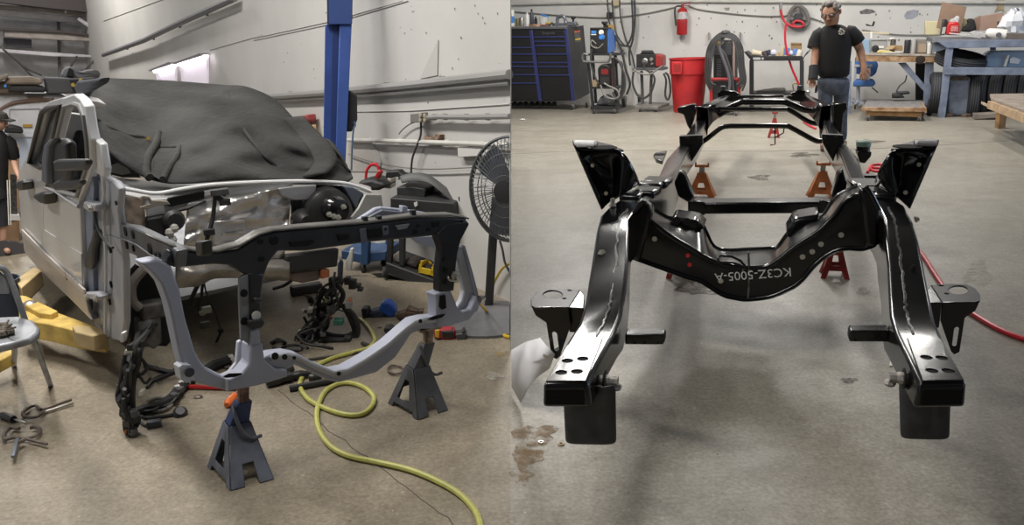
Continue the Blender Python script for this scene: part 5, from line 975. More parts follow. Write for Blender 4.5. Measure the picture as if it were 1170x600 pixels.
# cowl and fire wall
FOIL = mat('heat_foil', (.62, .60, .58), .30, .75, var=.12, vscale=5, bump=.9, bscale=7)
cow = []
for (a, b, c) in (((120, 199), (131, 205), (131, 222)), ((140, 203), (150, 213), (152, 226)), ((170, 206), (178, 219), (180, 231)), ((205, 209), (206, 217), (206, 231)), ((240, 208), (240, 213), (241, 224)), ((290, 206), (290, 210), (290, 214)), ((340, 205), (340, 208.5), (340, 211)), ((385, 206), (385, 209.5), (385, 212)), ((408, 209), (408, 213), (408, 216)), ((425, 214), (424, 218), (423, 221))):
    cow.append([fwp(a[0], a[1], .38), fwp(b[0], b[1], .12), fwp(c[0], c[1], .06)])
rows = [spline([r[i] for r in cow], 3) for i in range(3)]
g = MB(); g.grid(rows); cw = g.build('cowl', SIL, tr, solid=.01, subd=1)
g = MB(); g.tube(spline([fwp(x, y, .03) for x, y in ((132, 214), (150, 217), (178, 221), (206, 216.5), (240, 211.5), (290, 208.5), (340, 207), (385, 208.5), (405, 212), (424, 219))], 5), .009, 8); g.build('cowl_edge_light', mat('cowl_light_white', (.78, .78, .78), .35), tr)  # white strip added to paint the shaded cowl's edge bright
poly('cowl_slot', fwp, ((188, 234), (193, 226.5), (232, 217.5), (234, 219), (233.5, 227), (196, 236.5)), .045, TB*.02, INT, tr, .003)
poly('cowl_front', fwp, ((166, 228), (206, 226), (240, 217), (290, 211), (335, 209), (333, 222), (280, 224), (236, 228), (215, 236), (168, 247)), .065, TB*.02, SIL, tr, .004)
poly('cowl_frame', fwp, ((168, 247), (215, 237), (236, 229), (236, 231), (216, 240), (168, 250)), .03, TB*.02, PLASTIC, tr, .004)
poly('windshield_frame', fwp, ((117, 197), (121, 175), (127, 172), (150, 192), (162, 203), (140, 203)), .42, TB*.02, mat('frame_dark', (.06, .06, .062), .4), tr)
poly('inner_trim', fwp, ((122, 196), (124, 190), (135, 186), (146, 192), (150, 198), (140, 200)), .40, TB*.015, mat('trim_cream', (.5, .48, .44), .5), tr, .004)
# crumpled foil as real relief over the fire wall
rf = random.Random(11)
tl, tr_, bl, br = (214, 232), (334, 213), (206, 318), (326, 300); rows = []
for i in range(17):
    v = i/16; row = []
    for j in range(27):
        u = j/26; x = (tl[0]*(1-u)+tr_[0]*u)*(1-v)+(bl[0]*(1-u)+br[0]*u)*v; y = (tl[1]*(1-u)+tr_[1]*u)*(1-v)+(bl[1]*(1-u)+br[1]*u)*v
        if u > .86 and v > .5: x -= 4*(v-.5)
        rel = .018*math.sin(x*.05+y*.33)*math.sin(y*.11-x*.05)+.028*math.sin(x*.045+y*.13)+rf.uniform(-.007, .007)
        row.append(fwp(x, y, .05-abs(rel)))
    rows.append(row)
g = MB(); g.grid(rows); fo = g.build('foil_shield', FOIL, tr, solid=.004, subd=1, smooth=60)
rows = []
for i in range(8):
    v = i/7; row = []
    for j in range(14):
        u = j/13; x = 200+u*132; y = 296+v*(26-4*math.sin(u*3.1))+(8 if u < .3 else 0)*(v) ; row.append(fwp(x, y, .02-.08*math.sin(v*3)*(.5+.5*math.sin(u*9))+rf.uniform(-.01, .01)))
    rows.append(row)
g = MB(); g.grid(rows); g.build('foil_skirt', mat('foil_brown', (.30, .28, .25), .35, .6, var=.2, vscale=6, bump=.7, bscale=8), tr, solid=.004, subd=1, smooth=60)
poly('foil_plate', fwp, ((243, 253), (280, 251), (282, 280), (244, 281)), -.0, TB*.015, FOIL, fo, .008)
for y in (255, 268, 279): g = MB(); g.tube([fwp(254, y, -.008), fwp(278, y-2, -.008)], .010, 6); g.build('foil_rib', FOIL, fo)
poly('foil_patch', fwp, ((318, 215), (362, 211), (360, 225), (350, 229), (335, 229), (322, 224)), -.0, TB*.02, mat('foil_grey', (.42, .42, .43), .35, .6, bump=.3, bscale=12), tr, .006)
bw = poly('black_firewall', fwp, ((334, 228), (352, 229), (362, 211), (392, 212), (408, 216), (418, 224), (408, 262), (332, 270), (336, 262)), .07, TB*.03, INT, tr, .004)
poly('lower_firewall', fwp, ((327, 292), (388, 284), (386, 305), (330, 312), (322, 309)), .0, TB*.05, PLASTIC, tr, .01); poly('pan_edge', fwp, ((330, 312), (366, 308), (366, 320), (346, 324), (332, 321)), .02, TB*.08, mat('pan_brown', (.16, .12, .10), .6, var=.3), tr, .01); poly('rust_block', fwp, ((367, 309), (377, 308), (377, 317), (367, 319)), .0, TB*.06, mat('rust_orange', (.32, .10, .04), .8, var=.3), tr, .006)
c = fwp(376, 243, -.02); ax = -TB
g = MB(); g.lathe([(.04, -.12), (.115, -.10), (.132, -.04), (.122, .02), (.09, .045), (.06, .055)], c, ax, 28); bo = g.build('brake_booster', mat('booster_black', (.018, .018, .019), .35, var=.3), tr)
g = MB(); c2 = fwp(383, 239, -.12); g.lathe([(.062, -.03), (.068, .02), (.055, .045), (.02, .05)], c2, ax, 22); g.build('booster_cap', BLACK, bo)
for (x, y) in ((381, 247), (386, 248), (392, 236), (376, 245)): g = MB(); knob_bolt(g, fwp(x, y, -.17), ax, .010, .02); g.build('bolt', BOLT, bo)
g = MB(); c3 = fwp(346, 252, 0); g.lathe([(.06, -.02), (.065, .02), (.045, .03), (.03, .05)], c3, ax, 16); g.build('heater_port', PLASTIC, tr)
poly('inner_arch', fwp, ((393, 213), (404, 214), (416, 221), (411, 228), (408, 240), (404, 234)), .0, TB*.06, mat('arch_blue', (.10, .12, .16), .5), tr, .006)
poly('fender_plate', fwp, ((418, 222), (436, 222.5), (438, 236), (428, 238), (404, 255), (399, 252), (410, 238)), -.12, TB*.02, mat('plate_grey', (.36, .36, .34), .5, .2, var=.15), tr, .004)
# left inner opening: rusty grille, dark box, wheel arch
poly('rust_panel', fwp, ((131, 222), (165, 228), (167, 262), (150, 262), (134, 254)), .02, TB*.02, mat('rust_panel', (.24, .19, .15), .7, .2, var=.45, vscale=22), tr)
poly('hood_hinge', fwp, ((160, 226), (163, 223.5), (171, 225), (174, 229), (192, 230), (195, 234), (180, 235), (168, 240), (160, 237), (172, 233), (171, 228), (163, 228)), -.02, TB*.02, mat('hinge_tan', (.30, .27, .22), .5, .3), tr, .003)
poly('heater_box', fwp, ((167, 250), (192, 246), (195, 258), (190, 272), (168, 268)), .0, TB*.06, PLASTIC, tr, .01)
g = MB(); g.lathe([(.045, -.03), (.05, 0), (.035, .02)], fwp(199, 252, -.03), ax, 16); g.build('round_port', PLASTIC, tr)
for (x, y) in ((194, 266), (197, 274), (199, 261)): g = MB(); g.ball(fwp(x, y, -.05), .022, 8); g.build('connector', mat('connector_grey', (.4, .39, .36), .5), tr)
poly('wheel_arch', fwp, ((143, 330), (146, 314), (156, 303), (170, 310), (200, 330), (204, 380), (190, 396), (150, 392)), .18, TB*.03, INT, tr)
g = MB(); g.tube(spline([fwp(x, y, .05) for x, y in ((166, 306), (155, 318), (150, 330), (152, 345), (160, 352))], 6), .022, 10); g.build('ribbed_hose', mat('hose_dusty', (.16, .14, .12), .8), tr)
for pts, nm in (((((160, 350), (190, 345), (192, 362), (164, 368)), 'under_bracket')), ((((158, 368), (184, 362), (186, 392), (176, 400), (160, 390)), 'under_box'))): poly(nm, fwp, pts, .05, TB*.1, mat('under_grey', (.07, .065, .06), .7, var=.4, vscale=20), tr, .01)
# --- canvas cover over the roof and windscreen
bot = [(89, 108, .50), (97, 128, .30), (99, 152, .22), (117, 166, .16), (137, 185, .12), (162, 202, .10), (187, 209, .08), (212, 210, .06), (246, 208, .05), (280, 206, .05), (330, 205.5, .05), (370, 206.5, .05), (395, 208, .08), (403.5, 203, .12)]
mid = [(91, 103, .7), (106, 114, .8), (122, 126, .75), (142, 142, .7), (165, 156, .62), (190, 162, .55), (218, 160, .5), (246, 156, .48), (280, 154, .45), (320, 162, .42), (350, 172, .40), (378, 182, .38), (392, 190, .3), (400, 196, .2)]
top = [(93, 97, 1.2), (117, 90, 1.5), (140, 90, 1.5), (165, 90.5, 1.5), (190, 91.5, 1.5), (212, 93, 1.45), (235, 95, 1.4), (260, 97, 1.35), (282, 99, 1.3), (312, 112, 1.1), (333, 133, .9), (352, 152, .7), (377, 160, .5), (391, 180, .35)]
def cov(row): return [fwp(*p) for p in row]
CB, CM_, CT = spline(cov(bot), 5), spline(cov(mid), 5), spline(cov(top), 5); n_ = len(CB); rows = []
wr = random.Random(7); K = 26
for i in range(K+1):
    f = i/K; row = []
    for j in range(n_):
        a, b, c = CB[j], CM_[j], CT[j]; p = a*(1-f)*(1-2*f)+b*4*f*(1-f)+c*f*(2*f-1); u = j/(n_-1)
        env = math.sin(math.pi*min(1, max(0, f)))**.6*min(1, 4*u, 4*(1-u)+.3)
        fold = .05*math.sin(7*u*math.pi+5*f)*(1-f)+.035*math.sin(15*u+9*f+2*math.sin(6*u))+.02*math.sin(31*u-17*f)+.022*math.sin(9*(u*2+f*3))
        row.append(p+(CAM-p).normalized()*fold*env)
    rows.append(row)
COVER = mat('canvas_cover', (.026, .0255, .024), .9, var=.5, vscale=3.0, bump=.35, bscale=26)
cvr = thing('canvas_cover', 'dark grey canvas cover draped over the truck roof and windscreen', 'cover', CB[n_//2])
g = MB(); g.grid(rows); cs = g.build('cover_sheet', COVER, cvr, solid=.012, smooth=70, subd=1)
def oncov(u, f, off=.02):
    j = int(u*(n_-1)); i = int(f*K); p = rows[i][j]; return p+(CAM-p).normalized()*off
def pix(p):
    c = CR.transposed() @ (p-CAM); return PPX+FPX*c.x/c.z, PPY+FPX*c.y/c.z
FLAT = [(p, pix(p)) for r in rows for p in r]
def covat(px, py, off=.03):
    p = min(FLAT, key=lambda t_: (t_[1][0]-px)**2+(t_[1][1]-py)**2)[0]; d = ray(px, py).normalized(); return CAM+d*((p-CAM).length-off)
for pts, w in ((((99, 132), (112, 138), (128, 148), (145, 155), (165, 158), (182, 168), (205, 168)), .012), (((181, 152), (178, 164), (169, 180), (167, 196), (171, 203)), .02), (((205, 168), (202, 178), (193, 192), (186, 205)), .016), (((258, 105), (268, 125), (280, 150), (300, 175), (315, 190)), .010), ):
    q_ = []
    for (x, y) in pts: q_.append(covat(x, y, .02))
    g = MB(); g.tube(spline(q_, 6), w, 8); g.build('cover_hem', COVER, cs, smooth=80)
for (x, y) in ((98.5, 134), (169.5, 158.5), (177.5, 161.5), (83.5, 97), (92, 91.5)): g = MB(); p = covat(x, y, .035); g.lathe([(.009, 0), (.010, .004), (.004, .005)], p, (CAM-p), 10); g.build('brass_grommet', mat('brass_yellow', (.6, .42, .10), .35, .6), cs)
q_ = [covat(x, y, .03) for x, y in ((181, 169), (205, 169), (200, 182), (190, 196), (184, 206), (172, 200), (174, 184))]; g = MB(); g.prism(q_, -(CAM-q_[0]).normalized()*.02); g.build('cover_pocket', COVER, cs, bevel=.006)
rows2 = []
for i in range(8):
    a_ = math.pi*(i/7); rr_ = .055; row = []
    for (x, y, d) in ((334, 134, .75), (352, 154, .6), (365, 168, .4), (372, 185, .25), (360, 200, .1)): p = fwp(x, y, d-.03); row.append(p+(CAM-p).normalized()*rr_*math.sin(a_)+TA*rr_*1.2*math.cos(a_))
    rows2.append(spline(row, 4))
g = MB(); g.grid(rows2); g.build('cover_fold', COVER, cs, solid=.008, smooth=80)
# dark fabric bundle behind the cover at the roof corner
tag(poly('dark_tarp_fold', sd, ((84, 98), (88, 92), (116, 89), (112, 96), (96, 106), (92, 112), (86, 106)), .06, TA*.04, mat('tarp_navy', (.03, .032, .042), .9, bump=.3), None, .02), 'folded dark navy tarp edge with brass eyelets at the roof corner', 'tarp')
# --- front end frame: blue grey tube with a black upper bar
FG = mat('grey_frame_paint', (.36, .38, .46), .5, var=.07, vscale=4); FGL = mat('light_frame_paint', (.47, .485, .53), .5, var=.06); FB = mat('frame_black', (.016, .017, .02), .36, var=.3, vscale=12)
ff = thing('front_end_frame', 'blue grey and black radiator frame resting on two jack stands', 'vehicle frame', (JS1+JS2)/2)
E3 = SN*.06
def fp(name, pts, d, t_, m, par=None, bevel=.008, **k): return poly(name, sup, pts, d, SN*t_, m, par or ff, bevel, **k)
lu = fp('left_upright', ((160, 300), (172, 310), (184, 324), (192, 345), (197, 366), (205, 405), (211, 424), (222, 436), (236, 441), (262, 447), (262, 434), (248, 427), (236, 421), (229, 413), (223, 401), (212, 363), (206, 332), (200, 316), (196, 304), (180, 296)), 0, .07, FG)
fp('corner_box', ((204.5, 420), (208, 417), (218, 417), (221, 424), (222, 434), (213, 438), (207, 434)), -.03, .05, FGL, lu, .002)
g = MB(); g.lathe([(.017, 0), (.017, .004)], sup(216.5, 425.5, -.035), -SN, 14); g.build('round_hole', mat('hole_navy', (.04, .045, .06), .6), lu)
cb = fp('centre_base', ((261, 434), (276, 427), (285, 416), (286, 394), (300.5, 392.5), (303, 412), (315, 421), (329, 422), (329, 431), (296, 441), (261, 447.5)), -.012, .075, FG)
fp('base_sleeve', ((259.5, 433.5), (262, 433.5), (262, 448), (259.5, 447.5)), -.018, .08, FGL, cb, .002)
fp('base_cheek', ((272, 391), (276, 388.5), (277, 405), (283, 416), (270, 426), (250, 430), (262, 425), (270, 415)), .09, .02, FGL, cb, .004)
fp('slot', ((255, 430.5), (262, 427), (276, 426.5), (277, 428), (268, 431), (258, 432)), -.016, .004, DARK, cb, 0)
rb = fp('right_lower_tube', ((299, 414), (304, 408), (312, 404.5), (329, 402.5), (342, 405), (360, 415), (382, 424), (397, 421), (413, 412), (427, 404), (444, 392), (462, 376), (474, 366), (486, 363), (500, 362), (500, 376), (483, 376), (470, 382), (452, 409), (430, 426), (405, 433), (388, 437.5), (375, 435), (350, 423), (337, 417), (329, 422), (316, 422)), 0, .07, FG)
# paler strip paints the lit upper face of the tube
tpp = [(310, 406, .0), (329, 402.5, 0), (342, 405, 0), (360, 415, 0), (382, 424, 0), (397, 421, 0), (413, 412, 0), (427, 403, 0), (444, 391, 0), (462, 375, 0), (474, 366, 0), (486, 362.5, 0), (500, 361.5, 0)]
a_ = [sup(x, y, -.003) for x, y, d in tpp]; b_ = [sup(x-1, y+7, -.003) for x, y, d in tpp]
g = MB(); g.grid([a_, b_]); g.build('tube_lit_face', FGL, rb, solid=.006)
for (x, y, rx) in ((314, 407, .014), (325, 408, .011), (387, 427, .009), (480, 367, .009), (336, 409, .007)): g = MB(); g.lathe([(rx, 0), (rx, .004)], sup(x, y, -.008), -SN+UPZ*.3, 12); g.build('hole', DARK, rb)
ru = fp('right_base', ((499, 375), (499, 362), (499, 345), (497, 336), (506, 333), (516, 333), (521, 345), (524, 354), (530, 357), (538, 354), (545, 338), (548, 347), (545, 356), (536, 366), (515, 373)), -.01, .07, FG)
fp('slot', ((503, 338), (509, 337), (510, 352), (505, 354), (502, 350)), -.014, .004, DARK, ru, 0); fp('slot', ((488, 365), (497, 361), (509, 359), (505, 363), (494, 366)), -.014, .004, DARK, ru, 0)
rs = fp('right_strap', ((523, 282), (531, 282), (536, 297), (542, 317), (546, 336), (548, 347), (545, 356), (537, 361), (528, 360), (521, 354), (528, 344), (531, 333), (529, 322), (525, 308), (521, 292)), .03, .035, FGL)
fp('strap_edge', ((529, 280), (532, 281), (542, 316), (547, 336), (549, 347), (545, 357), (541, 357), (544, 346), (541, 330), (535, 305)), .02, .045, FG, rs, .004)
g = MB(); knob_bolt(g, sup(547.5, 342, 0), SDIR, .014, .03); g.build('bolt', BOLT, rs)
# black upper bar, left arm, centre and right uprights
ub = fp('upper_bar', ((196, 287), (224, 288), (250, 288.5), (272, 285), (286, 276), (297, 269), (314, 265), (420, 256), (476, 249), (516, 248.5), (534, 250), (530, 262), (505, 268), (491, 270), (420, 277), (350, 287), (318, 287), (308, 300), (302, 316), (286, 316), (278, 312), (262, 303), (245, 302), (200, 306), (190, 300)), 0, .06, FB)
g = MB(); tp = ((170, 270), (194, 281), (224, 287), (250, 287.5), (275, 281), (287, 274), (297, 268), (314, 263.5), (420, 254.5), (476, 247.5), (516, 246.5), (536, 250)); A_ = [sup(x, y, .0) for x, y in tp]; B_ = [sup(x, y-2.0, .0)+SN*.05 for x, y in tp]; g.grid([A_, B_]); g.build('bar_top_face', mat('bar_top_lit', (.13, .125, .115), .4, .3, var=.25, vscale=12), ub, solid=.006)  # grey top face paints the light falling on the black bar
for pts, m_ in ((((331, 276), (358, 273.5), (360, 277), (352, 281), (333, 282)), DARK), (((386, 268), (398, 267), (400, 273), (388, 275.5)), DARK), (((421, 262), (436, 260.5), (436, 271), (421, 272.5)), DARK), (((452, 258), (468, 256), (465, 261), (455, 263)), mat('worn_silver', (.22, .22, .24), .5)), (((494, 254), (503, 253), (502, 259), (495, 260)), DARK), (((411, 262), (418, 261), (420, 276), (413, 277)), mat('bar_bluegrey', (.11, .12, .15), .5)), (((437, 258.5), (444, 258), (444, 268), (438, 269)), mat('bar_bluegrey', (.1, .12, .15)))):
    fp('bar_pocket', pts, -.006, .008, m_, ub, .001)
for (x, y, r) in ((313.5, 275, .016), (298, 276, .010), (299, 296, .010), (440, 262, .006), (478, 258, .006), (475, 265, .008), (490, 262, .008), (527, 253, .008)): g = MB(); g.lathe([(r, 0), (r, .004)], sup(x, y, -.003), -SN, 12); g.build('hole', DARK, ub)
for (x, y) in ((417, 255), (433, 254), (472, 247)): g = MB(); c = sup(x, y, .02); g.box(c+UPZ*.012, (.02, .02, .03), .6); g.build('clip', FB, ub)
# arm with the lightening holes running back to the hinge pillar
AP0 = sup(195, 292, .03)
def arm(x, y, d=0.0): return PL(x, y, AP0+TA*d, TA)
la = poly('left_arm', arm, ((122.5, 255), (131, 255.5), (150, 259), (165, 266), (194, 281), (202, 287), (200, 306), (190, 303), (178, 309), (165, 311), (158, 303), (156, 293), (143, 288), (129, 283), (124, 278)), 0, TA*.04, mat('arm_grey', (.12, .125, .14), .45, .2, var=.2, vscale=10), ff, .006)
g = MB(); g.tube([arm(x, y, -.004) for x, y in ((124, 268), (140, 273), (155, 279), (170, 290), (185, 298))], .003, 6); g.build('pressed_line', mat('line_grey', (.2, .2, .22), .5), la)
for (x, y, r) in ((132, 262.5, .013), (143.5, 264.5, .020), (152, 268, .018), (133, 275.5, .014), (145, 280, .018), (152.5, 284, .014), (171.5, 285, .024), (178, 290, .008), (182.5, 291, .011), (162, 298, .008), (172, 304, .022), (138, 277, .006)):
    g = MB(); g.lathe([(r*.95, -.001), (r, .0035)], arm(x, y, -.001), -TA, 14); g.build('hole', DARK, la)
poly('arm_clamp', arm, ((222, 276), (231, 276), (231, 293), (224, 293)), -.08, TA*.03, PLASTIC, la, .006)
cu = fp('centre_upright', ((284, 312), (302, 312), (300, 330), (299, 345), (299, 372), (286, 374), (285, 345)), -.006, .05, FB); fp('upright_web', ((274, 318), (284.5, 312), (285.5, 345), (286, 394), (276, 388), (274, 345)), .0, .02, mat('web_grey', (.20, .21, .23), .5), cu, .004)
fp('upright_foot', ((286, 378), (297, 377), (298, 394), (286, 395)), -.008, .05, FG, cu, .004)
for (x, y) in ((278.5, 335), (279, 367)): g = MB(); g.lathe([(.015, 0), (.015, .003)], sup(x, y, -.002), -SN, 12); g.build('hole', DARK, cu)
g = MB(); g.lathe([(.018, 0), (.018, .004)], sup(292.5, 360.5, -.012), -SN, 16); g.build('round_sticker', WHITE, cu)
fp('latch_bracket', ((284, 367), (302, 365), (303, 371), (299, 375), (289, 378), (285, 373)), -.03, .03, PLASTIC, cu, .006); fp('latch_pin', ((291, 341), (300, 341), (300, 346), (291, 347)), -.03, .03, PLASTIC, cu, .006)
ruu = fp('right_upright', ((499, 268), (512, 256), (534, 252), (537, 256), (527, 275), (523, 292), (521, 310), (519, 333), (502, 334), (502, 310), (505, 284)), -.008, .05, FB)
for (x, y) in ((506, 296), (508, 322), (509, 309)): g = MB(); g.lathe([(.012, 0), (.012, .003)], sup(x, y, -.010), -SN, 12); g.build('hole', DARK, ruu)
g = MB(); knob_bolt(g, sup(519.5, 315, -.01), -SN, .016, .03); g.build('bolt', BOLT, ruu); g = MB(); g.tube(spline([sup(x, y, -.015) for x, y in ((511, 316), (514, 320), (521, 320), (523, 316))], 5), .006, 6); g.build('bolt_clip', STEEL, ruu)
def farp(x, y, d=0.0): return sup(x, y, .28+d)
poly('right_arm', farp, ((402, 256), (421, 244), (430, 238), (437, 236.5), (470, 240), (500, 245), (530, 250), (532, 254), (480, 250), (430, 256), (410, 260)), 0, SN*.03, FG, ff, .006); poly('arm_flange', farp, ((422, 248), (437, 240), (500, 247), (470, 251), (428, 256)), -.02, SN*.02, mat('flange_dark', (.16, .17, .2), .5), ff, .003); poly('arm_clip', farp, ((460, 235), (466, 236), (466, 243), (460, 243)), -.03, SN*.03, FG, ff, .004); poly('right_lower_arm', farp, ((470, 271), (500, 270), (505, 278), (505, 285), (480, 279)), 0, SN*.03, FG, ff, .004)
# --- two jack stands
JB = mat('stand_blue_grey', (.115, .125, .155), .5, var=.3, vscale=10); JD = mat('stand_dark', (.07, .072, .078), .5, var=.25, vscale=10)
def bigstand(label, base, px0, px1, col, postm, pts):
    # pts: pixel corners of feet and collar
    t_ = thing('jack_stand', label, 'jack stand', base)
    Lf, Ff, Rf, Bf = [F(*p) for p in pts['feet']]; zc = pts['zc']; cl, cf, cr, cbk = [base+V(o)+V((0, 0, zc)) for o in pts['collar']]
    for a, b, ca, cb2, hole in ((Lf, Ff, cl, cf, True), (Ff, Rf, cf, cr, False), (Rf, Bf, cr, cbk, True), (Bf, Lf, cbk, cl, False)):
        wd = .16 if hole else .33; m1_ = a.lerp(b, wd); m2_ = b.lerp(a, wd); t1_ = m1_.lerp(ca.lerp(cb2, .35), .10 if hole else .36); t2_ = m2_.lerp(ca.lerp(cb2, .65), .10 if hole else .36)
        out = [a, m1_, t1_, t2_, m2_, b, cb2, ca]; nrm = (b-a).cross(ca-a).normalized(); hs = []
        if hole:
            A2, B2 = a.lerp(ca, .24), b.lerp(cb2, .24); C2, D2 = a.lerp(ca, .70), b.lerp(cb2, .70)
            hs = [[A2.lerp(B2, .22), A2.lerp(B2, .70), D2.lerp(C2, .36), C2.lerp(D2, .36)]]
        g = MB(); g.plate(out, hs, nrm*.006); g.build('leg_plate', col, t_, bevel=.002)
    top = V((pts['post'][0]))
    col0 = (cl+cf+cr+cbk)/4
    zs = pts['zs']; ax_ = (top-base); at = lambda z: base+ax_*((z)/ax_.z)
    R = Matrix.Rotation(.6, 3, 'Z')
    def sq(z, h): c = at(z); return [c+R@V((x*h, y*h, 0)) for x, y in ((-1, 1), (-1, -1), (1, -1), (1, 1))]
    g = MB(); g.loft([[cl, cf, cr, cbk], sq(zs, .027)]); g.build('collar', mat('collar_blue', (.03, .055, .16), .45, var=.25) if col is JB else col, t_, bevel=.003)
    g = MB(); g.loft([sq(zs-.03, .018), sq(top.z, .018)]); o = g.build('ratchet_post', postm, t_, bevel=.002)
    g = MB()
    for k in range(6): g.box(at(zs+(top.z-zs)*(k+.3)/6.5)+R@V((0, -.019, 0)), (.03, .008, .012), .6)
    g.build('ratchet_tooth', postm, o)
    c = at(top.z); g = MB(); g.box(c, (.10, .05, .012), .6); g.build('saddle', postm, t_)
    h0 = at(zs-.01)+R@V((-.03, -.03, 0)); g = MB(); g.tube(spline([h0+R@V((-.01, .02, .0)), h0+R@V((-.015, -.015, -.03)), h0+R@V((.0, -.025, -.09)), h0+R@V((.03, -.03, -.125)), h0+R@V((.07, -.02, -.13))], 5), .007, 8); g.build('release_handle', col, t_)
    return t_
RUSTP = mat('rusty_post', (.20, .12, .10), .6, .3, var=.4, vscale=30); TANP = mat('tan_post', (.30, .23, .17), .6, .2, var=.4, vscale=30)
b1 = F(277, 531); b1.z = 0
bigstand('large blue grey jack stand with blue collar under the frame centre', b1, 0, 0, JB, RUSTP, dict(feet=((238, 533), (264, 561), (312, 548), (288, 516)), zc=.185, zs=.275, collar=((-.052, .012, 0), (-.012, -.05, 0), (.05, -.004, 0), (.01, .045, 0)), post=(sup(278, 433, .03),)))
b2 = F(480, 459); b2.z = 0
bigstand('dark grey jack stand with rusty post under the right end of frame', b2, 0, 0, JD, TANP, dict(feet=((444, 461), (478, 480), (511, 469), (480, 449)), zc=.175, zs=.265, collar=((-.052, .012, 0), (-.012, -.05, 0), (.05, -.004, 0), (.01, .045, 0)), post=(sup(490, 375, .03),)))
# ------------------------------------------------------------------ left bay: lift, wall fittings, fan, carts
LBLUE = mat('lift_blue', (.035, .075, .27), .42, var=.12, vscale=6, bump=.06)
LP = F(386, 298); LN = V((LP.x, LP.y, 0)).normalized()
def lp(x, y, d=0.0): return PL(x, y, LP+LN*d, LN)
lc = thing('lift_post', 'tall blue two post lift column with black control box beside the wall', 'lift column', LP)
poly('post_channel', lp, ((371.5, 28), (390, 28), (390, 280), (368, 280)), 0, LN*.10, LBLUE, lc, .004); poly('post_face', lp, ((388, 28), (402, 28), (390.5, 280), (380.5, 280)), -.04, LN*.12, mat('lift_blue_lit', (.055, .11, .36), .4, var=.1), lc, .006)
poly('post_groove', lp, ((380, 29), (388, 29), (381, 280), (376, 280)), -.004, LN*.01, mat('lift_blue_shade', (.02, .04, .15), .5), lc, .0)  # lighter face and darker groove blues paint light and shade on the post
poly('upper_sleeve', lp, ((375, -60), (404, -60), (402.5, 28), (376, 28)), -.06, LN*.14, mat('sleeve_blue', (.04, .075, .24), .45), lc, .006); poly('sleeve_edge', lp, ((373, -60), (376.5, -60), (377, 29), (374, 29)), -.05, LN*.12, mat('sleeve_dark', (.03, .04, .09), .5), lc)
cbx = poly('control_box', lp, ((398.5, 103), (408, 109), (408.5, 137), (402.5, 150.5), (395.5, 151)), .02, LN*.14, mat('control_black', (.03, .032, .036), .5), lc, .012)
tag((lambda g: (g.tube(spline([lp(x, y, -.02) for x, y in ((404.5, 139), (406, 143), (404, 148), (402.5, 165), (401.5, 195))], 5), .007, 6), g)[1])(MB()).build('hanging_strap', mat('strap_blue', (.10, .16, .28), .6)), 'thin blue strap hanging below the lift control box', 'strap')
# lift arms on the floor
YEL = mat('arm_yellow', (.52, .36, .09), .55, var=.25, vscale=10); YELD = mat('arm_yellow_dark', (.28, .20, .09), .6, var=.25); YELT = mat('arm_tan', (.45, .34, .17), .65, var=.2)
def slab(name, pts, z, h, m, par, bevel=.006): g = MB(); g.prism([F(x, y, z) for x, y in pts], (0, 0, -h)); return g.build(name, m, par, bevel=bevel)
la_ = thing('lift_arm', 'yellow two post lift arm reaching under the truck door sill', 'lift arm', F(60, 385))
slab('arm_beam', ((21, 353), (40, 357), (66, 357), (99, 369), (122, 379), (118, 382), (88, 378), (55, 370), (22, 365)), .22, .10, YEL, la_); slab('arm_link', ((22.5, 337), (30, 338), (66, 355), (58, 359), (44, 357), (24, 346)), .25, .07, YEL, la_); slab('arm_pad', ((82, 372), (103, 372), (122, 380), (106, 384), (86, 379)), .25, .08, YELT, la_)
g = MB(); g.lathe([(.035, 0), (.035, .05), (.02, .06)], F(36, 356, .2), (0, 0, 1), 12); g.build('pivot_pin', STEEL, la_)
la2 = thing('lift_arm', 'tan topped far lift arm crossing behind the truck sill', 'lift arm', F(32, 330)); slab('arm_beam', ((17, 320), (39, 304.5), (47, 309), (24, 329)), .26, .10, YELT, la2); slab('arm_side', ((23, 331), (47, 310), (48, 313), (24, 336)), .2, .08, YELD, la2)
la3 = thing('lift_arm', 'short yellow lift arm end showing below the folding chair', 'lift arm', F(8, 415)); slab('arm_beam', ((-12, 408), (13, 399), (15, 404), (-12, 418)), .14, .06, YEL, la3)
# conduits on the painted wall
PG = mat('conduit_grey', (.30, .295, .285), .45, .2)
wallpipe('wall_conduit', 'thick grey conduit running along the wall past the lift', ((280, 112.5), (372, 106), (460, 98), (582, 85)), .028, PG, 'conduit', W, .05); wallpipe('wall_conduit', 'thin grey conduit just under the thick one past the lift', ((312, 115), (372, 111.5), (460, 105.5), (582, 94.5)), .014, PG, 'conduit', W, .04)
wallpipe('wall_conduit', 'cream conduit running low on the wall behind the lift', ((398, 160), (440, 161), (530, 164), (582, 166.5)), .016, PIPE, 'conduit', W, .04); wallpipe('wall_conduit', 'short grey conduit right of the junction box', ((488, 134.5), (500, 133.5), (540, 134), (582, 133)), .016, PG, 'conduit', W, .05)
wallpipe('wall_conduit', 'dark conduit climbing the wall in the upper left corner', ((118, 63), (165, 46), (215, 22), (268, -2)), .035, mat('conduit_dark', (.13, .13, .14), .5), 'conduit', W, .08)
SEAM = mat('seam_grey', (.42, .41, .39), .8)
for pts, lab in ((((290, 43.5), (375, 25), (460, 1)), 'upper painted seam crossing the wall behind the lift'), (((290, 46), (375, 28), (466, 1)), 'lower painted seam crossing the wall behind the lift'), (((240, 57), (300, 40)), 'painted seam right of the wall lights'), (((118, 24), (200, -6)), 'faint painted seam in the upper left wall corner'), (((398, 128), (470, 126.5), (582, 119)), 'faint painted seam above the junction box')):
    g = MB(); g.tube([W(x, y, .003) for x, y in pts], .005, 5); tag(g.build('wall_seam', SEAM), lab, 'wall seam')
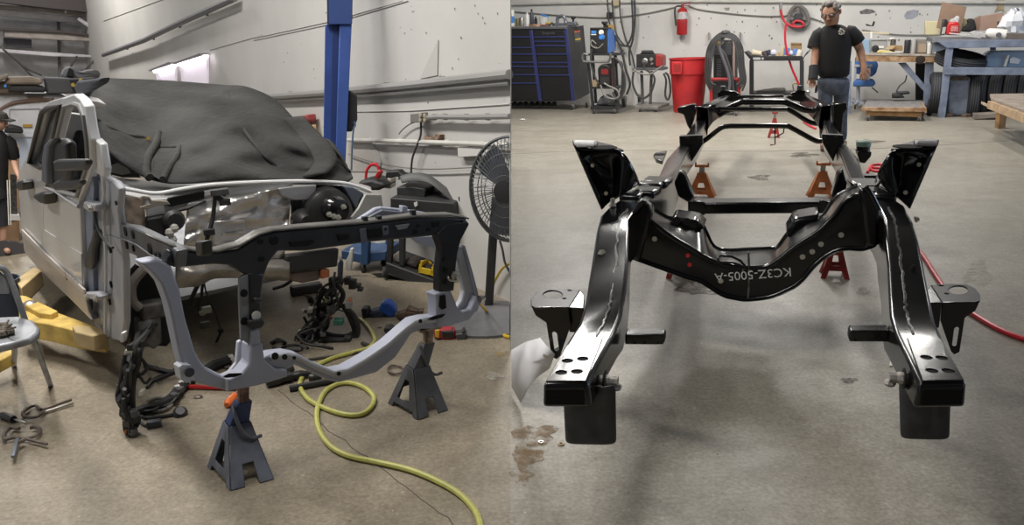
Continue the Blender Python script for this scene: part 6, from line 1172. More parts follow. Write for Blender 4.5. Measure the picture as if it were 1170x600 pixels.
t_ = thing('junction_box', 'grey metal junction box on the wall with a cord', 'junction box', W(483, 134, .05)); g = MB(); c = W(483.5, 133.5, .06); a_ = (W(490, 133.5, .06)-W(477, 133.5, .06)); g.prism([W(477.5, 129, .03), W(489.5, 128, .03), W(489.5, 139, .03), W(477.5, 140, .03)], WNRM*.06); g.build('box_body', mat('box_zinc', (.28, .27, .25), .5, .4), t_, bevel=.006)
for (x, y) in ((481, 132), (481, 137), (486, 132), (486, 137)): g = MB(); g.lathe([(.013, 0), (.013, .01)], W(x, y, .09), WNRM, 8); g.build('socket', mat('socket_tan', (.42, .38, .28), .5), t_)
wcable('wall_cable', 'dark cord hanging in a kink below the junction box', ((481, 140), (480.5, 155), (475, 170), (471, 182), (469.5, 200)), .008, CABLE, W, .05); wcable('wall_cable', 'faint thin wire sagging low along the wall', ((398, 176), (430, 186), (480, 193), (545, 191)), .005, GC, W, .03); wcable('wall_cable', 'thin wire curving on the wall left of the junction box', ((478, 138), (468, 142), (460, 148), (456, 153)), .005, GC, W, .03)
t_ = tag(poly('broken_outlet', W, ((489, 155), (499, 157), (503, 153), (508, 153.5), (507, 159), (497, 160), (490, 159)), .0, WNRM*.04, mat('torn_brown', (.25, .17, .12), .8, var=.6, vscale=40), None, .004), 'torn brown patch where an outlet was ripped from the wall', 'outlet')
tag(poly('wall_board', W, ((528.5, 167), (566, 166), (568, 177), (529.5, 179)), .0, WNRM*.04, mat('board_white', (.62, .61, .58), .6), None, .004), 'white painted board screwed to the wall left of the fan', 'board')
g = MB(); g.prism([W(x, y, .004) for x, y in ((398, 158), (412, 157), (425, 163), (432, 172), (436, 184), (434, 196), (400, 196))], WNRM*.003); tag(g.build('wall_patch', mat('patch_beige', (.44, .42, .39), .8, var=.06)), 'beige repair patch low on the wall right of the lift', 'wall patch')
g = MB(); g.prism([W(x, y, .004) for x, y in ((480, 90), (501, 45), (500, 86))], WNRM*.003); tag(g.build('wall_patch', mat('patch_grey', (.48, .47, .445), .8)), 'thin triangular scuff on the wall above the conduits', 'wall patch')
rr0 = random.Random(9); g = MB()
for k in range(46):
    x, y = rr0.uniform(300, 580), rr0.uniform(5, 195); c = W(x, y, .003); s_ = rr0.uniform(.002, .0055); g.prism([c+WDIR*s_*math.cos(a)+V((0, 0, s_*1.4*math.sin(a))) for a in (0, 1.3, 2.6, 3.9, 5.2)], WNRM*.002)
o = g.build('wall_specks', mat('speck', (.22, .2, .17))); o['kind'] = 'stuff'; tag(o, 'scattered nail holes in the white wall of the left bay', 'wall specks')
t_ = thing('wall_pull_box', 'red hook shaped box with orange tag on the wall behind the cover', 'wall box', W(354, 145, .08)); poly('box_shell', W, ((350, 132), (361, 130), (362, 137), (357, 140), (357, 152), (350.5, 152)), .03, WNRM*.08, mat('pull_red', (.30, .05, .05), .5), t_, .01); poly('orange_tag', W, ((356, 143), (361, 142), (361.5, 153), (358, 158), (355, 154)), .05, WNRM*.02, mat('tag_orange', (.7, .45, .25), .6, var=.3, vscale=30), t_); tag(poly('wall_knob', W, ((338, 136), (342, 133.5), (343, 138), (340, 141)), .03, WNRM*.05, PLASTIC, None, .01), 'small black knob on the wall above the cover edge', 'bumper')  # last item is a small black knob
# wall washers: hooded strip lamps over a faintly glowing panel that paints their wash
LAMPM = mat('lamp_glow', (1, .95, 1), .5, emit=((1.0, .93, 1.0), 5.0)); WASH = mat('painted_lamp_wash', (.82, .78, .84), .5, emit=((1.0, .88, 1.0), .28))
for k, (x0, y0, x1, y1, yb) in enumerate(((178, 79, 203, 71.5, 93), (206.5, 71, 239, 61.5, 96))):
    t_ = thing('wall_light', ['left bright wall light above the canvas cover', 'right larger bright wall light above the canvas cover'][k], 'wall light', W(x0, yb, .1))
    poly('wall_wash_glow', W, ((x0+2, y0+2), (x1, y1+2), (x1-.5, yb), (x0+4, yb)), .01, WNRM*.03, WASH, t_); poly('lamp_tube', W, ((x0, y0+1.2), (x1, y1+1.2), (x1, y1+4), (x0+2, y0+4.5)), .06, WNRM*.05, LAMPM, t_, .01); poly('lamp_hood', W, ((x0-1, y0+1), (x1-2, y1-1), (x1+1, y1+.5), (x1-1, y1+2), (x0, y0+2.2)), .05, WNRM*.09, mat('hood_grey', (.2, .19, .2), .5), t_)
# --- pedestal fan, its rim cut off by the bay divider
FB0 = F(559, 357); fn = V((FB0.x-.0, FB0.y, 0)).normalized()
fax = (V((-.32, -.95, .06))).normalized()
fan = thing('pedestal_fan', 'large black pedestal fan with wire guard by the right wall', 'fan', FB0)
seamN = ray(583, 100).cross(ray(583, 500)).normalized(); seamN = seamN if seamN.x > 0 else -seamN
def clipb(g, name, m, par, **k):
    bm = bmesh.new(); vs = [bm.verts.new(p) for p in g.v]
    for f in g.f:
        try: bm.faces.new([vs[i] for i in f])
        except ValueError: pass
    bmesh.ops.bisect_plane(bm, geom=bm.verts[:]+bm.edges[:]+bm.faces[:], plane_co=CAM-seamN*.004, plane_no=seamN, clear_outer=True)
    h = MB(); bm.verts.index_update(); h.v = [v.co.copy() for v in bm.verts]; h.f = [tuple(v.index for v in f.verts) for f in bm.faces]; bm.free()
    return h.build(name, m, par, **k)
FC = PL(584, 216, FB0-fn*.10, fn); rfan = (PL(584, 216, FB0-fn*.1, fn)-PL(584, 156, FB0-fn*.1, fn)).length
fu = (UPZ-fax*fax.z).normalized(); fr_ = fax.cross(fu)
WIRE = mat('fan_wire', (.12, .125, .13), .4, .5)
xs = .80
g = MB()
for rr_, dz in ((1.0, 0), (1.0, .03), (.86, .075), (.7, .095), (.5, .11), (.3, .115), (.86, -.06), (.5, -.10)):
    pts = [FC+(fr_*xs*math.cos(a)+fu*math.sin(a))*rfan*rr_+fax*dz for a in [2*math.pi*k/40 for k in range(40)]]; g.tube(pts, .008 if rr_ == 1.0 else .003, 5, True)
for k in range(64):
    a = 2*math.pi*k/64; e = lambda r_, dz, tw=0: FC+(fr_*xs*math.cos(a+tw)+fu*math.sin(a+tw))*rfan*r_+fax*dz
    g.tube([e(1, .02), e(.86, .08, .05), e(.5, .112, .12), e(.18, .118, .2)], .0022, 4)
    if k % 2 == 0: g.tube([e(1, 0), e(.86, -.06), e(.5, -.10), e(.2, -.11)], .0022, 4)
clipb(g, 'wire_guard', WIRE, fan)
g = MB(); g.lathe([(.05, .08), (.06, .10), (.06, .125), (.02, .13)], FC, fax, 18); g.lathe([(.09, -.22), (.10, -.18), (.10, -.03), (.07, .02)], FC, fax, 18); clipb(g, 'motor', PLASTIC, fan)
BLD = mat('blade_grey', (.10, .11, .14), .4)
for ang in (.72, 2.0, 3.35, 4.75):
    pts = []
    for rr_, w in ((.16, .09), (.4, .15), (.7, .2), (.9, .19)):
        c = FC+(fr_*xs*math.cos(ang)+fu*math.sin(ang))*rfan*rr_; tq = -fr_*math.sin(ang)+fu*math.cos(ang); pts.append((c+tq*w*.55+fax*.03, c-tq*w*.45-fax*.035))
    g = MB(); g.loft([[a, b, b-fax*.004, a-fax*.004] for a, b in pts]); clipb(g, 'blade', BLD, fan)
pm_ = FB0+fn*.02; top_ = PL(567, 226, FB0+fn*.02, fn); low_ = PL(558, 357, FB0+fn*.02, fn)
g = MB(); g.tube([low_, PL(563, 276, FB0+fn*.02, fn), top_], .026, 12); clipb(g, 'pole', PLASTIC, fan)
g = MB(); bd = F(556, 367, .0); ra = (F(583, 367)-F(514, 367)).length*.5; g.lathe([(.30, 0), (.30, .015), (.26, .035), (.04, .05)], F(557, 366), (0, 0, 1), 32); clipb(g, 'base_disc', mat('base_grey', (.13, .13, .135), .6, var=.2), fan)
wcy = lambda name, lab, pts, r, m, cat='cord': (lambda g: tag(clipb((g.tube(spline([F(p[0], p[1], p[2] if len(p) > 2 else r) for p in pts], 6), r, 8), g)[1], name, m, None), lab, cat))(MB())
YC = mat('yellow_cord', (.62, .42, .03), .45)
wcy('extension_cable', 'yellow extension cord running from the frame end past the fan', ((547, 345, .25), (553, 352, .1), (560, 360, .01), (572, 368), (579, 371), (583, 373)), .008, YC); wcy('extension_cable', 'knotted loop of yellow cord at the foot of the fan', ((575, 371), (573, 377), (576, 383), (582, 385), (586, 380), (582, 373), (577, 372)), .010, YC)
tag(clipb((lambda g: (g.tube(spline([W(x, y, .03) for x, y in ((562, 329), (567, 318), (573, 308), (579, 303), (584, 301))], 5), .008, 6), g)[1])(MB()), 'extension_cable', YC, None), 'yellow cord climbing the wall right of the fan pole', 'cord'); (clipb((lambda g: (g.tube(spline([W(x, y, .06) for x, y in ((571, 275), (574, 285), (577, 300), (583, 312))], 5), .008, 6), g)[1])(MB()), 'power_cable', CABLE, fan))
# --- black service cart with body parts on top
ct0 = F(470, 322); cn = V((-WNRM.x, -WNRM.y, 0)); cn = (cn*.55+V((TB.x, TB.y, 0))*.45).normalized()
def cp(x, y, d=0.0): return PL(x, y, ct0+cn*d, cn)
CBK = mat('service_black', (.03, .031, .032), .55, var=.25)
ct = thing('service_cart', 'black two shelf service cart loaded with parts by the wall', 'cart', ct0)
poly('top_tray', cp, ((445.5, 226), (519, 232), (521, 247), (446, 243)), 0, cn*.33, CBK, ct, .008); poly('bottom_tray', cp, ((441, 300), (501, 322), (500, 336), (441, 312)), 0, cn*.33, CBK, ct, .008)
for pts in (((443, 243), (448, 243), (447, 308), (441, 306)), ((455, 245), (462, 246), (461, 305), (456, 303)), ((513, 245), (520, 246), (518, 340), (512, 336))): poly('cart_leg', cp, pts, .02, cn*.04, CBK, ct, .004)
poly('cart_leg', cp, ((538, 236), (546, 238), (546, 330), (541, 330)), .30, cn*.04, CBK, ct, .004); poly('cart_side', cp, ((521, 268), (546, 262), (547, 276), (522, 282)), .2, cn*.03, mat('side_grey', (.16, .16, .16), .6), ct, .004)
g = MB(); c = cp(440, 311, .02); g.lathe([(.035, -.015), (.04, 0), (.035, .015)], c, (1, .3, 0), 14); o = g.build('caster', RUBBER, ct); g = MB(); g.lathe([(.018, -.018), (.018, .018)], c, (1, .3, 0), 10); g.build('hub', STEEL, o)
poly('price_tag', cp, ((472.5, 232), (476.5, 230), (477, 235), (474, 236.5)), -.01, cn*.004, WHITE, ct)
YB = mat('bin_yellow', (.62, .43, .02), .45)
for pts, lab in ((((478, 312), (492, 315), (493, 300), (489, 297.5), (480, 298)), 'left yellow parts bin on the lower shelf of black cart'), (((492, 315), (504, 320), (505, 306), (497, 301), (493, 303)), 'right yellow parts bin on the lower shelf of black cart')):
    t_ = thing('parts_bin', lab, 'bin', cp(pts[0][0], pts[0][1], .1)); poly('bin_front', cp, (pts[0], pts[1], (pts[1][0], pts[1][1]-7), (pts[0][0], pts[0][1]-7)), .02, cn*.01, YB, t_, .004); poly('bin_side', cp, pts, .14, cn*.01, YB, t_, .004); poly('bin_side', cp, ((pts[0][0], pts[0][1]), (pts[0][0]+2, pts[0][1]), (pts[0][0]+4, pts[0][1]-12), (pts[0][0]+1, pts[0][1]-10)), .02, cn*.12, YB, t_); poly('bin_contents', cp, (pts[0], pts[1], (pts[1][0]-1, pts[1][1]-8), (pts[0][0]+1, pts[0][1]-10)), .05, cn*.08, mat('dark_parts', (.05, .04, .035), .7, var=.6, vscale=50), t_)
def oncart(name, lab, cat, pts, d, dep, m, b=.008): return tag(poly(name, cp, pts, d, cn*dep, m, None, b), lab, cat)
DGR = mat('part_grey', (.085, .085, .085), .6, var=.25, vscale=8)
oncart('plastic_tray', 'dark plastic tray on the top shelf of black cart', 'tray', ((453, 225), (485, 229), (486, 216), (470, 213), (453, 214)), .1, .2, CBK); oncart('scrap_rag', 'small grey rag heap on the bottom shelf of black cart', 'rag', ((449, 299), (458, 303), (462, 301), (455, 291), (450, 290)), .05, .12, mat('rag_grey', (.2, .19, .17), .9, bump=.4), .02); oncart('metal_part', 'dark metal parts beside the yellow bins on the cart', 'part', ((461, 303), (476, 309), (475, 300), (466, 297)), .06, .15, mat('dark_parts', (.05, .04, .035)), .02)
lin = []
for (x, y, d) in ((455, 206, .1), (466, 202, .1), (478, 200, .1), (490, 202, .1), (505, 212, .1), (520, 222, .12), (529, 227, .15), (535, 231, .2)): lin.append((x, y, d))
up_l = [cp(x, y-1, d+.12) for x, y, d in lin]; lo_l = [cp(x+4-.0*i, y+ (3+2.2*i if i < 6 else 13-3*(i-6)) , d-.02) for i, (x, y, d) in enumerate(lin)]
g = MB(); g.grid([spline(up_l, 4), spline([(a+b)/2+UPZ*.03 for a, b in zip(up_l, lo_l)], 4), spline(lo_l, 4)]); tag(g.build('fender_liner', mat('liner_grey', (.09, .09, .088), .55, var=.15), None, solid=.008), 'curved dark grey fender liner lying on the black cart', 'fender liner')
oncart('bracket_part', 'black plastic bracket poking up at the left of the cart', 'bracket', ((440, 203), (441, 196), (455, 195), (459, 199), (466, 201), (464, 205), (452, 202), (446, 204)), .15, .08, PLASTIC); oncart('vent_part', 'ribbed black part at the right end of the cart', 'part', ((524, 231), (536, 233), (535, 227), (528, 222), (523, 225)), .05, .12, CBK); tag(poly('wood_scrap', cp, ((520, 217), (537, 227), (538, 225), (522, 215)), .3, cn*.02, mat('scrap_wood', (.35, .18, .08), .7), None), 'orange brown stick behind the fender liner', 'stick')
tag(poly('cart_dark_strip', cp, ((424, 313), (440, 312), (500, 336), (500, 341), (470, 335)), .05, cn*.01, CBK, None), 'black strip under the service cart', 'strip')  # thin black strip set below the bottom tray
# battery charger clutter with red clamp left of the cart
tag(poly('charger_clutter', cp, ((404, 214), (411, 207), (423, 205), (436, 208), (442, 213), (432, 218), (415, 218)), .2, cn*.2, mat('clutter_black', (.03, .03, .03), .6, var=.5, vscale=30), None, .02), 'black cable clutter on the fender right of the cover', 'clutter'); t_ = thing('jumper_clamp', 'red jumper clamp with a looped red cable above the clutter', 'clamp', cp(431, 205, .2)); poly('clamp_jaw', cp, ((427, 203), (432, 205), (436, 197), (434, 194), (431, 196)), .2, cn*.04, RED, t_, .008); g = MB(); g.tube(spline([cp(x, y, .22) for x, y in ((418, 204), (419, 195), (424, 188.5), (430, 188), (433, 194))], 5), .010, 8); g.build('clamp_cable', RH, t_)
poly('pale_box', cp, ((437, 215), (446, 216), (447, 204), (443, 203), (440, 210)), .3, cn*.1, mat('pale_part', (.45, .42, .36), .6), None, .008); tag(bpy.data.objects['pale_box'], 'pale torn bracket between clutter and cart', 'bracket')
# blue cart frame behind the front end frame
bl0 = F(415, 312)
def bp_(x, y, d=0.0): return PL(x, y, bl0+cn*d, cn)
BC = mat('cart_blue', (.03, .07, .16), .5, var=.2)
t_ = thing('blue_cart', 'low blue steel cart frame behind the black upper bar', 'cart', bl0)
poly('shelf', bp_, ((390, 286), (412, 290), (441, 287), (441, 297), (412, 301), (390, 296)), .02, cn*.3, BC, t_, .006); poly('post', bp_, ((412, 272), (421, 272), (420, 303), (412.5, 303)), -.02, cn*.05, BC, t_, .005); poly('post', bp_, ((440, 270), (446, 271), (445, 300), (440, 300)), .25, cn*.05, BC, t_, .005)
g = MB(); c = bp_(415, 306.5, .03); g.lathe([(.04, -.015), (.045, 0), (.04, .015)], c, (1, .3, 0), 14); g.build('caster', RUBBER, t_); g = MB(); c = bp_(438, 303, .25); g.lathe([(.035, -.015), (.04, 0), (.035, .015)], c, (1, .3, 0), 14); g.build('caster', RUBBER, t_)
tag(poly('white_bracket', bp_, ((395, 309), (400, 310), (402, 295), (403, 284), (400, 284), (398, 292), (394, 299)), -.1, cn*.03, WHITE, None, .004), 'white plastic bracket standing under the black upper bar', 'bracket'); tag(poly('blue_strap', bp_, ((385, 318), (390, 319), (391, 300), (388, 296), (385, 302)), -.15, cn*.03, mat('strap_navy', (.05, .07, .11), .5), None, .01), 'dark blue hose end hanging below the lower fire wall', 'hose')
# ------------------------------------------------------------------ far end of the left bay
PUR = mat('purlin_white', (.50, .49, .52), .6, var=.12); PURD = mat('purlin_brown', (.055, .045, .045), .7); TANB = mat('beam_tan', (.28, .25, .23), .6, var=.2)
EP = EN-V((WDIR.x, WDIR.y, 0))*.2; END = V((WDIR.x, WDIR.y, 0))
def ep(x, y, d=0.0): return PL(x, y, EP-END*d, END)
def eb(name, lab, cat, pts, d, dep, m): return tag(poly(name, ep, pts, d, END*dep, m, None, .01), lab, cat)
eb('roof_beam', 'dark brown roof beam across the top left corner', 'beam', ((-10, -14), (62, -10), (117.5, 5), (117.5, 16), (60, 10), (-10, 2)), .8, .3, PURD); eb('wall_girt', 'cream roof purlin just below the dark beam', 'purlin', ((-10, 4), (60, 10), (119, 17), (119, 21), (60, 15), (-10, 9)), .5, .2, TANB); eb('wall_girt', 'wide white girt across the end wall, topmost', 'girt', ((-10, 9), (60, 16), (119, 21), (118, 29), (60, 24), (-10, 17)), .3, .2, PUR)
eb('wall_girt', 'tan channel girt across the middle of the end wall', 'girt', ((5, 34), (70, 37), (116, 41.6), (116, 47.8), (70, 46), (5, 42)), .5, .3, TANB); eb('girt_lip', 'dark lip along the top of the tan girt', 'girt', ((-10, 31), (70, 35), (116, 41), (116, 43), (70, 38), (-10, 34.5)), .55, .3, PURD); eb('wall_girt', 'white girt lowest on the end wall', 'girt', ((-10, 55), (60, 60), (118, 64), (118, 66), (60, 64.5), (-10, 59)), .4, .2, PUR)
eb('dark_vent', 'dark rectangular panel under the tan girt at left', 'panel', ((4, 43), (36, 45), (36.5, 55), (4, 53)), .3, .08, mat('vent_dark', (.07, .07, .08), .8)); eb('girt_post', 'dark upright behind the girts', 'post', ((65, 24), (69, 24), (70, 92), (67, 92)), .15, .06, mat('post_grey', (.12, .12, .13), .8)); eb('corner_column', 'pale corner column where the two walls meet', 'column', ((113, 18), (120, 18), (120, 90), (116, 90)), .05, .12, PUR)
for pts, lab, m_ in ((((89, 21), (105, 32), (112, 36), (117, 39)), 'white diagonal brace rod under the top girt', PUR), (((82, 0), (73, 14)), 'grey diagonal strut at the top of the end wall', STEEL), (((124, 0), (146, 16)), 'dark sloping strut hung from the roof at the wall corner', PURD), (((3, 56), (22, 72), (38, 88), (52, 92)), 'dark cable drooping down the end wall', CABLE), (((15, 66), (30, 78), (48, 86)), 'second dark cable drooping down the end wall', CABLE), (((112, 55), (108, 68), (97, 80), (90, 92)), 'dark cord hanging from the lowest girt at the corner', CABLE), (((88, 64), (82, 74), (78, 82)), 'thin cord hanging above the grey bundle', CABLE)):
    g = MB(); g.tube(spline([ep(x, y, .6) for x, y in pts], 4), .035 if m_ in (PUR, PURD, STEEL) else .02, 6); tag(g.build('brace_rod' if m_ in (PUR, PURD, STEEL) else 'hanging_cable', m_), lab, 'brace' if m_ in (PUR, PURD, STEEL) else 'cable')
# white box truck body with brown stripe and things stacked on it
VN = V((TA.x, TA.y, 0)); VB = ray(20, 250); vb0 = V((0, 0, 0))+V((ray(-10, 260).x, ray(-10, 260).y, 0)).normalized()*10.5; VNN = V((ray(20, 200).x, ray(20, 200).y, 0)).normalized()
def vp(x, y, d=0.0): return PL(x, y, vb0+VNN*d, VNN)
VW = mat('van_white', (.60, .60, .62), .4, var=.05)
vn = thing('white_van', 'white vehicle with brown curved stripe parked behind the cab', 'van', V((vb0.x, vb0.y, 0)))
poly('body_side', vp, ((-90, 262), (70, 262), (90, 118), (70, 108), (-90, 106)), 0, VNN*1.6, VW, vn, .03)
st = spline([vp(x, y, -.012) for x, y in ((-30, 142), (0, 123), (14, 116), (30, 113.5), (62, 112))], 6); st2 = spline([vp(x, y, -.012) for x, y in ((-30, 148), (0, 127), (14, 120.5), (30, 118), (60, 115.5))], 6)
g = MB(); g.grid([st, st2]); g.build('brown_stripe', mat('stripe_brown', (.17, .11, .08), .5), vn, solid=.01); poly('stripe_tab', vp, ((31, 110), (50, 109), (48, 115), (34, 116)), -.02, VNN*.02, mat('stripe_brown', (.2, .12, .08)), vn)
for pts in (((11, 125), (46, 124)), ((11, 125), (11, 152)), ((46, 124), (44, 150))): g = MB(); g.tube([vp(x, y, -.006) for x, y in pts], .008, 5); g.build('panel_seam', mat('seam_van', (.35, .35, .37), .6), vn)
poly('marker_light', vp, ((26, 142), (37, 142), (37, 145.5), (26, 145.5)), -.02, VNN*.02, mat('amber', (.42, .25, .04), .4), vn, .004); poly('lower_side', vp, ((-20, 153), (52, 153), (52, 200), (-20, 200)), -.05, VNN*.05, mat('van_pale_blue', (.46, .52, .62), .4), vn, .01); poly('bumper_edge', vp, ((6, 153), (52, 153), (52, 156.5), (6, 156.5)), -.07, VNN*.03, mat('edge_pale', (.64, .66, .72), .4), vn)
def onv(name, lab, cat, pts, d, dep, m, b=.02): return tag(poly(name, vp, pts, d, VNN*dep, m, None, b), lab, cat)
onv('fabric_roll', 'dark grey roll of material stacked left of the cover', 'roll', ((51, 89), (80, 90), (92, 92), (90, 107), (54, 107.5), (53, 98)), -.1, .5, mat('roll_dark', (.075, .075, .08), .8, bump=.3)); onv('black_cloth', 'black cloth with brass eyelets lying behind the cover corner', 'cloth', ((80, 91), (110, 89), (112, 92), (92, 99), (86, 108), (82, 100)), -.2, .4, mat('cloth_black', (.022, .022, .024), .9)); g = MB()
for k, (x, y, m_, lab) in enumerate(((10, 103, mat('roll_brown', (.16, .12, .09), .8, var=.3), 'brown folded carpet lowest at the far left'), (22, 97, mat('roll_olive', (.12, .10, .08), .8, var=.3), 'dark brown carpet roll above the brown one'), (34, 101.5, mat('roll_black', (.03, .03, .03), .8), 'black rubber mat folded in the far left stack'), (30, 92.5, mat('roll_tan', (.22, .18, .14), .8, var=.2), 'tan padding on top of the far left stack'))):
    onv('carpet_roll', lab, 'carpet', ((x-26, y+4), (x+18, y+4.5), (x+20, y-1), (x+6, y-4.5), (x-22, y-4)), -.1-.03*k, .4, m_, .03)
onv('tan_pole', 'tan pole end sticking out at the far left of the stack', 'pole', ((-6, 91), (8, 84), (10, 88), (-6, 97)), -.25, .2, mat('roll_tan', (.22, .18, .14))); onv('blue_cap', 'small blue cap at the far left of the stack', 'jar', ((4, 97), (7.5, 96), (8, 100), (5, 101)), -.3, .05, SKY, .01)  # second item is a small blue cap
rr_ = random.Random(5); onv('grey_bundle', 'grey wrapped bundle standing behind the cover top', 'bundle', ((70, 90), (74, 80), (80, 74.5), (86, 78), (92, 84), (100, 81), (114, 79), (116, 90)), .3, .4, mat('bundle_grey', (.17, .17, .18), .8, var=.5, vscale=3, bump=.5), .05); onv('bundle_gap', 'dark hooded gap in the grey bundle', 'fabric', ((76, 88), (79, 77), (84, 80), (85, 88)), .28, .05, INT, .01)
onv('black_bag', 'black bag resting on the ledge of the white vehicle', 'bag', ((4, 152), (27, 153), (26, 146), (14, 143), (8, 143.5)), -.25, .15, PLASTIC, .02)
# cardboard boxes behind the seated worker
bx0 = F(12, 285)
def bxp(x, y, d=0.0): return PL(x, y, bx0+VNN*d, VNN)
CB_ = mat('box_kraft', (.32, .20, .11), .8, var=.08)
for pts, lab, d in ((((-14, 287), (23, 285), (22, 252), (-14, 253)), 'large brown cardboard box on the floor behind the worker', .3), (((4, 240), (22, 239), (22, 168), (9, 170)), 'tall brown cardboard box leaning behind the worker', 1.2)): tag(poly('cardboard_box', bxp, pts, d, VNN*.3, CB_, None, .006), lab, 'box')
tag(poly('mesh_guard', bxp, ((9, 254), (20, 253), (19, 200), (12, 199)), .15, VNN*.04, mat('mesh_dark', (.05, .05, .045), .7, var=.6, vscale=40), None), 'dark mesh panel standing behind the worker', 'panel'); tag(poly('white_sheet', bxp, ((8, 252), (24, 252), (22, 246), (10, 246)), .1, VNN*.1, WHITE, None), 'white sheet edge lying on the cardboard box', 'sheet')
# worker at the left edge
q2 = lambda x, y, d=0.0: PL(x, y, F(2, 291)+VNN*d, VNN); m2 = (q2(3, 200)-q2(2, 200)).length; RT = VNN.cross(UPZ).normalized(); FW2 = -VNN
wk = thing('person', 'worker in dark cap, black tee and striped black shorts at the left edge', 'person', F(2, 291))
E = []; P = dict(pelvis=q2(-3, 212), spine=q2(-3, 190), chest=q2(-3, 168), neck=q2(-3, 148), headb=q2(-2, 143, -.02), headt=q2(-2, 133, -.03), shr=q2(9, 160), elr=q2(15, 183, .02), rwrist=q2(20, 199, -.12), shl=q2(-15, 160), ell=q2(-21, 184), lwrist=q2(-18, 204, -.1), hipr=q2(3, 216), kneer=q2(4, 254), ankr=q2(4, 283), toer=q2(10, 288, -.1), hipl=q2(-9, 216), kneel=q2(-10, 254), ankl=q2(-10, 283), toel=q2(-8, 288, -.1))
E += [('pelvis', 'spine'), ('spine', 'chest'), ('chest', 'neck'), ('neck', 'headb'), ('headb', 'headt'), ('chest', 'shl'), ('shl', 'ell'), ('ell', 'lwrist'), ('chest', 'shr'), ('shr', 'elr'), ('elr', 'rwrist'), ('pelvis', 'hipl'), ('hipl', 'kneel'), ('kneel', 'ankl'), ('ankl', 'toel'), ('pelvis', 'hipr'), ('hipr', 'kneer'), ('kneer', 'ankr'), ('ankr', 'toer')]
k2 = m2*166/1.72
RD = {k: v*k2 for k, v in dict(pelvis=.12, spine=.12, chest=.14, neck=.06, headb=.09, headt=.10, shl=.06, ell=.045, lwrist=.034, shr=.06, elr=.05, rwrist=.036, hipl=.085, kneel=.06, ankl=.045, toel=.04, hipr=.085, kneer=.06, ankr=.045, toer=.04).items()}
RD.update(hand(P, E, P['rwrist'], q2(23, 207, -.18), FW2, .8, k2, 'r')); RD.update(hand(P, E, P['lwrist'], q2(-16, 214, -.15), FW2, .8, k2, 'l'))
skin_mesh('body', P, E, RD, mat('skin_light', (.48, .28, .19), .55), wk)
hcc = q2(-1.5, 139, -.03); f2 = (RT*.8+FW2*.5-UPZ*.25).normalized(); s2 = f2.cross(UPZ).normalized(); face(hcc, s2.cross(f2), f2, s2, .115*k2, wk, mat('dark_hair', (.02, .018, .016), .8), False, mat('skin_light', (.48, .28, .19)))
g = MB(); u2 = s2.cross(f2); g.lathe([(.115*k2, .0), (.118*k2, .03*k2), (.09*k2, .09*k2), (.03*k2, .115*k2)], hcc+u2*.035*k2, u2, 16); g.prism([hcc+u2*.045*k2+s2*.09*k2*a+f2*b*k2 for a, b in ((-1, .06), (1, .06), (.7, .19), (-.7, .19))], u2*.01); g.build('cap', mat('cap_dark', (.03, .026, .022), .9), wk)
el2 = lambda x, y, w, dep, d=0.0: ell(q2(x, y, d), RT*w*m2, FW2*dep*k2, None)
g = MB(); g.loft([el2(-3, 216, 13, .14), el2(-3, 200, 12.5, .14), el2(-3, 182, 13, .15), el2(-3, 166, 13.5, .15), el2(-3, 156, 11.5, .12), el2(-3, 149, 5.5, .08)]); g.tube([q2(6, 158), q2(11, 163), q2(14, 172), q2(15.5, 180, .02)], [.07*k2, .085*k2, .08*k2, .078*k2], 12); g.tube([q2(-12, 158), q2(-17, 163), q2(-20, 174)], [.07*k2, .085*k2, .08*k2], 12); g.build('tee_shirt', TEE, wk, smooth=80)
g = MB(); g.loft([el2(-3, 212, 12.5, .14), el2(-3, 226, 13, .145)])
for sx in (-1, 1): g.loft([ell(q2(-3+sx*6, y), RT*w*m2, FW2*w*m2*1.05, None, 14) for y, w in ((222, 7.2), (240, 8), (258, 8.2))])
sh = g.build('shorts', mat('shorts_black', (.018, .018, .022), .85), wk, smooth=70)
for dx in (0, 2.6): g = MB(); g.bar(q2(8.2+dx, 206, -.10), q2(10+dx*.9, 257, -.09), m2*1.1, .006, FW2); g.build('side_stripe', WHITE, sh)
for sx in (-1, 1): c = q2(-3+sx*7+3, 288, -.04); c.z = 0; g = MB(); g.loft([[c+RT*(f)+FW2*.05*k2*math.cos(a)*w+UPZ*(h if math.sin(a) > 0 else 0) for a in [2*math.pi*i/10 for i in range(10)]] for f, w, h in ((-.10, .8, .10), (0, 1, .12), (.12, 1.1, .08), (.2, .7, .05))]); g.build('shoe', mat('shoe_dark', (.05, .045, .045), .7), wk, smooth=60)
# folding chair at the left edge
c0 = F(30, 452); cn2 = V((ray(20, 400).x, ray(20, 400).y, 0)).normalized()
def chp(x, y, d=0.0): return PL(x, y, c0+cn2*d, cn2)
CG = mat('chair_steel', (.26, .27, .29), .45, .3, var=.3, vscale=10)
fc = thing('folding_chair', 'worn grey steel folding chair at the left edge', 'chair', c0)
zc = .42
seat = [F(x, y, zc) for x, y in ((-40, 366), (0, 362), (22, 361), (38, 366), (45, 374), (44, 379), (36, 385), (10, 392), (-20, 398), (-46, 396))]
g = MB(); g.prism(seat, (0, 0, -.035)); g.build('seat', CG, fc, bevel=.012, seg=3)
g = MB(); a, b = F(37, 384, zc-.02), F(58, 441, .0); g.tube([a, b], .012, 8); g.build('leg', CG, fc); g = MB(); g.tube([F(17, 392, zc-.03), F(16, 418, .0)], .012, 8); g.build('leg', CG, fc)
g = MB(); g.tube([F(-30, 398, zc-.03), F(-34, 455, 0)], .012, 8); g.build('leg', CG, fc); g = MB(); g.tube([F(-40, 370, zc-.03), F(-60, 420, 0)], .012, 8); g.build('leg', CG, fc)
zb = F(22, 361, zc); bn_ = V((zb.x, zb.y, 0)); bnn = cn2
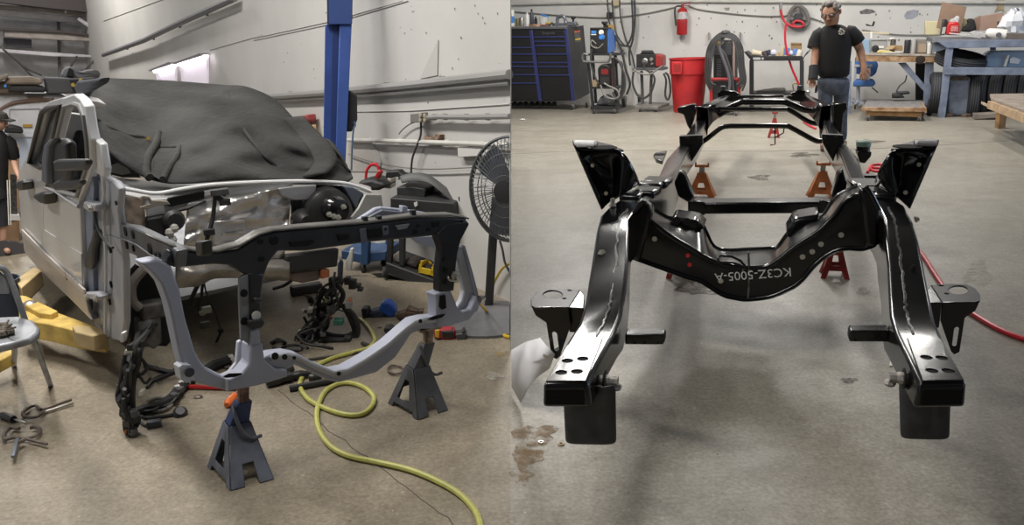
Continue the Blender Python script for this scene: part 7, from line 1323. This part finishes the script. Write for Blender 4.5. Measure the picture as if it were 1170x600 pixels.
bkp = lambda x, y: PL(x, y, zb, bnn)
g = MB(); g.tube(spline([bkp(29, 367), bkp(24, 352), bkp(14, 325), bkp(6, 309), bkp(-8, 305), bkp(-50, 306), bkp(-62, 330), bkp(-66, 370)], 6), .013, 8); g.build('back_frame', CG, fc)
g = MB(); g.prism([bkp(x, y) for x, y in ((-52, 308), (-4, 307), (8, 318), (12, 336), (-58, 338))], cn2*.02); g.build('backrest', CG, fc, bevel=.008)
tag((lambda g: ([g.ball(F(2+dx, 377+dy, zc+.012), .02*s_, 7, (1.5, 1, .7)) for dx, dy, s_ in ((-6, 2, 1.6), (0, -4, 1.3), (5, -2, 1), (8, 3, .9), (-2, 5, 1.4), (3, 1, 1.5))], [g.tube([F(2, 378, zc+.02), F(x, y, zc+.04)], .004, 5) for x, y in ((14, 370), (16, 378), (10, 366), (18, 374))], g)[-1])(MB()).build('dirty_hardware', mat('hardware_brown', (.09, .075, .055), .8, var=.5, vscale=60)), 'brown tangle of dirty hardware heaped on the folding chair', 'hardware')
t_ = thing('dark_bucket', 'dark navy bucket standing behind the folding chair', 'bucket', F(6, 368)); g = MB(); c = F(5, 372); g.lathe([(.10, 0), (.125, .28), (.13, .285), (.12, .285), (.10, .02)], c, (0, 0, 1), 20); g.build('bucket_body', mat('bucket_navy', (.025, .035, .06), .6), t_)
# ------------------------------------------------------------------ wiring and things lying on the floor
HB = mat('loom_black', (.02, .02, .021), .65, var=.4, vscale=30); TAPE = mat('tape_white', (.6, .58, .54), .6); GRN = mat('connector_green', (.03, .16, .12), .5); OLV = mat('wire_olive', (.28, .24, .07), .5); ORG = mat('connector_orange', (.55, .16, .04), .5); GREYL = mat('loom_grey', (.09, .09, .092), .6, var=.3)
def PH(px, py, y0): return Y(px, py, y0)          # hanging wire: upright plane at distance y0
def loom(name, lab, y0, trunk, seed, n, spread, cat='wiring harness', tips=None, r=.014, m=HB, dz=.10):
    rr = random.Random(seed); t_ = thing(name, lab, cat, PH(trunk[-1][0], trunk[-1][1], y0))
    P_ = lambda x, y, d=0: PL(x, y, V((0, y0+d, 0)), V((0, 1, 0)))
    g = MB(); g.tube(spline([P_(*p) for p in trunk], 6), [r*(1+.25*math.sin(i*.9)) for i in range(6*(len(trunk)-1)+1)], 8); g.build('loom_trunk', m, t_)
    for k in range(n):
        i0 = rr.randrange(0, len(trunk)-1); i1 = min(len(trunk)-1, i0+rr.randint(1, 3)); pts = []
        for i in range(i0, i1+1): x, y = trunk[i][0], trunk[i][1]; pts.append(P_(x+rr.uniform(-spread, spread), y+rr.uniform(-spread*.7, spread*.7), rr.uniform(-dz, dz)))
        if len(pts) < 3: pts.append(P_(trunk[i1][0]+rr.uniform(-spread*1.6, spread*1.6), trunk[i1][1]+rr.uniform(-3, spread*1.2), rr.uniform(-dz, dz)))
        g = MB(); g.tube(spline(pts, 5), rr.choice((.004, .006, .009)), 6); g.build('wire', rr.choice((HB, HB, GREYL)), t_)
        if k % 2 == 0: g = MB(); c = pts[-1]; g.box(c, (rr.uniform(.02, .04), .02, rr.uniform(.015, .03)), rr.uniform(0, 3)); g.build('connector', rr.choice((HB, HB, HB, TAPE, GREYL)), t_, bevel=.003)
    return t_, P_
# hanging trunk at the left fender
yh = F(148, 498).y+.02
h1, Ph = loom('wiring_harness', 'thick black wiring harness hanging from the left fender to the floor', yh, ((172, 370, .25), (166, 380, .18), (157, 392, .1), (150, 405, .05), (148, 425), (145, 442), (141, 455), (143, 468), (148, 480), (149, 497)), 3, 16, 6, r=.024, dz=.05)
for (x, y, w, h, m_) in ((140, 386, 4, 11, TAPE), (147, 402, 9, 4, TAPE), (161, 450, 5, 6, TAPE), (144, 493, 3, 6, ORG), (152, 420, 3, 5, GREYL)):
    g = MB(); g.prism([Ph(x-w/2, y-h/2, -.03), Ph(x+w/2, y-h/2, -.03), Ph(x+w/2-1, y+h/2, -.03), Ph(x-w/2-1, y+h/2, -.03)], V((0, .03, 0))); g.build('tape_flag', m_, h1, bevel=.003)
for pts, r_ in ((((172, 372, .2), (165, 385, .1), (160, 402, .0), (158, 415), (152, 440), (152, 465), (155, 480), (152, 496)), .012), (((143, 405), (137, 440), (134, 452), (138, 464), (146, 470)), .009), (((160, 408), (168, 420), (160, 428), (152, 415)), .007), (((150, 440), (158, 430), (166, 438), (172, 432)), .006), (((146, 470), (158, 478), (152, 490), (146, 484)), .012)):
    g = MB(); g.tube(spline([Ph(*p) for p in pts], 6), r_, 8); g.build('wire', HB, h1)
for k in range(7): g = MB(); rr = random.Random(k); g.box(Ph(148+rr.uniform(-5, 6), 472+k*3.5, -.03), (.035, .03, .03), rr.uniform(0, 3)); g.build('connector', HB if k % 3 else GREYL, h1, bevel=.004)
loom('wiring_harness', 'dusty tangle of wires in the wheel arch beside the hinge pillar', F(165, 400).y+.45, ((150, 330), (156, 345), (165, 355), (174, 372), (182, 388), (170, 395)), 5, 18, 12, r=.016, m=mat('loom_dusty', (.075, .068, .06), .8, var=.4, vscale=30), dz=.15)
# floor looms
def floorloom(name, lab, pts, r, seed=1, n=0, m=HB, spread=8, zz=.05, cat='wiring harness'):
    rr = random.Random(seed); t_ = thing(name, lab, cat, F(pts[0][0], pts[0][1])); q = [F(p[0], p[1], p[2] if len(p) > 2 else r+.001) for p in pts]
    g = MB(); g.tube(spline(q, 7), r, 8); g.build('loom_trunk', m, t_)
    for k in range(n):
        i = rr.randrange(0, len(pts)-1); a = [F(pts[j][0]+rr.uniform(-spread, spread), pts[j][1]+rr.uniform(-spread*.6, spread*.6), rr.uniform(.006, zz)) for j in range(i, min(len(pts), i+3))]
        while len(a) < 3: a.append(F(pts[i][0]+rr.uniform(-spread*2, spread*2), pts[i][1]+rr.uniform(-spread, spread), .008))
        g = MB(); g.tube(spline(a, 5), rr.choice((.004, .006, .008)), 6); g.build('wire', rr.choice((HB, HB, GREYL)), t_)
        if k % 2: g = MB(); g.box(a[-1]+V((0, 0, .01)), (.035, .025, .022), rr.uniform(0, 3)); g.build('connector', rr.choice((HB, HB, GREYL, TAPE)), t_, bevel=.003)
    return t_
t_ = floorloom('wiring_harness', 'black floor loom running from the hanging harness to the frame corner', ((158, 470), (172, 466), (185, 462), (195, 456), (206, 444), (214, 436), (222, 428)), .024, 6, 10, HB, 7)
for (x, y) in ((203, 446), (207, 441), (213, 437)): g = MB(); c = F(x, y, .025); g.lathe([(.027, -.01), (.027, .01)], c, (.6, .5, 0), 10); g.build('tape_band', TAPE, t_)
floorloom('wire_lead', 'thin lead with a round black plug lying in front of harness', ((152, 468), (165, 477), (185, 476), (200, 473), (208, 470)), .008, 2, 0, cat='cable'); g = MB(); g.lathe([(.028, 0), (.032, .02), (.02, .035)], F(206, 474), (.3, -.5, .8), 12); tag(g.build('round_plug', PLASTIC), 'round black plug at the end of the thin lead', 'plug')
floorloom('wire_lead', 'thin lead ending in a grey blue connector on the floor', ((157, 478), (162, 484), (170, 487), (180, 484)), .006, 2, 0, cat='cable'); g = MB(); g.box(F(176, 484, .015), (.06, .035, .03), .3); tag(g.build('plug', mat('plug_grey', (.07, .08, .10), .5), None, bevel=.005), 'grey blue plug lying right of the harness foot', 'plug')
floorloom('wire_lead', 'coil of thin grey conduit lying on the floor loom', ((160, 468), (170, 470), (186, 469), (196, 462), (192, 455), (180, 454), (168, 459)), .009, 2, 0, GC, cat='cable'); floorloom('cable_sheath', 'rubber sheath lying on the floor left of the frame corner', ((166, 418), (178, 421), (190, 424), (202, 424), (208, 421)), .012, 3, 3, HB, 5, cat='cable'); floorloom('wiring_harness', 'wire bundle in a curve left of the frame corner', ((168, 443), (175, 434), (188, 428), (198, 426)), .008, 3, 3, HB, 5)
floorloom('rubber_hose', 'thick black hose lying inside the frame corner', ((233, 425), (243, 418), (255, 414), (264, 411), (270, 408)), .026, 1, 0, RUBBER, cat='hose'); g = MB(); g.lathe([(.028, -.012), (.028, .012)], F(264, 411, .027), (.8, .5, 0), 12); tag(g.build('hose_band', TAPE), 'white band around the thick black hose', 'band')
# drooping wires inside the left opening of the frame
yd = F(232, 415).y
t_ = thing('wiring_harness', 'thin wires with pale plug dangling inside the left frame opening', 'wiring harness', Y(232, 400, yd)); Pd = lambda x, y, d=0: PL(x, y, V((0, yd+.3+d, 0)), V((0, 1, 0)))
for pts, r_ in ((((238, 305), (232, 320), (230, 340), (226, 352), (228, 362)), .008), (((232, 310), (235, 332), (243, 350), (250, 370), (252, 378)), .005), (((253, 378), (247, 392), (243, 405), (241, 412)), .007), (((228, 398), (236, 394), (250, 393), (262, 393), (270, 396)), .008), (((225, 406), (233, 418), (240, 425)), .008), (((216, 348), (226, 326), (238, 312), (243, 305)), .012)):
    g = MB(); g.tube(spline([Pd(*p) for p in pts], 6), r_, 7); g.build('wire', HB, t_)
for (x, y, w, m_) in ((236, 354, .035, mat('plug_cream', (.42, .42, .34), .5)), (231, 358, .02, mat('plug_cream', (.4, .4, .34))), (234, 371, .035, GREYL), (252, 378, .02, HB), (239, 308, .04, HB), (242, 315, .03, GREYL)): g = MB(); g.box(Pd(x, y, -.02), (w*1.4, .03, w), .5); g.build('plug', m_, t_, bevel=.004)
# wires draped over the heat shield
t_ = thing('wiring_harness', 'black wire strand hanging from the cowl down the foil', 'wiring harness', fwp(236, 288, -.1))
for pts, r_ in ((((246, 222), (245, 232), (243, 250), (239, 265), (234, 282), (233, 292)), .010), (((246, 224), (252, 228), (256, 232)), .014), (((243, 222), (250, 219), (258, 221)), .016)): g = MB(); g.tube(spline([fwp(x, y, -.05) for x, y in pts], 5), r_, 7); g.build('wire', HB, t_)
for (x, y) in ((247, 220), (255, 219), (257, 231), (239, 265)): g = MB(); g.box(fwp(x, y, -.06), (.05, .03, .03), .4); g.build('connector', HB if y > 222 else GREYL, t_, bevel=.004)
# big harness pile under the brake booster
yc = F(375, 395).y
pile, Pp = loom('wiring_harness', 'big knotted harness hanging under the brake booster, centre of the frame', yc+.12, ((388, 318, .25), (383, 328, .2), (374, 342, .12), (368, 358, .05), (362, 370), (352, 384), (348, 398)), 11, 44, 14, r=.022, dz=.12)
for pts, r_ in ((((372, 330), (364, 345), (372, 360), (386, 350), (392, 336), (384, 324)), .014), (((395, 352), (404, 362), (408, 376), (404, 386), (392, 388)), .020), (((392, 350), (400, 365), (405, 380), (400, 386)), .012), (((352, 358), (365, 352), (378, 355), (394, 348)), .008), (((347, 362), (352, 375), (346, 390)), .008), (((366, 380), (380, 384), (395, 385), (404, 381)), .018)): g = MB(); g.tube(spline([Pp(*p) for p in pts], 6), r_, 8); g.build('wire', HB, pile)
for (x, y, w, h, m_) in ((386, 369, 11, 6, GRN), (379, 355, 6, 9, GREYL), (398, 349, 6, 8, mat('tag_grey', (.25, .25, .27), .5)), (354, 356, 6, 5, TAPE), (359, 367, 3.5, 3, TAPE), (359, 402, 4, 4, TAPE), (372, 344, 2.5, 5, OLV), (399, 344, 3, 3, ORG), (345, 392, 3, 4, mat('conn_brown', (.2, .08, .04), .6)), (376, 362, 4, 3, ORG), (408, 328, 7, 4, HB), (411, 332, 6, 3, HB), (396, 322, 6, 8, HB), (402, 326, 8, 10, HB), (370, 392, 14, 8, HB), (385, 393, 16, 9, HB), (396, 390, 8, 7, HB)):
    g = MB(); g.prism([Pp(x-w/2, y-h/2, -.08), Pp(x+w/2, y-h/2, -.08), Pp(x+w/2, y+h/2, -.08), Pp(x-w/2, y+h/2, -.08)], V((0, .05, 0))); g.build('connector', m_, pile, bevel=.004)
for k, (pts, r_, lab) in enumerate(((((312, 405), (325, 396), (340, 394), (352, 398)), .007, 'thin black wire curving left of the big harness'), (((310, 392), (318, 388), (326, 392)), .010, 'short black wire end on the floor at left of the pile'), (((312, 330, .18), (325, 326, .2), (336, 318, .25)), .010, 'black lead with an eye dangling below the fire wall'), (((338, 385), (350, 392), (365, 395), (380, 398)), .008, 'black wire along the floor under the pile'), (((346, 398), (335, 402), (322, 400), (312, 398)), .007, 'thin wire under the grey lower tube'), (((358, 345, .06), (355, 340, .1), (350, 338, .1)), .010, 'dark stub of wire above the pile'))): floorloom('wire_lead', lab, pts, r_, k, 1 if k != 2 else 0, HB, 5, cat='cable')
tag((lambda g: (g.tube(spline([F(x, y, .012) for x, y in ((354, 339), (358, 344), (364, 347))], 5), .010, 7), g)[1])(MB()).build('yellow_hook', OLV), 'olive yellow hook lying behind the big harness', 'hook'); tag((lambda g: (g.box(F(350, 330, .03), (.20, .08, .06), .5), g)[1])(MB()).build('black_bracket', PLASTIC, None, bevel=.01), 'black bracket lying on the floor under the fire wall', 'bracket')
# hoses
AH = mat('air_hose_lime', (.42, .41, .10), .5, var=.08, vscale=40)
fhose('air_hose', 'yellow green air hose looping across the floor under the frame', ((411, 364), (419, 371), (426, 381), (428, 390), (420, 398), (402, 403), (378, 410), (358, 420), (346, 430), (343, 442), (352, 456), (372, 467), (396, 474), (414, 473), (425, 464), (427, 454), (418, 444), (402, 438), (386, 439), (372, 447), (364, 462), (362, 478), (366, 494), (378, 510), (398, 521), (430, 528), (468, 537), (500, 550), (524, 564), (540, 580), (548, 596), (552, 620)), .0115, AH, 7)
# hand tools
def bar_(name, lab, a, b, r, m, cat='tool'): g = MB(); g.cyl(F(a[0], a[1], r), F(b[0], b[1], r), r, 8); return tag(g.build(name, m), lab, cat)
bar_('pry_bar', 'red pry bar lying behind the large jack stand', (212, 442), (270, 443.5), .012, RED); bar_('black_rod', 'black rod on the floor left of the hose loop', (331, 444), (384, 434), .016, PLASTIC); bar_('thin_rod', 'thin dark rod across the floor behind the lower tube', (352, 411), (430, 400), .008, mat('rod_dark', (.08, .07, .06), .5, .4)); bar_('short_rod', 'short dark peg on floor by the air hose', (414, 392), (421, 395), .012, mat('rod_dark', (.08, .07, .06)))
t_ = thing('screwdriver', 'orange handled screwdriver on the floor beside the stand post', 'screwdriver', F(263, 460)); g = MB(); a, b = F(259, 463, .018), F(267, 453.5, .018); g.lathe([(.012, 0), (.02, .02), (.018, .1), (.012, (b-a).length)], a, b-a, 10); g.build('handle', mat('handle_orange', (.75, .16, .03), .4), t_); g = MB(); g.cyl(b, F(270, 449, .018), .006, 6); g.build('shaft', STEEL, t_)
t_ = thing('screwdriver', 'black handled screwdriver on the floor at the left edge', 'screwdriver', F(8, 476)); g = MB(); a, b = F(1, 474, .016), F(15, 479, .016); g.lathe([(.012, 0), (.018, .02), (.016, .1), (.01, (b-a).length)], a, b-a, 10); g.build('handle', PLASTIC, t_); g = MB(); g.cyl(b, F(29, 483, .01), .004, 6); g.build('shaft', STEEL, t_)
VS = mat('clamp_steel', (.17, .14, .12), .45, .6, var=.35, vscale=30)
t_ = thing('locking_clamp', 'locking C clamp with closed jaw loop lying upper left on floor', 'clamp', F(50, 466)); g = MB(); g.tube(spline([F(x, y, .014) for x, y in ((47, 468), (40, 463.5), (33, 466), (26, 472), (28, 476), (38, 477), (46, 474), (52, 468))], 5), 0.0075, 8); g.build('jaw_frame', VS, t_); g = MB(); g.bar(F(48, 468, .02), F(82, 456.5, .02), .014, .013); g.build('upper_handle', VS, t_, bevel=.004); g = MB(); g.bar(F(50, 471, .012), F(84, 460.5, .012), .010, .010); g.build('lower_handle', STEEL, t_, bevel=.003)
t_ = thing('locking_clamp', 'open locking C clamp with long jaws lying lower left on floor', 'clamp', F(24, 505)); g = MB(); g.tube(spline([F(x, y, .02) for x, y in ((22, 490), (12, 489), (5, 496), (6, 502), (16, 500), (30, 501), (42, 497), (46, 491), (40, 488), (34, 489))], 5), 0.008, 8); g.build('jaw_frame', VS, t_); g = MB(); g.bar(F(20, 502, .03), F(15, 522, .03), .016, .015); g.build('upper_handle', mat('clamp_bluegrey', (.22, .24, .28), .4, .5), t_, bevel=.004); g = MB(); g.bar(F(24, 500, .02), F(54, 507.5, .02), .011, .011); g.build('lower_handle', VS, t_, bevel=.003); g = MB(); g.tube([F(18, 508, .03), F(28, 502, .03)], .008, 6); g.build('link', VS, t_)
t_ = thing('locking_clamp', 'oval jawed clamp on the floor behind the dark jack stand', 'clamp', F(455, 423)); g = MB(); g.tube(spline([F(x, y, .012) for x, y in ((458, 419), (450, 417.5), (444, 420), (444, 424), (450, 427), (458, 426), (460, 422))], 5, True), 0.006, 8, True); g.build('jaw_frame', VS, t_); g = MB(); g.bar(F(459, 422, .012), F(474, 421, .012), .018, .016); g.build('upper_handle', VS, t_)
PB = mat('tool_blue', (.02, .09, .42), .4)
t_ = thing('impact_wrench', 'blue cordless impact wrench lying on the floor', 'power tool', F(438, 360)); yq = F(438, 363).y; Pw = lambda x, y, d=0: PL(x, y, V((0, yq+d, 0)), V((0, 1, 0)))
for nm, pts, m_ in (('motor_body', ((433, 352), (436, 346), (444, 345), (450, 350), (453, 357), (450, 363), (443, 364), (439, 360), (434, 358)), PB), ('handle_grip', ((421, 357), (434, 354), (440, 361), (434, 365), (422, 364)), mat('grip_navy', (.03, .04, .07), .6)), ('battery', ((412, 353), (421, 353), (422, 365), (414, 365.5)), PLASTIC), ('nose', ((450, 357), (456, 361), (457, 367), (452, 367), (448, 363)), mat('nose_steel', (.2, .17, .14), .4, .6))): poly(nm, Pw, pts, 0, V((0, .08, 0)), m_, t_, .012)
t_ = thing('blue_battery', 'small blue and black battery pack on the floor', 'battery', F(442, 381)); yq2 = F(442, 383).y; Pb = lambda x, y, d=0: PL(x, y, V((0, yq2+d, 0)), V((0, 1, 0))); poly('pack_body', Pb, ((438, 376), (446, 374), (450, 377), (450, 381), (444, 383), (439, 381)), 0, V((0, .07, 0)), PLASTIC, t_, .008); poly('pack_band', Pb, ((441, 380), (449, 377.5), (450, 380), (444, 383)), -.005, V((0, .05, 0)), mat('band_navy', (.03, .07, .22), .4), t_, .004)
g = MB(); rr = random.Random(6)
yq3 = F(465, 367).y; Pr_ = lambda x, y, d=0: PL(x, y, V((0, yq3+d, 0)), V((0, 1, 0)))
t_ = thing('brake_part', 'brown rusty caliper parts lying right of the impact wrench', 'part', F(465, 366))
for pts in (((452, 360), (462, 356), (480, 357), (484, 360), (476, 364), (462, 366), (454, 365)), ((463, 357), (466, 351), (470, 353), (478, 356), (484, 354), (483, 358)), ((456, 366), (468, 372), (464, 374), (455, 369))): poly('rusty_casting', Pr_, pts, rr.uniform(-.02, .02), V((0, .06, 0)), mat('rust_dark', (.13, .09, .065), .7, .2, var=.4, vscale=20), t_, .008)
yq4 = F(520, 388).y; Pg = lambda x, y, d=0: PL(x, y, V((0, yq4+d, 0)), V((0, 1, 0)))
t_ = thing('air_grinder', 'red air tool with yellow label and black guard beside the stand', 'air tool', F(515, 389))
for nm, pts, m_ in (('tool_case', ((495, 377), (505, 377), (519, 378), (520, 389), (496, 387)), mat('case_red', (.42, .03, .04), .45)), ('yellow_label', ((497, 377), (502, 377), (502, 387), (497, 386)), YC), ('tool_motor', ((505, 378.5), (518, 378.5), (518, 387), (505, 386)), PLASTIC), ('guard', ((520, 382), (532, 381), (533, 389), (522, 390)), mat('guard_grey', (.08, .08, .08), .5, .3)), ('trigger', ((527, 380), (530, 378), (531, 380), (529, 382)), PLASTIC)): poly(nm, Pg, pts, -.01 if nm != 'tool_case' else 0, V((0, .07, 0)), m_, t_, .006)
g = MB(); g.cyl(Pg(532, 385, .03), Pg(542, 387, .03), .008, 8); g.build('spindle', STEEL, t_); g = MB(); g.lathe([(.026, -.008), (.026, .008)], Pg(543, 387, .03), (1, .1, 0), 14); g.build('wheel', RUBBER, t_)
# driveline pieces and sockets between the stands
for k, (x, y, l, r_, a_, lab) in enumerate(((318, 433, .12, .03, .5, 'large black socket lying under the lower tube'), (330, 430, .08, .026, .2, 'second black socket right of the large one'), (345, 428, .09, .022, .4, 'black shaft coupling under the lower tube'), (324, 424, .10, .024, .7, 'grey black cylinder behind the large socket'), (360, 431, .06, .02, .4, 'dark short pipe by the hose crossing'))):
    g = MB(); c = F(x, y, r_); d_ = V((math.cos(a_), math.sin(a_), 0)); g.lathe([(r_*.7, -l/2), (r_, -l/2+.01), (r_, 0), (r_*.75, .01), (r_*.75, l/2)], c, d_, 12); tag(g.build('socket_piece', mat('socket_black', (.05, .048, .045), .4, .4, var=.3)), lab, 'socket')
for (x, y, s_, lab) in ((226, 453, .015, 'tiny dark chip on floor left of the screwdriver'), (434, 374, .01, 'tiny bolt near the blue battery'), (262, 419, .02, 'tiny dark chip inside the frame corner')): g = MB(); g.ball(F(x, y, s_*.4), s_, 7, (1.6, 1, .4)); tag(g.build('debris', VS), lab, 'debris')
# concrete crack of the left floor
CRK = mat('crack_dark', (.10, .085, .07), .9); rr = random.Random(4); pts = []
for k in range(26): f = k/25; pts.append(F(318+ (528-318)*f+rr.uniform(-2, 2), 447+(606-447)*f**1.0+rr.uniform(-2, 2), .0008))
g = MB(); g.tube(pts, .0022, 4); struct(g.build('trim_2', CRK))
CONP = mat('patch_pale', (.48, .45, .38), .6, var=.2, vscale=20, patchy=.8)
for k, (x, y, rx, ry, m_, sd_2) in enumerate(((571, 430, 10, 4, CONP, 3), (578, 405, 6, 2.5, mat('patch_yellow', (.40, .31, .15), .8, patchy=.8), 4))): blotch('trim_%d' % (10+k), x-6, y, rx, ry, m_, sd_2, '')
# right floor: stains, paper, washers
blotch('trim_20', 800, 330, 24, 7, OIL, 5, ''); blotch('trim_21', 868, 203, 11, 3, OIL, 6, ''); blotch('trim_22', 918, 177, 15, 2.6, OIL, 7, ''); blotch('trim_23', 992, 162, 16, 2.2, OIL, 8, '')
blotch('trim_24', 986, 333, 7, 4, CONP, 9, ''); blotch('trim_25', 1118, 312, 14, 14, CONP, 10, ''); 
for k, (x, y, rx, ry) in enumerate(((612, 497, 24, 11), (602, 522, 18, 11), (596, 545, 12, 8))): blotch('trim_%d' % (30+k), x, y, rx, ry, RUST, 20+k, '', 26)
blotch('trim_36', 970, 435, 9, 3, mat('dark_spatter', (.10, .08, .07), .8, patchy=.9), 31, '')
jp = [F(x, y, .0006) for x, y in ((584, 176), (700, 172), (850, 173), (1000, 170), (1170, 160))]; g = MB(); g.tube(spline(jp, 4), .006, 4); struct(g.build('trim_3', mat('joint_grey', (.26, .24, .21), .9)))
for (x, y, r_, m_, nm, lab) in ((618, 506, .012, BOLT, 'washer', 'steel washer on the floor left of the hanging plate'), (641, 508, .014, mat('nut_tan', (.45, .36, .22), .6), 'nut', 'tan nut on the floor beside the hanging plate')): g = MB(); g.lathe([(r_, 0), (r_, .006), (r_*.5, .006), (r_*.5, 0)], F(x, y), (0, 0, 1), 12); tag(g.build(nm, m_), lab, nm)
g = MB(); g.ball(F(597, 136.5, .015), .035, 8, (1.3, 1, .5)); tag(g.build('paper_ball', WHITE), 'small white scrap on the floor in front of the tool chest', 'scrap')
tag((lambda g: (g.prism([F(x, y, .005) for x, y in ((1017, 413), (1021, 411), (1020, 418), (1016, 418))], (0, 0, .002)), g)[1])(MB()).build('paper_chip', WHITE), 'white paper chip on the floor beside the right horn', 'scrap')
pp = [(584.5, 400, .10), (600, 391, .22), (617, 386, .34), (626, 397, .36), (634, 405, .33), (628, 421, .24), (614, 431, .17), (605, 440, .12), (595, 460, .02), (584.5, 442, .02)]
P3 = [F(x, y, z) for x, y, z in pp]; cc = sum(P3, V((0, 0, 0)))/len(P3); g = MB()
g.v = [p for p in P3]+[cc+V((0, 0, .012))]; g.f = [(i, (i+1) % len(P3), len(P3)) for i in range(len(P3))]
tag(g.build('paper_sheet', mat('paper_white', (.80, .80, .82), .7), None, smooth=80, solid=.0015), 'bent white paper sheet hanging beside the left mount bracket', 'paper')
